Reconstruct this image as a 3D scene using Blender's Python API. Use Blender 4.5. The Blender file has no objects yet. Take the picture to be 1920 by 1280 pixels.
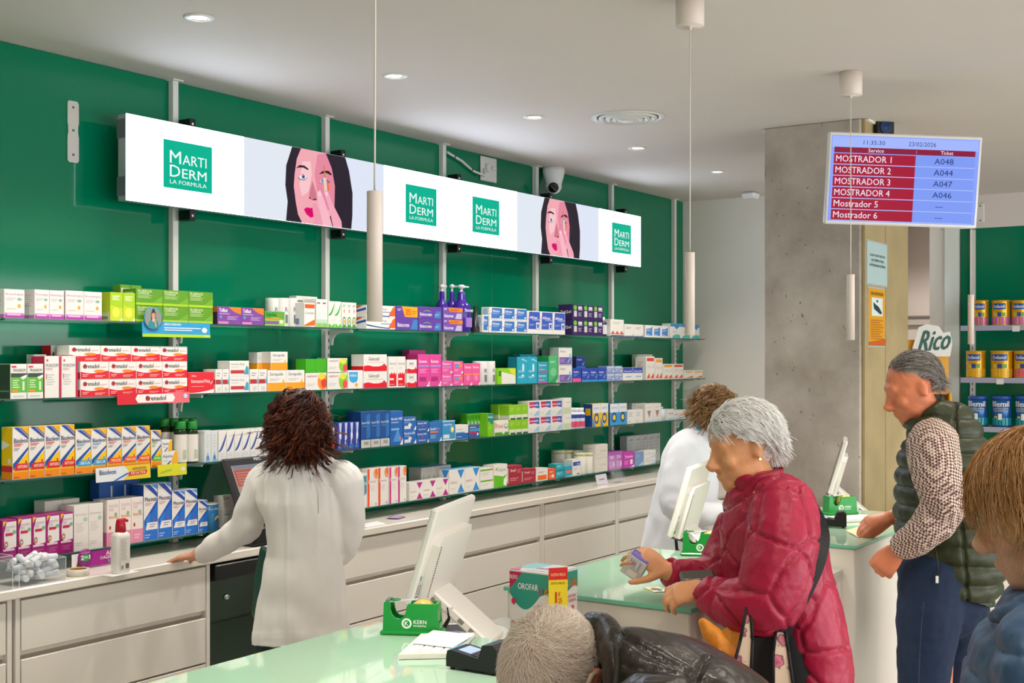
import bpy, bmesh, math, random
import numpy as np
from mathutils import Vector, Matrix, noise
random.seed(7)
sc = bpy.context.scene
col = sc.collection

# ------------------------------------------------------------------ camera
F = 2350.0                    # focal length in pixels of the 1920 x 1280 frame
HZ = 672.0                    # row of the horizon
TH = math.atan2(1563.0, F)    # angle between the view axis and the shelf wall
c_, s_ = math.cos(TH), math.sin(TH)
CAMH = 1.721
cam_d = bpy.data.cameras.new('camera'); cam = bpy.data.objects.new('camera', cam_d); col.objects.link(cam)
cam_d.sensor_width = 36.0; cam_d.lens = 36.0 * F / 1920.0
cam_d.shift_y = (HZ - 640.0) / 1920.0
cam_d.clip_start = 0.05
cam.location = (0, 0, CAMH); cam.rotation_euler = (math.pi / 2, 0, TH - math.pi / 2)
sc.camera = cam
sc.view_settings.view_transform = 'Standard'; sc.view_settings.look = 'None'
sc.view_settings.gamma = 1.0; sc.view_settings.use_curve_mapping = False
sc.view_settings.exposure = 0.36

# ------------------------------------------------------------------ sky and lamps
CEIL = 2.961                  # ceiling height
WALL = 4.369                  # depth of the green shelf wall
world = bpy.data.worlds.new('world'); sc.world = world; world.use_nodes = True
bg = world.node_tree.nodes['Background']; bg.inputs[0].default_value = (0.75, 0.86, 1.0, 1); bg.inputs[1].default_value = 1.6

def lamp(name, kind, loc, energy, color=(1, 1, 1), rot=(0, 0, 0), **kw):
    d = bpy.data.lights.new(name, kind); d.energy = energy; d.color = color
    for k, v in kw.items(): setattr(d, k, v)
    o = bpy.data.objects.new(name, d); col.objects.link(o); o.location = loc; o.rotation_euler = rot
    return o
# daylight entering by the street windows behind the photographer
for x0, x1 in ((-1.6, 1.9), (2.5, 5.9), (6.5, 9.4)):
    lamp('window_daylight', 'AREA', ((x0 + x1) / 2, -3.42, 1.45), 58, (1.0, 0.96, 0.90), (math.radians(90), 0, 0),
         shape='RECTANGLE', size=x1 - x0, size_y=2.3)

def clamp(x, a, b): return max(a, min(b, x))
def lerp(a, b, t): return a + (b - a) * t
# ------------------------------------------------------------------ pixel helpers (measuring the photograph)
def at_v(px, py, v):                      # on a plane parallel to the shelf wall
    t = (px - 960) / F
    u = v * (c_ + t * s_) / (s_ - t * c_)
    Z = u * c_ + v * s_
    return Vector((u, v, CAMH - (py - HZ) * Z / F))
def at_u(px, py, u):                      # on a plane square to the shelf wall
    t = (px - 960) / F
    v = u * (s_ - t * c_) / (c_ + t * s_)
    Z = u * c_ + v * s_
    return Vector((u, v, CAMH - (py - HZ) * Z / F))
def at_h(px, py, h):                      # on a level plane
    Z = F * (CAMH - h) / (py - HZ); X = (px - 960) / F * Z
    return Vector((Z * c_ + X * s_, Z * s_ - X * c_, h))
def at_z(px, py, Z):                      # at a depth from the photographer
    X = (px - 960) / F * Z
    return Vector((Z * c_ + X * s_, Z * s_ - X * c_, CAMH - (py - HZ) * Z / F))
RV, DV, UV = Vector((s_, -c_, 0)), Vector((c_, s_, 0)), Vector((0, 0, 1))
def rdu(r, d, u): return (RV * r + DV * d + UV * u)

# ------------------------------------------------------------------ materials
def lin(c):
    return c / 12.92 if c <= 0.04045 else ((c + 0.055) / 1.055) ** 2.4
def hexc(h):
    h = h.lstrip('#')
    return tuple(lin(int(h[i:i + 2], 16) / 255) for i in (0, 2, 4))
MATS = {}
def M(h, rough=0.5, metal=0.0, spec=0.5, var=0.0, scale=20.0, coat=0.0, bump=0.0, bscale=60.0, trans=0.0, alpha=1.0, ior=1.45, sheen=0.0, name=None):
    key = (h, rough, metal, spec, var, scale, coat, bump, bscale, trans, alpha, ior, sheen)
    if key in MATS: return MATS[key]
    m = bpy.data.materials.new(name or 'paint_' + h.strip('#')); m.use_nodes = True
    nt = m.node_tree; b = nt.nodes['Principled BSDF']
    c = hexc(h)
    b.inputs['Base Color'].default_value = (*c, 1)
    b.inputs['Roughness'].default_value = rough; b.inputs['Metallic'].default_value = metal
    b.inputs['Specular IOR Level'].default_value = spec; b.inputs['IOR'].default_value = ior
    b.inputs['Coat Weight'].default_value = coat; b.inputs['Coat Roughness'].default_value = 0.05
    b.inputs['Transmission Weight'].default_value = trans; b.inputs['Alpha'].default_value = alpha
    b.inputs['Sheen Weight'].default_value = sheen
    if var or bump:
        tc = nt.nodes.new('ShaderNodeTexCoord')
    if var:
        n = nt.nodes.new('ShaderNodeTexNoise'); n.inputs['Scale'].default_value = scale; n.inputs['Detail'].default_value = 5
        nt.links.new(tc.outputs['Object'], n.inputs['Vector'])
        r = nt.nodes.new('ShaderNodeValToRGB')
        r.color_ramp.elements[0].position = 0.3; r.color_ramp.elements[1].position = 0.7
        r.color_ramp.elements[0].color = (*[x * (1 - var) for x in c], 1); r.color_ramp.elements[1].color = (*[min(1, x * (1 + var)) for x in c], 1)
        nt.links.new(n.outputs['Fac'], r.inputs[0]); nt.links.new(r.outputs[0], b.inputs['Base Color'])
    if bump:
        n2 = nt.nodes.new('ShaderNodeTexNoise'); n2.inputs['Scale'].default_value = bscale; n2.inputs['Detail'].default_value = 4
        nt.links.new(tc.outputs['Object'], n2.inputs['Vector'])
        bp = nt.nodes.new('ShaderNodeBump'); bp.inputs['Strength'].default_value = bump; bp.inputs['Distance'].default_value = 0.01
        nt.links.new(n2.outputs['Fac'], bp.inputs['Height']); nt.links.new(bp.outputs[0], b.inputs['Normal'])
    MATS[key] = m
    return m
def EM(h, strength=1.0):
    key = ('em', h, strength)
    if key in MATS: return MATS[key]
    m = bpy.data.materials.new('glow_' + h.strip('#')); m.use_nodes = True
    b = m.node_tree.nodes['Principled BSDF']
    b.inputs['Base Color'].default_value = (0.004, 0.004, 0.004, 1); b.inputs['Roughness'].default_value = 0.2
    b.inputs['Specular IOR Level'].default_value = 0.08; b.inputs['Emission Color'].default_value = (*hexc(h), 1); b.inputs['Emission Strength'].default_value = strength
    MATS[key] = m
    return m
def PR(h): return M(h, rough=0.42)              # printed carton

# ------------------------------------------------------------------ lettering
TXT = {}
def text_shape(body, bold=0.0):
    key = (body, bold)
    if key in TXT: return TXT[key]
    cu = bpy.data.curves.new('t', 'FONT'); cu.body = body; cu.size = 1.0; cu.resolution_u = 2
    o = bpy.data.objects.new('t', cu)
    me = bpy.data.meshes.new_from_object(o)
    vs = np.array([v.co[:2] for v in me.vertices]) if len(me.vertices) else np.zeros((1, 2))
    fs = [tuple(p.vertices) for p in me.polygons]
    lo, hi = vs.min(0), vs.max(0)
    lay = np.zeros(len(vs))
    if bold > 0:                             # heavier strokes: overprint with small shifts
        n = len(vs); sh = bold * .8
        vs = np.concatenate([vs + np.array(d) * sh for d in ((-1, 0), (1, 0), (0, .6))]); lay = np.repeat([0., 1., 2.], n)
        fs = fs + [tuple(i + n for i in f) for f in fs] + [tuple(i + 2 * n for i in f) for f in fs]
        lo, hi = vs.min(0), vs.max(0)
    size = np.maximum(hi - lo, 1e-6)
    res = (np.column_stack([(vs - lo) / size, lay]), fs, size[0] / size[1])
    bpy.data.objects.remove(o); bpy.data.curves.remove(cu); bpy.data.meshes.remove(me)
    TXT[key] = res
    return res

# ------------------------------------------------------------------ mesh builder
class MB:
    def __init__(self):
        self.v = []; self.f = []; self.m = []; self.mats = []; self.sm = []
    def mi(self, mat):
        if mat not in self.mats: self.mats.append(mat)
        return self.mats.index(mat)
    def add(self, vs, fs, mat, smooth=False):
        o = len(self.v); k = self.mi(mat)
        self.v.extend([tuple(p) for p in vs])
        for f in fs:
            self.f.append(tuple(i + o for i in f)); self.m.append(k); self.sm.append(smooth)
        return self
    def poly(self, pts, mat): return self.add(pts, [tuple(range(len(pts)))], mat)
    def obox(self, cen, ax, half, mat, bev=0.0):
        cen = Vector(cen); X, Y, Z = [Vector(a).normalized() for a in ax]; hx, hy, hz = half
        if bev <= 0:
            vs = [cen + X * (sx * hx) + Y * (sy * hy) + Z * (sz * hz) for sz in (-1, 1) for sy in (-1, 1) for sx in (-1, 1)]
            fs = [(0, 2, 3, 1), (4, 5, 7, 6), (0, 1, 5, 4), (2, 6, 7, 3), (0, 4, 6, 2), (1, 3, 7, 5)]
            return self.add(vs, fs, mat)
        b = min(bev, hx * .9, hy * .9, hz * .9)
        vs = []; idx = {}
        for sx in (-1, 1):
            for sy in (-1, 1):
                for sz in (-1, 1):
                    for a in range(3):
                        q = [sx * hx, sy * hy, sz * hz]
                        for j, sg in ((0, sx), (1, sy), (2, sz)):
                            if j != a: q[j] -= sg * b
                        idx[(sx, sy, sz, a)] = len(vs); vs.append(cen + X * q[0] + Y * q[1] + Z * q[2])
        fs = []
        def g(s, a): return idx[(s[0], s[1], s[2], a)]
        for a in range(3):
            p, q = [j for j in range(3) if j != a]
            for sg in (-1, 1):
                ring = []
                for (i, j) in ((-1, -1), (1, -1), (1, 1), (-1, 1)):
                    s = [0, 0, 0]; s[a] = sg; s[p] = i; s[q] = j; ring.append(g(s, a))
                flip = (sg > 0) != (a != 1)
                fs.append(tuple(ring[::-1]) if flip else tuple(ring))
            for i in (-1, 1):
                for j in (-1, 1):
                    s0 = [0, 0, 0]; s0[p] = i; s0[q] = j; s0[a] = -1; s1 = list(s0); s1[a] = 1
                    r = [g(s0, p), g(s1, p), g(s1, q), g(s0, q)]
                    fs.append(tuple(r))
        for sx in (-1, 1):
            for sy in (-1, 1):
                for sz in (-1, 1):
                    fs.append(tuple(g((sx, sy, sz), a) for a in range(3)))
        # orient outward
        out = []
        for f in fs:
            P = [vs[i] for i in f]; n = (P[1] - P[0]).cross(P[2] - P[0]); mid = sum(P, Vector()) / len(P)
            out.append(f if n.dot(mid - cen) >= 0 else f[::-1])
        return self.add(vs, out, mat)
    def box(self, x0, x1, y0, y1, z0, z1, mat, bev=0.0):
        return self.obox(((x0 + x1) / 2, (y0 + y1) / 2, (z0 + z1) / 2), ((1, 0, 0), (0, 1, 0), (0, 0, 1)),
                         (abs(x1 - x0) / 2, abs(y1 - y0) / 2, abs(z1 - z0) / 2), mat, bev)
    def rings(self, rings, mat, caps=True, smooth=True, closed=True):
        n = len(rings[0]); vs = [p for r in rings for p in r]; fs = []
        for i in range(len(rings) - 1):
            for j in range(n if closed else n - 1):
                k = (j + 1) % n
                fs.append((i * n + j, i * n + k, (i + 1) * n + k, (i + 1) * n + j))
        o = len(self.f)
        self.add(vs, fs, mat, smooth)
        if caps:
            L = (len(rings) - 1) * n
            self.add([], [], mat)
            base = len(self.v) - len(vs); k = self.mi(mat)
            self.f.append(tuple(base + j for j in range(n))[::-1]); self.m.append(k); self.sm.append(False)
            self.f.append(tuple(base + L + j for j in range(n))); self.m.append(k); self.sm.append(False)
        return self
    def tube(self, pts, r, mat, n=8, caps=True, smooth=True):
        pts = [Vector(p) for p in pts]; R = r if isinstance(r, (list, tuple)) else [r] * len(pts)
        t0 = (pts[1] - pts[0]).normalized(); ref = Vector((0, 0, 1)) if abs(t0.z) < .9 else Vector((1, 0, 0))
        nx = t0.cross(ref).normalized(); rings = []
        for i, p in enumerate(pts):
            t = (pts[min(i + 1, len(pts) - 1)] - pts[max(i - 1, 0)]).normalized()
            nx = (nx - t * nx.dot(t)).normalized(); ny = t.cross(nx)
            rings.append([p + nx * (R[i] * math.cos(a)) + ny * (R[i] * math.sin(a)) for a in [2 * math.pi * j / n for j in range(n)]])
        return self.rings(rings, mat, caps, smooth)
    def lathe(self, prof, mat, cen=(0, 0, 0), n=20, axis=(0, 0, 1), caps=True, smooth=True):
        A = Vector(axis).normalized(); X = A.orthogonal().normalized(); Y = A.cross(X); C = Vector(cen)
        rings = [[C + A * z + X * (r * math.cos(t)) + Y * (r * math.sin(t)) for t in [2 * math.pi * j / n for j in range(n)]] for r, z in prof]
        return self.rings(rings, mat, caps, smooth)
    def prism(self, pts, O, ux, uy, depth, mat, mat2=None):   # flat outline given thickness
        O, ux, uy = Vector(O), Vector(ux), Vector(uy); nz = ux.cross(uy).normalized()
        a = [O + ux * x + uy * y for x, y in pts]; b = [p - nz * depth for p in a]; n = len(pts)
        self.add(a, [tuple(range(n))], mat)
        self.add(b, [tuple(range(n))[::-1]], mat2 or mat)
        self.add(a + b, [(i, n + i, n + (i + 1) % n, (i + 1) % n) for i in range(n)], mat2 or mat)
        return self
    def text(self, body, O, ux, uy, x0, y0, x1, y1, mat, bold=0.0, fit=True, rot=0):
        sh, fs, asp = text_shape(body, bold)
        O, ux, uy = Vector(O), Vector(ux), Vector(uy)
        if not fit:
            W = (x1 - x0) * ux.length; H = (y1 - y0) * uy.length
            if W / H > asp:
                w = H * asp / ux.length; m = (x1 - x0 - w) / 2; x0 += m; x1 -= m
            else:
                h = W / asp / uy.length; m = (y1 - y0 - h) / 2; y0 += m; y1 -= m
        nz = ux.cross(uy).normalized() * .00004                      # overprints sit a hair above one another
        vs = [O + ux * lerp(x0, x1, x) + uy * lerp(y0, y1, y) + nz * k for x, y, k in sh]
        return self.add(vs, fs, mat)
    def printing(self, ops, O, ux, uy, step=0.0004, lift=0.0004, mk=None):
        O, ux, uy = Vector(O), Vector(ux), Vector(uy); nz = ux.cross(uy).normalized(); mk = mk or PR
        for i, op in enumerate(ops):
            o = O + nz * (lift + step * i); k = op[0]
            if k == 'r':
                _, x0, y0, x1, y1, h = op; self.poly([o + ux * x + uy * y for x, y in ((x0, y0), (x1, y0), (x1, y1), (x0, y1))], mk(h))
            elif k == 'p':
                self.poly([o + ux * clamp(x, 0, 1) + uy * clamp(y, 0, 1) for x, y in op[2:]], mk(op[1]))
            elif k == 'e':
                _, cx, cy, rx, ry, h = op
                self.poly([o + ux * clamp(cx + rx * math.cos(a), 0, 1) + uy * clamp(cy + ry * math.sin(a), 0, 1) for a in [2 * math.pi * j / 18 for j in range(18)]], mk(h))
            elif k == 't':
                _, b, x0, y0, x1, y1, h = op[:7]; self.text(b, o, ux, uy, x0, y0, x1, y1, mk(h), bold=op[7] if len(op) > 7 else 0.012)
            elif k == 'l':                       # rows of small print
                _, x0, y0, x1, y1, n, h = op
                for j in range(n):
                    ya = lerp(y1, y0, (j + .25) / n); yb = lerp(y1, y0, (j + .7) / n); xe = lerp(x0, x1, 0.7 + 0.3 * (((j * 7 + 3) % 5) / 4))
                    self.poly([o + ux * x + uy * y for x, y in ((x0, yb), (xe, yb), (xe, ya), (x0, ya))], mk(h))
        return self
    def mesh(self, name):
        me = bpy.data.meshes.new(name); me.from_pydata(self.v, [], self.f)
        for m in self.mats: me.materials.append(m)
        me.polygons.foreach_set('material_index', self.m); me.polygons.foreach_set('use_smooth', self.sm)
        me.update(); return me
    def build(self, name, parent=None, loc=(0, 0, 0), rot=(0, 0, 0)):
        o = bpy.data.objects.new(name, self.mesh(name)); col.objects.link(o)
        o.location = loc; o.rotation_euler = rot
        if parent is not None: o.parent = parent
        return o

def tag(o, label=None, cat=None, group=None, kind=None):
    if label: o['label'] = label
    if cat: o['category'] = cat
    if group: o['group'] = group
    if kind: o['kind'] = kind
    return o
def thing(name, label, cat, loc=(0, 0, 0), rz=0.0, group=None):
    o = bpy.data.objects.new(name, None); col.objects.link(o); o.location = loc; o.rotation_euler = (0, 0, rz); o.empty_display_size = .05
    return tag(o, label, cat, group)
def struct(o): o['kind'] = 'structure'; return o
def copy_tree(o, parent=None):
    n = o.copy(); col.objects.link(n)
    if parent is not None: n.parent = parent
    for ch in list(o.children): copy_tree(ch, n)
    return n
ORD = ['first', 'second', 'third', 'fourth', 'fifth', 'sixth', 'seventh', 'eighth', 'ninth', 'tenth', 'eleventh', 'twelfth']
# ================================================================== the room
WHITE = M('#e9e6e0', 0.6, var=0.02, scale=3, name='white_plaster')
CEILM = M('#d9d1cb', 0.75, var=0.015, scale=2, name='ceiling_paint')
GREEN = M('#007653', 0.08, spec=0.4, var=0.03, scale=1.5, name='green_gloss_panel')
METAL = M('#dcdcd8', 0.35, spec=0.5, name='white_powder_coat')
LAM = M('#f3eee6', 0.22, spec=0.5, var=0.01, scale=2, name='white_lacquer')
BLK = M('#0c0c0d', 0.35, name='black_plastic'); DK = M('#1b1b1c', 0.5)
X0, X1, Y0 = -3.0, 11.6, -3.6
b = MB(); b.box(X0, X1, Y0, WALL + .2, -.1, 0, M('#a8a49c', 0.3, var=0.05, scale=4, name='floor_porcelain')); fl = struct(b.build('floor'))
b = MB(); b.box(X0, X1, Y0, WALL + .2, CEIL, CEIL + .1, CEILM); struct(b.build('ceiling'))
b = MB(); b.box(X0, 9.016, WALL + .012, WALL + .2, 0, CEIL, WHITE); wb = struct(b.build('wall_back'))
POST = [3.818 + k for k in range(-3, 6)]
edges = [X0 + .2] + POST[:]
pan = [(-2.8, .818)] + [(POST[i], POST[i + 1]) for i in range(len(POST) - 1)] + [(8.818, 9.014)]
pan = [p for p in pan if not (p[0] < 6.3 < p[1])] + [(5.818, 6.345), (6.345, 6.818)]
for a, z in pan:
    b = MB(); b.box(a + .001, z - .001, WALL, WALL + .010, .0, CEIL - .002, GREEN, .0012); b.build('panel', wb)
b = MB(); b.box(9.016, 9.2, 3.4, WALL + .2, 0, CEIL, WHITE); struct(b.build('wall_far'))
b = MB(); b.box(9.2, 11.4, 3.4, 3.55, 0, CEIL, WHITE); struct(b.build('wall_passage'))
wp = MB(); wp.box(11.4, 11.6, Y0, WALL + .2, 0, CEIL, M('#e4d9d2', 0.7, var=.02, scale=3)); wp = struct(wp.build('wall_passage_end'))
b = MB(); b.box(11.36, 11.4, 2.5, 3.4, 2.02, 2.09, M('#c9c2ba', .5), .004); b.box(11.34, 11.4, 2.5, 3.4, 2.09, 2.105, M('#8d867e', .5)); struct(b.build('trim_1'))
b = MB(); b.box(9.9, 10.1, Y0, 2.69, 0, CEIL, WHITE); we = struct(b.build('wall_end'))
for a, z in ((-3.5, -1.2), (-1.2, .9), (.9, 2.455)):
    b = MB(); b.box(9.888, 9.9, a + .001, z - .001, 0, CEIL - .25, GREEN, .001); b.build('panel', we)
b = MB(); b.box(9.886, 9.9, -3.5, 2.6, CEIL - .25, CEIL, CEILM); b.build('bulkhead', we)
b = MB(); b.box(9.86, 9.9, 2.458, 2.565, 0, CEIL, M('#dfe8e2', .08)); b.build('glass_strip', we)
b = MB(); b.box(X0 - .2, X0, Y0, WALL + .2, 0, CEIL, WHITE); struct(b.build('wall_left'))
b = MB()
b.box(X0, X1, Y0 - .1, Y0, 0, .28, WHITE); b.box(X0, X1, Y0 - .1, Y0, 2.62, CEIL, WHITE)
for a, z in ((X0, -1.7), (2.0, 2.4), (6.0, 6.4), (9.5, X1)): b.box(a, z, Y0 - .1, Y0, .28, 2.62, WHITE)
struct(b.build('wall_front'))
for k, (a, z) in enumerate(((-1.7, 2.0), (2.4, 6.0), (6.4, 9.5))):
    w = MB(); w.box(a, z, Y0 - .06, Y0 - .05, .28, 2.62, M('#dff0f4', .02, alpha=.12)); w = struct(w.build('window_%d' % (k + 1)))
    f = MB()
    for q in (a + .03, (a + z) / 2, z - .03): f.box(q - .03, q + .03, Y0 - .09, Y0 - .02, .28, 2.62, DK, .004)
    f.build('window_frame', w)

# ---------------------------------------------------------------- concrete column
def concrete():
    m = bpy.data.materials.new('raw_concrete'); m.use_nodes = True; nt = m.node_tree; N = nt.nodes.new; L = nt.links.new
    bs = nt.nodes['Principled BSDF']; bs.inputs['Roughness'].default_value = .85
    tc = N('ShaderNodeTexCoord'); n1 = N('ShaderNodeTexNoise'); n1.inputs['Scale'].default_value = 2.6; n1.inputs['Detail'].default_value = 9; n1.inputs['Roughness'].default_value = .62
    L(tc.outputs['Object'], n1.inputs['Vector'])
    r1 = N('ShaderNodeValToRGB'); e = r1.color_ramp.elements; e[0].position = .3; e[0].color = (*hexc('#958b7f'), 1); e[1].position = .72; e[1].color = (*hexc('#c6bdb1'), 1)
    L(n1.outputs['Fac'], r1.inputs[0])
    mp = N('ShaderNodeMapping'); mp.inputs['Scale'].default_value = (1, 1, .6)
    dn = N('ShaderNodeTexNoise'); dn.inputs['Scale'].default_value = 9; L(tc.outputs['Object'], dn.inputs['Vector']); dv = N('ShaderNodeVectorMath'); dv.operation = 'MULTIPLY_ADD'; dv.inputs[1].default_value = (.16, .16, .16); L(dn.outputs['Color'], dv.inputs[0]); L(tc.outputs['Object'], dv.inputs[2]); L(dv.outputs[0], mp.inputs[0])
    v = N('ShaderNodeTexVoronoi'); v.inputs['Scale'].default_value = 21; v.inputs['Randomness'].default_value = 1; L(mp.outputs[0], v.inputs['Vector'])
    r2 = N('ShaderNodeValToRGB'); e = r2.color_ramp.elements; e[0].position = .03; e[0].color = (.1, .1, .1, 1); e[1].position = .15; e[1].color = (1, 1, 1, 1)
    L(v.outputs['Distance'], r2.inputs[0])
    n3 = N('ShaderNodeTexNoise'); n3.inputs['Scale'].default_value = 5; n3.inputs['Detail'].default_value = 6; L(tc.outputs['Object'], n3.inputs['Vector'])
    r3 = N('ShaderNodeValToRGB'); e = r3.color_ramp.elements; e[0].position = .49; e[0].color = (0, 0, 0, 1); e[1].position = .55; e[1].color = (1, 1, 1, 1); L(n3.outputs['Fac'], r3.inputs[0])
    mx = N('ShaderNodeMix'); mx.data_type = 'RGBA'; mx.inputs[6].default_value = (*hexc('#6b5f50'), 1)
    mm = N('ShaderNodeMath'); mm.operation = 'MAXIMUM'; L(r2.outputs[0], mm.inputs[0]); L(r3.outputs[0], mm.inputs[1])
    L(mm.outputs[0], mx.inputs[0]); L(r1.outputs[0], mx.inputs[7])
    n4 = N('ShaderNodeTexNoise'); n4.inputs['Scale'].default_value = 1.7; n4.inputs['Detail'].default_value = 3; L(tc.outputs['Object'], n4.inputs['Vector'])
    r4 = N('ShaderNodeValToRGB'); e = r4.color_ramp.elements; e[0].position = .62; e[0].color = (0, 0, 0, 1); e[1].position = .70; e[1].color = (.55, .55, .55, 1); L(n4.outputs['Fac'], r4.inputs[0])
    m2 = N('ShaderNodeMix'); m2.data_type = 'RGBA'; m2.inputs[7].default_value = (*hexc('#a5713c'), 1); L(r4.outputs[0], m2.inputs[0]); L(mx.outputs[2], m2.inputs[6])
    L(m2.outputs[2], bs.inputs['Base Color'])
    bp = N('ShaderNodeBump'); bp.inputs['Strength'].default_value = .5; bp.inputs['Distance'].default_value = .008
    ma = N('ShaderNodeMath'); ma.operation = 'ADD'; L(n1.outputs['Fac'], ma.inputs[0]); L(mm.outputs[0], ma.inputs[1]); L(ma.outputs[0], bp.inputs['Height']); L(bp.outputs[0], bs.inputs['Normal'])
    return m
CONC = concrete()
b = MB(); b.box(6.38, 7.17, 2.085, 2.61, 0, CEIL, CONC, .006); colm = struct(tag(b.build('column'), 'raw grey concrete pillar from floor to ceiling behind the ticket screen', 'pillar'))
CRM = M('#ab9870', .55, var=.09, scale=5, bump=.25, bscale=9, name='cream_board')
for a, z, nm in ((6.40, 6.74, 'casing_board'), (6.755, 7.16, 'casing_board')):
    b = MB(); b.box(a, z, 2.065, 2.085, 0, CEIL - .3 * (a > 6.7), CRM, .003); b.build(nm, colm)
b = MB(); b.box(6.41, 6.66, 2.05, 2.64, CEIL - .012, CEIL - .001, WHITE); b.build('ceiling_shadow_gap', colm)

# ---------------------------------------------------------------- shelving on the shelf wall
VS = 4.14
SZ = [CAMH - m * VS / c_ for m in (-.0304, .0307, .0915, .1525)]
SLOT = M('#3a3c3c', .6)
ZT = 0.9
VISP = [p for p in POST if p > 2.5]
for i, p in enumerate(VISP):
    t = thing('shelf_upright', 'slotted white steel shelf upright, %s from the left on the green wall' % ORD[i], 'upright', (p, WALL, ZT + .001), group='slotted shelf uprights')
    b = MB(); b.box(-.016, .016, -.032, -.001, .002, CEIL - ZT - .004, METAL, .0015); b.box(-.03, .03, -.05, -.001, CEIL - ZT - .006, CEIL - ZT - .001, METAL); b.build('rail', t)
    b = MB(); z = .03
    while z < SZ[0] - ZT + .05:
        b.box(.004, .009, -.0332, -.0318, z, z + .018, SLOT); z += .038
    b.build('slots', t)['kind'] = 'stuff'
    for sh in SZ:
        zz = sh - ZT - .009
        b = MB(); O = Vector((.006, -.030, zz))
        hb = .075 if sh > 1 else .038
        arm = [(0, -hb), (.0, 0), (.155, 0), (.155, -.012), (.07, -.014), (.045, -.022), (.028, -.04), (.022, -hb)] if sh > 1 else [(0, -hb), (0, 0), (.155, 0), (.155, -.012), (.05, -.014), (.022, -hb)]
        b.prism(arm[::-1], O + Vector((.004, 0, 0)), (0, -1, 0), (0, 0, 1), .008, METAL)
        b.box(-.008, .012, -.185, -.03, zz, zz + .0028, METAL)
        b.build('bracket', t)
GLS = M('#bfe6da', .03, alpha=.30, spec=.6, name='shelf_glass'); GLE = M('#2f5a55', .15, name='shelf_glass_edge')
tiers = ['top', 'second', 'third', 'bottom']
bays = [1.818] + [p for p in VISP] + [8.93]
for k, sh in enumerate(SZ):
    for j in range(len(bays) - 1):
        a, z = bays[j] + .002, bays[j + 1] - .002
        b = MB(); b.box(a, z, VS, WALL - .034, sh - .006, sh, GLS)
        b.box(a, z, VS - .0012, VS, sh - .006, sh, GLE)
        if j == len(bays) - 2: b.box(z, z + .001, VS, WALL - .034, sh - .006, sh, GLE)
        o = b.build('glass_shelf')
        tag(o, 'clear glass shelf pane on the %s tier, %s bay from the left' % (tiers[k], ORD[j]), 'shelf', 'glass shelf panes')
        if j:
            c = MB(); c.box(a - .008, a + .006, VS - .004, VS + .012, sh - .009, sh - .0005, BLK, .001); c.build('clip', o)

# ---------------------------------------------------------------- worktop and drawer units along the shelf wall
VF = 3.936; VD = 3.955
WT = M('#efe9df', .18, var=.01, scale=3, name='worktop_laminate')
b = MB(); b.box(1.2, 9.0, VF, WALL - .002, ZT - .035, ZT, WT, .004); tag(b.build('worktop'), 'long white worktop running under the glass shelves', 'worktop')
GAP = M('#a39a8c', .7)  # shade between drawer fronts put into this grey; plinth uses it too
units = [(1.83, 2.73), (2.745, 3.665), (4.440, 5.352), (5.356, 6.268), (6.272, 7.184), (7.188, 8.100), (8.104, 8.99)]
unames = ['white drawer unit at the left edge of the picture', 'white drawer unit under the box of white tubes', 'white drawer unit behind the curly-haired assistant',
          'white drawer unit behind the nearest white monitor', 'white drawer unit behind the open-topped lozenge box', 'white drawer unit behind the hand holding a box', 'white drawer unit at the far end of the worktop']
for (a, z), nm in zip(units, unames):
    t = thing('drawer_unit', nm, 'drawer unit', ((a + z) / 2, VD, 0), group='white drawer units under the worktop')
    w = (z - a) / 2
    b = MB(); b.box(-w, w, .022, WALL - VD - .004, .08, ZT - .036, LAM, .001); b.box(-w, w, .05, .3, 0, .08, GAP)
    b.box(-w, -w + .018, 0, .022, .08, ZT - .036, LAM); b.box(w - .018, w, 0, .022, .08, ZT - .036, LAM); b.build('carcass', t)
    for z0, z1 in ((.672, .853), (.456, .640), (.10, .448)):
        b = MB(); b.box(-w + .024, w - .024, -.001, .019, z0, z1, LAM, .0015); b.box(-w + .024, w - .024, .019, .0215, z1 - .001, z1 + .012, GAP); b.build('drawer_front', t)

# machine in the bay between two units
t = thing('cash_machine', 'dark grey steel cash machine in the bay under the worktop', 'machine', (4.05, VD, 0))
GM = M('#4c5a50', .3, metal=.75, var=.06, scale=6, name='dull_steel')
b = MB(); b.box(-.37, .37, .05, .40, .02, .78, GM, .004); b.build('cabinet', t)
b = MB(); b.box(-.37, .37, -.02, .40, .79, .855, M('#17191a', .3), .004); b.build('top_drawer', t)
b = MB(); b.box(-.365, -.09, .035, .05, .05, .60, M('#405046', .28, metal=.7), .002); b.box(-.09, .03, .035, .05, .05, .44, M('#405046', .28, metal=.7), .002); b.build('access_door', t)
for q in ((-.25, .70), (.0, .66)):
    b = MB(); b.lathe([(.002, .012), (.012, .012), (.014, .004), (.014, 0)], M('#d8dcd8', .15, metal=1), (q[0], .05, q[1]), 12, (0, -1, 0)); b.build('lock', t)
b = MB(); b.box(-.2, -.15, .03, .05, .04, .08, METAL, .002); b.build('foot_plate', t)

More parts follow.
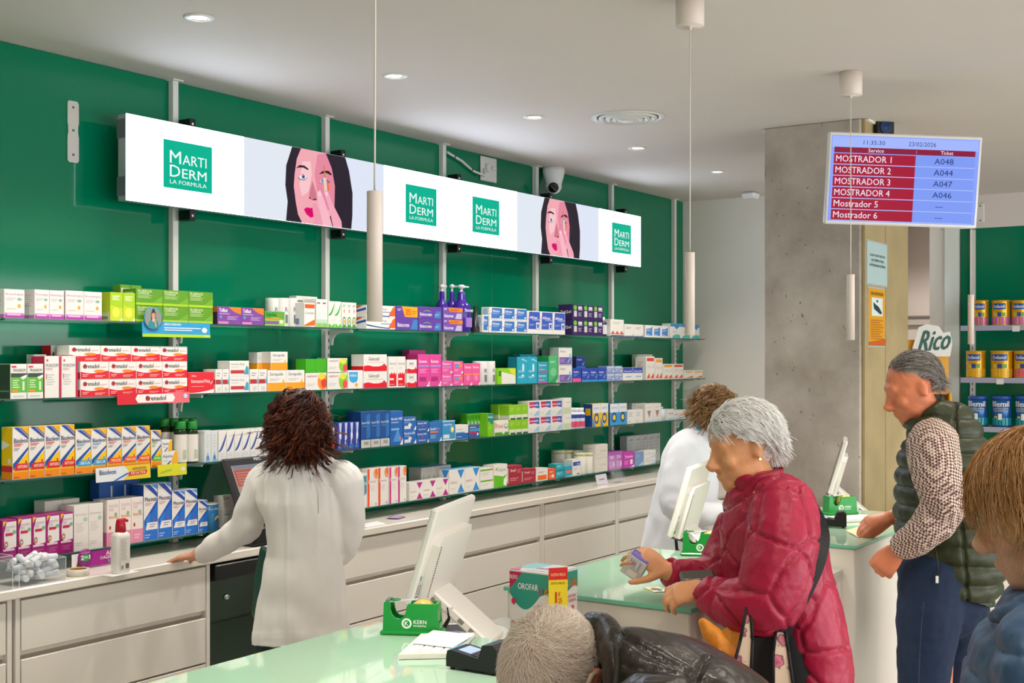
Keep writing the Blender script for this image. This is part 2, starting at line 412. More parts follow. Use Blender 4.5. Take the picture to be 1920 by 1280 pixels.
# touch till on the worktop
t = thing('touch_till', 'black touch-screen till on the worktop beside the curly-haired assistant', 'till', (4.10, 4.03, ZT))
b = MB(); b.box(-.19, .19, -.085, .10, .002, .085, BLK, .01); b.lathe([(.003, 0), (.006, 0), (.006, .002)], EM('#4455ff', 6), (.0, -.086, .045), 10, (0, -1, 0)); b.build('base', t)
up = Vector((0, .43, .90)).normalized(); O = Vector((-.215, -.06, .085)); nrm = Vector((1, 0, 0)).cross(up)
b = MB(); b.obox(O + Vector((.215, 0, 0)) + up * .165 - nrm * .016, ((1, 0, 0), up, nrm), (.215, .165, .015), M('#26262a', .4), .012); b.build('screen_housing', t)
b = MB(); S = O + Vector((.03, 0, 0)) + up * .04 + nrm * .0002
b.printing([('r', 0, 0, 1, 1, '#b7a795'), ('r', .02, .93, .98, .99, '#8c96a8'), ('r', .02, .6, .62, .92, '#d0685c'), ('l', .05, .63, .4, .88, 5, '#c79a8c'), ('r', .64, .6, .98, .92, '#a39a8e'), ('l', .04, .05, .6, .56, 7, '#9a8f80')], S, (.37, 0, 0), up * .25, mk=lambda h: EM(h, .6)); b.build('screen', t)
b = MB(); b.text('FEC', O + nrm * .0006, (.43, 0, 0), up * .33, .42, .93, .52, .97, M('#e8e8e8'), .02); b.build('badge', t)

# ---------------------------------------------------------------- LED displays
VL = 4.20
FACE = lambda h: EM(h, .78)
def z2p(zx, zy): return 220 + zx / 3.84, 180 + zy / 3.84
pA, pB = at_v(237, 212, VL), at_v(848, 336, VL); pA2 = at_v(237, 375, VL)
LW, LH = pB.x - pA.x, pA.z - pA2.z
zb = pA2.z
def nrmz(zx, zy):
    p = at_v(*z2p(zx, zy), VL); return ((p.x - pA.x) / LW, (p.z - zb) / LH)
def fp(h, *pts): return ('p', h) + tuple((clamp(a, 0, 1), clamp(bb, 0.002, .998)) for a, bb in (nrmz(*q) for q in pts))
def fe(h, cx, cy, rx, ry):
    return fp(h, *[(cx + rx * math.cos(a), cy + ry * math.sin(a)) for a in [-2 * math.pi * j / 16 for j in range(16)]])
portrait = [('r', .292, 0, .734, 1, '#e2e9f3'), ('r', .5, 0, .734, 1, '#dfe6f6'),
    fp('#2c2430', (1258, 350), (1215, 500), (1209, 640), (1226, 760), (1214, 900), (1450, 945), (1684, 975), (1692, 860), (1693, 700), (1668, 540), (1640, 420)),
    fp('#f2a9b4', (1322, 360), (1292, 450), (1276, 560), (1270, 650), (1284, 760), (1300, 850), (1330, 920), (1500, 950), (1562, 800), (1566, 650), (1543, 520), (1500, 390)),
    fp('#e58aa0', (1440, 420), (1420, 560), (1440, 700), (1480, 840), (1560, 800), (1566, 650), (1543, 520), (1500, 410)),
    fp('#f8c7cc', (1330, 470), (1310, 640), (1330, 720), (1375, 690), (1400, 560), (1390, 470)),
    fp('#3a2026', (1283, 520), (1310, 497), (1345, 500), (1376, 524), (1372, 534), (1338, 515), (1305, 515)),
    fp('#3a2026', (1450, 562), (1480, 538), (1520, 538), (1542, 562), (1538, 572), (1500, 552), (1470, 560)),
    fp('#b8788a', (1296, 590), (1335, 560), (1368, 588), (1350, 606), (1318, 606)), fe('#f3eef2', 1335, 584, 27, 15), fe('#6f8fb8', 1338, 582, 13, 14), fe('#1a1a22', 1338, 582, 6, 7),
    fp('#b06478', (1452, 622), (1490, 590), (1535, 618), (1500, 640)), fe('#e9dfe6', 1480, 614, 22, 13), fe('#6f8fb8', 1476, 612, 11, 12),
    fp('#d0788c', (1402, 610), (1382, 690), (1376, 730), (1400, 752), (1436, 746), (1428, 690)), fe('#6a2c3a', 1420, 745, 14, 6), fe('#6a2c3a', 1384, 735, 7, 5),
    fp('#e0006c', (1340, 815), (1362, 800), (1385, 806), (1405, 804), (1438, 845), (1415, 868), (1388, 876), (1358, 850)), fp('#a80050', (1344, 818), (1390, 832), (1436, 846), (1390, 838)),
    fp('#ef9db0', (1398, 780), (1425, 768), (1470, 860), (1500, 950), (1410, 930), (1412, 880)),
    fp('#f7b9c6', (1436, 690), (1458, 676), (1490, 760), (1530, 880), (1545, 965), (1478, 950), (1450, 800)),
    fp('#f4a9ba', (1484, 684), (1512, 682), (1545, 770), (1610, 900), (1615, 970), (1550, 960), (1530, 840)),
    fp('#fbd0d8', (1440, 700), (1456, 688), (1466, 716), (1450, 722)), fp('#fbd0d8', (1490, 694), (1508, 690), (1514, 716), (1498, 720)),
    fp('#c8824a', (1478, 505), (1486, 500), (1496, 590), (1490, 600)), fp('#e8d0c4', (1478, 590), (1500, 588), (1508, 680), (1488, 684)), fp('#f07820', (1502, 610), (1518, 640), (1522, 680), (1508, 680))]
def logo(x0, x1, w=None):
    G = '#00b493'; y0, y1 = .21, .785
    L = lambda a: lerp(x0, x1, a); H = lambda a: lerp(y0, y1, a); W = '#f4fffb'
    return [('r', x0, y0, x1, y1, G), ('t', 'M', L(.13), H(.53), L(.355), H(.79), W, .004), ('t', 'ARTI', L(.385), H(.53), L(.88), H(.735), W, .004),
            ('t', 'D', L(.13), H(.245), L(.34), H(.49), W, .004), ('t', 'ERM', L(.375), H(.245), L(.88), H(.44), W, .004), ('t', 'LA FORMULA', L(.13), H(.10), L(.88), H(.185), W, .0)]
for i in range(2):
    ux = pA.x + i * LW
    t = thing('led_display', ('wide LED advertising display nearer the left, portrait between two green logos', 'wide LED advertising display nearer the right, below the dome camera')[i], 'display', (ux, VL, zb), group='LED displays')
    b = MB(); b.box(.001, LW - .001, .003, .055, 0, LH, M('#b9bcc0', .35, metal=.5), .002); b.box(.0, .012, .006, .06, .02, .10, M('#6a6e74', .4)); b.box(0, .012, .006, .06, LH - .10, LH - .02, M('#6a6e74', .4)); b.build('housing', t)
    b = MB(); b.box(0, LW, 0, .003, 0, LH, EM('#dce8ff', 6.0)); b.printing(portrait + logo(.084, .206) + logo(.811, .933), (0, 0, 0), (LW, 0, 0), (0, 0, LH), .00012, .0002, mk=FACE); b.build('screen', t)
    for p in VISP:
        if ux < p < ux + LW:
            for zz in (-.045, LH):
                b = MB(); b.box(p - ux - .005, p - ux + .03, .04, .115, zz, zz + .045, BLK, .003); b.box(p - ux + .004, p - ux + .012, .036, .04, zz + .015, zz + .025, METAL); b.build('clamp', t)

# ---------------------------------------------------------------- ceiling fittings
for i in range(-1, 5):
    u = 3.163 + 1.128 * i
    t = thing('downlight', 'recessed round ceiling downlight near the green wall, %s from the left' % ORD[i + 1], 'downlight', (u, 3.47, CEIL), group='recessed downlights')
    b = MB(); b.lathe([(.036, -.002), (.040, -.006), (.052, -.006), (.056, -.001)], METAL, n=28, caps=False); b.build('trim_ring', t)
    b = MB(); b.lathe([(.038, -.003), (.030, -.0012)], M('#c9c9c6', .15, metal=.6), n=28, caps=False); b.build('reflector', t)
    b = MB(); b.lathe([(.031, -.0012), (.001, -.0022)], EM('#fff6e8', 14), n=28, caps=False); b.build('lens', t)
    l = lamp('downlight_lamp', 'SPOT', (0, 0, -.02), 50, (1, .92, .81), spot_size=math.radians(125), spot_blend=.7, shadow_soft_size=.05); l.parent = t
for i in range(8):                     # customer side, above and behind the photographer; counter row added to brighten people
    for y in (.75, -.6, -2.0):
        t = thing('downlight', 'recessed round ceiling downlight over the customer area, %s from the left, %s row' % (ORD[i], 'counter' if y > 0 else 'middle' if y > -1 else 'window'), 'downlight', (-1.6 + 1.4 * i, y, CEIL), group='recessed downlights')
        b = MB(); b.lathe([(.036, -.002), (.040, -.006), (.052, -.006), (.056, -.001)], METAL, n=20, caps=False); b.build('trim_ring', t)
        b = MB(); b.lathe([(.036, -.0012), (.001, -.0022)], EM('#fff6e8', 14), n=20, caps=False); b.build('lens', t)
        l = lamp('downlight_lamp', 'SPOT', (0, 0, -.02), 28, (1, .91, .79), spot_size=math.radians(135), spot_blend=.8, shadow_soft_size=.05); l.parent = t
t = thing('air_vent', 'round white ceiling air diffuser with concentric rings', 'air vent', (5.70, 3.076, CEIL))
for r, d in ((.19, .004), (.15, .009), (.115, .013), (.08, .016)):
    b = MB(); b.lathe([(r, -.001), (r, -d), (r - .012, -d - .004), (r - .03, -d + .006 if d > .006 else -.001)], METAL, n=36, caps=False); b.build('ring', t)
b = MB(); b.lathe([(.05, -.004), (.05, -.018), (.002, -.02)], METAL, n=28, caps=False); b.build('centre_disc', t)
b = MB(); b.lathe([(.175, -.0008), (.04, -.0009)], M('#5c5852', .8), n=28, caps=False); b.build('throat', t)

def pendant(loc, label):
    x, y = loc
    t = thing('pendant_lamp', label, 'pendant lamp', (x, y, CEIL), group='slim tube pendant lamps')
    PW = M('#e3d6cb', .45, name='pendant_white')
    b = MB(); b.lathe([(.002, -.001), (.049, -.001), (.049, -.100), (.046, -.103), (.008, -.104), (.008, -.112), (.002, -.113)], PW, n=32); b.build('canopy', t)
    zt = CAMH + .081 + .283 - CEIL; zb_ = CAMH + .081 - CEIL
    b = MB(); b.tube([(0, 0, -.11), (.002, 0, (zt - .1) / 2), (0, 0, zt)], .0022, M('#e8e0d4', .6), 8); b.build('cord', t)
    b = MB(); b.lathe([(.003, zt), (.0165, zt), (.0172, zt - .001), (.0172, zb_), (.015, zb_), (.0148, zb_ + .008)], PW, n=28, caps=False); b.lathe([(.0165, zt), (.0001, zt)], PW, n=28, caps=False); b.build('tube_shade', t)
    b = MB(); b.lathe([(.0148, zb_ + .007), (.0005, zb_ + .007)], EM('#fff2dc', 5), n=20, caps=False); b.build('lens', t)
    l = lamp('pendant_lamp_light', 'SPOT', (0, 0, zb_ - .004), 20, (1, .93, .82), spot_size=math.radians(95), spot_blend=.6, shadow_soft_size=.016); l.parent = t
p = at_z(702.5, 600, 2.73); pendant((p.x, p.y), 'slim white tube pendant lamp hanging nearest, in front of the first display')
p = at_z(1293.5, 600, 4.3); pendant((p.x, p.y), 'slim white tube pendant lamp hanging over the second counter')
p = at_z(1595, 600, 5.43); pendant((p.x, p.y), 'slim white tube pendant lamp hanging in front of the ticket screen')
p = at_z(1820.5, 600, 7.15); pendant((p.x, p.y), 'slim white tube pendant lamp beside the shelves of formula tins')

t = thing('dome_camera', 'white security camera under the ceiling above the displays', 'camera', (6.93, 4.285, CEIL))
CW = M('#e2e4e8', .35)
b = MB(); b.lathe([(.002, -.001), (.072, -.001), (.073, -.03), (.066, -.06), (.055, -.10), (.045, -.115), (.002, -.116)], CW, n=32); b.build('base', t)
b = MB(); b.lathe([(.002, .055), (.02, .052), (.038, .04), (.050, .02), (.054, 0), (.05, -.02), (.038, -.04), (.02, -.052), (.002, -.055)], CW, (0, 0, -.118), 28); bl = b.build('eyeball', t)
ld = Vector((-.75, -.45, -.35)).normalized()
b = MB(); b.lathe([(.032, .042), (.034, .048), (.03, .054), (.022, .056), (.001, .056)], M('#101014', .08), Vector((0, 0, -.118)), 24, ld); b.build('lens', bl)
t = thing('socket_plate', 'square white cable plate on the green wall beside the dome camera', 'socket', tuple(at_v(914, 318, WALL)))
b = MB(); b.box(-.085, .085, -.012, -.001, -.075, .075, METAL, .004); b.build('plate', t)
b = MB(); b.box(-.045, -.02, -.035, -.012, -.02, .03, METAL, .004); b.build('plug', t); b = MB(); b.box(.02, .06, -.03, -.012, .0, .02, METAL, .004); b.build('plug', t)
b = MB(); a0 = at_v(838, 285, WALL - .02); a1 = at_v(866, 302, WALL - .02); a2 = at_v(886, 320, WALL - .015); a3 = at_v(908, 329, WALL - .03); a4 = at_v(908, 316, WALL - .04)
b.tube([a0, a1, a2, a3, a4], .008, M('#d8d6d0', .5), 8); cb = b.build('cable'); tag(cb, 'white power cable looping from the upright to the wall plate', 'cable')
b = MB()
for q in (a0.lerp(a1, .5), a1.lerp(a2, .9)): b.tube([q - Vector((.004, 0, 0)), q + Vector((.004, 0, 0))], .0095, BLK, 8)
b.build('cable_tie', cb)
t = thing('smoke_detector', 'small white smoke detector on the ceiling beside the pillar', 'detector', tuple(at_h(1407, 360, CEIL)))
b = MB(); b.box(-.055, .055, -.055, .055, -.05, -.004, M('#efeff2', .4), .014); b.build('cover', t); b = MB(); b.box(-.045, .045, -.045, .045, -.004, -.0005, M('#8a8a8c', .5)); b.build('base', t)
# bare fixing plate on the green wall at the left
q = at_v(136, 247, WALL)
t = thing('fixing_plate', 'long white wall fixing plate with three screws at the upper left', 'plate', tuple(q))
b = MB(); prof = [(-.027, .118), (-.020, .126), (.020, .126), (.027, .116), (.0275, .035), (.024, .022), (.024, -.005), (.0275, -.02), (.0275, -.118), (.02, -.127), (-.02, -.127), (-.0275, -.118), (-.0275, -.02), (-.024, -.005), (-.024, .022), (-.0275, .035)]
b.prism([(x, z) for x, z in prof][::-1], (0, -.005, 0), (1, 0, 0), (0, 0, 1), .004, M('#c9c6c0', .45)); b.build('plate', t)
for z in (.10, .005, -.095):
    b = MB(); b.lathe([(.0055, 0), (.0045, .003), (.001, .003)], M('#6a6a66', .3, metal=1), (0, -.005, z), 12, (0, -1, 0)); b.build('screw', t)
# ================================================================== cartons on the glass shelves
R = lambda x0, y0, x1, y1, h: ('r', x0, y0, x1, y1, h)
T = lambda b, x0, y0, x1, y1, h, w=.012: ('t', b, x0, y0, x1, y1, h, w)
P = lambda h, *pts: ('p', h) + pts
E = lambda cx, cy, rx, ry, h: ('e', cx, cy, rx, ry, h)
Ls = lambda x0, y0, x1, y1, n, h: ('l', x0, y0, x1, y1, n, h)
W_, GY, RD, DB = '#e9e6e2', '#9a9a9c', '#e0142c', '#1c3f94'
def curve(h, f, y0=0.0, n=10, x0=0.0, x1=1.0):        # area under a curve
    return P(h, (x0, y0), (x1, y0), *[(lerp(x1, x0, i / n), f(lerp(x1, x0, i / n))) for i in range(n + 1)])
def band(h, f, g, n=10, x0=0.0, x1=1.0):              # area between two curves
    return P(h, *[(lerp(x0, x1, i / n), f(lerp(x0, x1, i / n))) for i in range(n + 1)], *[(lerp(x1, x0, i / n), g(lerp(x1, x0, i / n))) for i in range(n + 1)])
def circ(cx, cy, r, h, asp=1.0): return E(cx, cy, r, r * asp, h)
DES = {}
def design(key, body, front=(), side=(), top=None): DES[key] = (body, list(front), list(side), top)
def bisol(c, t):
    return [R(0, 0, 1, .14, '#f08a00'), P('#f5c400', (0, .14), (1, .14), (1, .52), (.5, .40), (0, .3)), P(W_, (0, .46), (1, .80), (1, .52), (0, .20)), P('#f5b000', (.45, 1), (1, 1), (1, .80), (.8, .84)),
            P('#1d4fa8', (0, .18), (0, .30), (1, .62), (1, .56)), P('#1d4fa8', (.05, 1), (.35, 1), (1, .80), (1, .76)), P('#3a74c8', (.4, 1), (.5, 1), (1, .85), (1, .82)),
            T('Bisolvon', .06, .70, .97, .79, '#1b2f6e', .02), Ls(.06, .63, .7, .69, 2, c), Ls(.06, .55, .45, .61, 2, GY), P(c, (.08, .17), (1, .17), (1, .30), (.2, .30)), T(t, .3, .21, .94, .27, '#fff4e0', .01), R(.05, .03, .4, .05, '#c05a00'), circ(.85, .33, .05, c, .6)]
bside = [R(0, 0, 1, .14, '#f08a00'), R(0, .14, 1, .26, '#d8202c'), P('#f5c400', (0, .26), (1, .26), (1, 1), (0, 1)), P(W_, (0, .75), (.8, .66), (0, .56)), R(.6, .3, .85, .4, '#e6e0d8')]
design('bis_r', W_, bisol('#d8202c', 'ANTITUSIVO'), bside, '#f0b400')
design('bis_b', W_, bisol('#3aa0d8', 'SECA'), bside, '#f0b400')
design('bis_o', W_, bisol('#ee5a1a', 'MOCOS'), bside, '#f0b400')
design('bis_g', W_, bisol('#5cb531', 'NATURAL'), bside, '#f0b400')
design('bgrip', '#ebe2e2', [curve('#d07ac8', lambda x: .17), curve('#b23aa8', lambda x: .10), T('Bronchogrip', .06, .78, .95, .88, '#b78ab0', .0), E(.75, .66, .12, .05, '#86b89a'), R(.66, .36, .80, .48, '#eea81c'), Ls(.08, .6, .6, .72, 2, '#cfc6c8'), Ls(.1, .3, .6, .33, 1, '#d8b878'), R(.12, .08, .8, .15, '#e2b4dc')], [curve('#c07ab8', lambda x: .12), Ls(.15, .4, .8, .85, 6, '#cfc6c6')])
design('lime', '#c5d62e', [P('#a4cc1a', (0, .55), (1, .45), (1, 1), (0, 1)), Ls(.15, .72, .85, .9, 3, '#f3f7d0'), E(.45, .3, .3, .18, '#e8e84a'), P('#eef0e6', (1, 0), (1, .12), (.75, 0))], [R(0, 0, 1, .3, '#d8d6a0'), R(.2, .05, .8, .16, '#8a8a70')])
design('fluim', '#5f9a1c', [R(0, 0, 1, .15, '#a8cf1e'), T('FLUIMUCIL', .06, .80, .6, .94, '#eaf3d0', .01), T('COMPLEX', .06, .66, .5, .78, '#eaf3d0', .01), Ls(.06, .42, .65, .62, 3, '#b9d490'), circ(.9, .25, .035, '#f0d020', 1.8), P('#76ad2e', (.6, .15), (1, .6), (1, .15))], [R(0, 0, 1, .15, '#a8cf1e'), R(.2, .3, .8, .8, '#dfe6d2')])
design('fluim_b', '#68a022', [R(.05, .1, .95, .92, '#dfe4d6'), R(0, 0, 1, .15, '#a8cf1e')], [])
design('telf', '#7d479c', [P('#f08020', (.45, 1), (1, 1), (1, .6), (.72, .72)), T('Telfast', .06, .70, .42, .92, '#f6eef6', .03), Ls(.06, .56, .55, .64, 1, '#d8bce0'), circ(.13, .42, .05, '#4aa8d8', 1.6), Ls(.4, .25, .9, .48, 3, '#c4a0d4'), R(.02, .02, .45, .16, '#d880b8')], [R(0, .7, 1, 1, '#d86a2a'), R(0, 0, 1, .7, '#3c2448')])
design('fluil', '#4aa83c', [curve('#8fce4a', lambda x: .4 + .2 * math.sin(3 * x), 0), R(0, .42, .85, .52, '#ea7a22'), R(0, .1, .7, .34, '#8a5a98'), T('Fabrilux', .06, .66, .6, .92, '#1e5a2c', .02), T('Noche', .6, .7, .95, .86, '#ee7a20', .01), circ(.82, .3, .09, '#f4f8f0', 1.4)], [])
design('white', W_, [Ls(.15, .5, .7, .85, 3, '#b9bcc0'), R(.1, .1, .4, .2, '#c8ccd0')], [Ls(.2, .2, .8, .8, 6, '#d0cec9')])
design('white2', '#e2e0da', [R(.1, .82, .6, .86, '#5a5c60'), Ls(.1, .3, .7, .6, 3, '#c9c9c6')], [Ls(.2, .2, .8, .8, 4, '#cfcdc8')])
design('coryt', W_, [R(.04, .78, .98, .95, '#ea5a14'), T('Corytalin', .05, .5, .96, .64, '#6a6c7a', .005), curve('#ee6a14', lambda x: .08 + .24 * x), curve(W_, lambda x: .02 + .04 * x)], [R(.3, .1, .6, .35, '#7a84b0')])
design('mint', W_, [curve('#b8d8c0', lambda x: .28), curve('#8fc060', lambda x: .14), R(.1, .84, .7, .89, '#6a6c70'), E(.5, .45, .3, .14, '#d4e4e4')], [])
design('gswirl', W_, [band('#34b12a', lambda x: .45 + .45 * x ** 3, lambda x: .50 + .45 * x ** 1.6), curve('#5cbf3a', lambda x: .10 + .05 * math.sin(9 * x)), Ls(.5, .2, .9, .3, 2, '#c0d8c0')], [])
design('egg', W_, [Ls(.2, .8, .8, .92, 2, '#3aa878'), circ(.5, .66, .13, '#e88a5a', .6), E(.5, .24, .4, .2, '#3f8a3a'), E(.5, .25, .26, .13, '#f2efe8'), E(.5, .25, .16, .08, '#f0a020'), R(0, 0, 1, .07, '#2f9a3a')], [])
design('forte', W_, [P('#ee6422', (.75, .1), (1, .1), (1, 1), (.92, .9)), T('a Forte', .25, .62, .7, .82, '#5a6490', .01), band('#2a4ea8', lambda x: .02 + .25 * (1 - x) ** 2, lambda x: .10 + .3 * (1 - x) ** 2, x1=.8), R(.5, .42, .85, .48, '#3a60b0')], [band('#2a50b0', lambda x: .3 + .3 * x, lambda x: .5 + .3 * x), P('#e85a24', (.2, .6), (.8, 1), (.2, 1))])
fis = [T('fisiocrem', .05, .22, .56, .52, '#f2f0fa', .02), P('#3f7fc0', (.66, .05), (.95, .05), (.95, .66), (.76, .66)), Ls(.7, .24, .9, .42, 2, '#9cc4e6'), band('#78c850', lambda x: .56 + .1 * math.sin(math.pi * (x - .2) / .32), lambda x: .60 + .12 * math.sin(math.pi * (x - .2) / .32), x0=.2, x1=.52), circ(.06, .08, .02, '#d8d0ec')]
design('fisio', '#6440a4', fis, [R(.1, .2, .9, .8, '#7a58b8')])
design('fisio30', '#6440a4', [('t', 'fisiocrem', .05, .12, .6, .3, '#f2f0fa', .02), P('#3f7fc0', (.66, .02), (1, .02), (1, .45), (.8, .45)), P('#f4a81c', (.25, 1), (1, 1), (1, .55), (.4, .55)), T('30%', .42, .62, .68, .9, '#e0301c', .02), Ls(.72, .66, .96, .84, 2, '#d06a1c'), Ls(.05, .8, .25, .9, 2, '#e8e0f4')], [])
design('fisio50', '#7450b0', [T('fisiocrem', .05, .14, .52, .42, '#f2f0fa', .02), P('#c4b4dc', (.6, .02), (.95, .02), (.95, .5), (.7, .5)), P('#f08c14', (.25, .95), (1, .95), (1, .62), (.34, .62)), T('50ml GRATIS', .36, .68, .8, .9, '#b01818', .02), Ls(.04, .74, .2, .92, 2, '#e8e0f4')], [])
alm = [P('#3d78c8', (.12, .12), (1, .12), (1, .95), (.2, .95)), band('#b070b8', lambda x: .4 + .5 * x, lambda x: .46 + .5 * x, x0=.02, x1=.3), T('Almax', .22, .62, .8, .82, '#f2f4fa', .02), Ls(.25, .44, .8, .56, 2, '#a8c6ea'), circ(.88, .24, .07, '#f2f0ee', 1.2), Ls(.1, .03, .7, .09, 1, '#b8bcc6')]
design('almax', W_, alm, [R(.2, .4, .8, .9, '#9ec0e4')])
design('almax_t', W_, [P('#3a5cc0', (.08, .2), (.98, .2), (.98, .97), (.14, .97)), band('#c070b8', lambda x: .6 + .35 * x, lambda x: .64 + .35 * x, x0=.04, x1=.5), T('Almax', .18, .66, .8, .78, '#f2f4fa', .02), T('FORTE', .4, .58, .95, .65, '#d4def4', .01), R(.68, .22, .94, .5, '#e8e8f0'), R(.74, .26, .9, .44, '#4a6ac0'), Ls(.15, .34, .6, .44, 2, '#9cb4e4')], [])
design('zzq', '#34215a', [circ(.25, .80, .16, '#6cc832', 1.0), R(.12, .2, .4, .6, '#cfcbd8'), R(.55, .7, .92, .9, '#d8d2e2'), T('ZzzQuil', .52, .62, .95, .7, '#e8e4f0', .02), Ls(.55, .22, .9, .5, 3, '#b9b0cc')], [T('ZzzQuil', .12, .40, .9, .62, '#e8e6f2', .02)])
design('wred', W_, [Ls(.15, .7, .85, .88, 2, '#c4b8b8'), P('#d05a3c', (0, .12), (.33, .12), (.17, .34)), P('#d05a3c', (.33, .12), (.66, .12), (.5, .34)), P('#d05a3c', (.66, .12), (1, .12), (.84, .34)), R(0, 0, 1, .07, '#3a5aa8')], [])
design('wgrey', W_, [Ls(.15, .6, .8, .8, 2, '#a8a4aa'), R(0, 0, 1, .06, '#3a4a98'), P('#c4c8d4', (.7, .06), (1, .06), (1, .3))], [])
design('wblue', W_, [P('#4488d4', (.12, .14), (.9, .14), (.9, .9), (.6, .74), (.12, .7)), Ls(.2, .5, .75, .64, 2, '#d8e6f6'), R(.2, .18, .5, .24, '#d0e0f4')], [])
design('teal_w', W_, [P('#2a90c8', (0, .8), (1, .8), (1, 1), (0, 1)), P('#2a90c8', (.4, .8), (.9, .8), (.65, .6)), E(.7, .04, .5, .22, '#40c0b4'), Ls(.2, .36, .7, .5, 2, '#b8c8cc')], [R(0, 0, 1, 1, '#dde4e4')])
# second tier
design('pran', W_, [R(0, .18, 1, .62, '#62b83a'), R(0, .62, 1, .74, '#3c4a3c'), P('#e8ece6', (.6, .62), (1, .7), (1, .62), (.75, .55)), T('PRANAROM', .15, .78, .92, .87, '#5a5c5c', .005), R(.05, .9, .35, .95, '#d83a4a'), Ls(.12, .3, .55, .56, 4, '#cfe8c0'), R(.1, .19, .45, .27, '#e8902a'), R(.72, .24, .86, .5, '#cfe6d0'), Ls(.15, .05, .85, .1, 1, '#c0c0bc')], [R(0, 0, 1, 1, '#2f4030'), R(.1, .2, .9, .24, '#60846a')])
design('muno', W_, [R(.86, 0, 1, 1, '#c02850'), T('MUNODIM', .06, .74, .82, .82, '#5a5660', .008), T('FORTE', .06, .66, .45, .72, '#c06a80', .005), circ(.14, .9, .06, '#c04a68', .5), Ls(.08, .3, .6, .58, 5, '#cbc6c6'), R(.06, .46, .1, .58, '#c04058')], [R(0, 0, 1, 1, '#c02850')])
fren = [curve(RD, lambda x: .46 - .10 * math.sin(4.6 * x) - .08 * x), band('#f0f0f0', lambda x: .44 - .10 * math.sin(4.6 * x) + .12 * max(0, x - .55), lambda x: .48 - .10 * math.sin(4.6 * x) + .2 * max(0, x - .55)), E(.67, .46, .2, .09, '#f08a1c'), circ(.15, .74, .075, '#d81830', 1.7), T('Frenadol', .12, .64, .66, .88, '#3a3038', .02), Ls(.7, .66, .95, .74, 1, '#d8a8a8'), Ls(.06, .12, .3, .3, 2, '#f6b8b8'), Ls(.5, .08, .9, .24, 2, '#f6b8b8')]
design('fren', '#ece8e4', fren, [R(0, 0, 1, .4, RD)], W_)
design('fren_b', '#ece8e4', [circ(.2, .74, .09, '#d81830', 1.6), T('Frenadol', .1, .66, .9, .86, '#3a3038', .02), R(0, 0, 1, .34, RD)], [R(0, 0, 1, 1, RD)], W_)
design('inmun', '#e4182e', [T('InmunoVita', .12, .5, .85, .68, '#fbe8e8', .012), curve('#f4f0ee', lambda x: .02 + .18 * x ** 2), Ls(.12, .3, .65, .36, 1, '#f0a0a8'), band('#f8d0d0', lambda x: .4 + .4 * (x - .86) * 4, lambda x: .46 + .4 * (x - .86) * 4, x0=.86, x1=.95), T('Alterna', .12, .8, .3, .9, '#fbe8e8', 0)], [R(0, 0, 1, .8, '#d83a44')], '#f0c8c8')
design('nod', W_, [R(0, .36, .8, .56, '#b82a34'), P('#4aa8c8', (.75, .36), (1, .36), (.95, .7)), Ls(.15, .68, .8, .88, 2, '#a8a8ac'), E(.55, .15, .3, .1, '#d4d2d0')], [R(0, .36, 1, .56, '#c84a50'), Ls(.2, .65, .8, .9, 2, '#bdbdbd')])
design('neod', W_, [T('Neodene 50mg', .06, .7, .75, .86, '#8a8a94', .008), R(.04, .18, .74, .40, '#c0343c'), P('#44a4c4', (.72, .12), (.98, .12), (.98, .56), (.86, .7)), Ls(.06, .55, .5, .64, 1, '#c4c4c6')], [])
design('streps', W_, [R(0, 0, 1, .40, '#f0a01c'), T('Strepsils', .1, .7, .82, .9, '#5a5a62', .01), Ls(.1, .48, .7, .62, 2, '#c0beba'), P('#f0a01c', (.78, .4), (.92, .4), (.84, .6)), E(.84, .44, .07, .06, '#f6c040')], [R(0, 0, 1, .40, '#f0a01c')])
design('streps_s', '#dcdad8', [R(0, 0, 1, .40, '#f0a01c'), T('Strepsils', .25, .5, .6, .95, '#8a8a90', 0)], [R(0, 0, 1, .40, '#f0a01c')])
design('angi', W_, [E(.82, .48, .25, .5, '#8cc63a'), E(.9, .3, .13, .26, '#e84a5a'), E(.78, .8, .16, .2, '#d8e04a'), T('angileptol', .06, .72, .55, .9, '#c48a90', .01), Ls(.06, .2, .5, .4, 2, '#d0ccc8')], [R(0, 0, 1, 1, '#3fae2c')])
design('angi_r', W_, [E(.82, .48, .25, .5, '#f09030'), E(.88, .4, .14, .3, '#e03a3a'), E(.78, .8, .16, .2, '#f4d040'), T('angileptol', .06, .72, .55, .9, '#c48a90', .01), Ls(.06, .2, .5, .4, 2, '#d0ccc8')], [R(0, 0, 1, 1, '#e8902c')])
design('angi_s', '#46b81e', [R(.35, .1, .65, .9, '#1f7a18'), R(.42, .15, .58, .85, '#54c428')], [])
design('cinf', W_, [P('#38a8e0', (.05, .92), (.65, .92), (.65, .5), (.55, .36), (.3, .32), (.12, .4), (.05, .6)), T('cinfatos', .1, .66, .58, .82, '#eaf6fc', .02), circ(.55, .2, .11, '#f0b030', 1.0)], [])
design('geloc', W_, [R(0, 0, 1, .28, RD), curve(RD, lambda x: .3 + .05 * math.sin(9 * x)), T('Gelocatil', .2, .64, .66, .86, '#6a6a6e', .015), R(.14, .52, .86, .54, '#e08a90'), circ(.88, .36, .06, '#b83a48', 1.4)], [R(0, 0, 1, .30, RD)])
design('geloc_t', W_, [P(RD, (.08, .04), (.94, .04), (.94, .5), (.8, .42), (.65, .5), (.5, .42), (.35, .5), (.2, .42), (.08, .48)), T('Gelocatil', .08, .74, .9, .82, '#8a8a8e', .01), Ls(.15, .6, .6, .66, 1, '#cac8c8'), R(.12, .24, .6, .3, '#f8e0e0'), Ls(.15, .08, .7, .12, 1, '#f6b8b8')], [Ls(.3, .7, .7, .9, 2, '#c0bebc')])
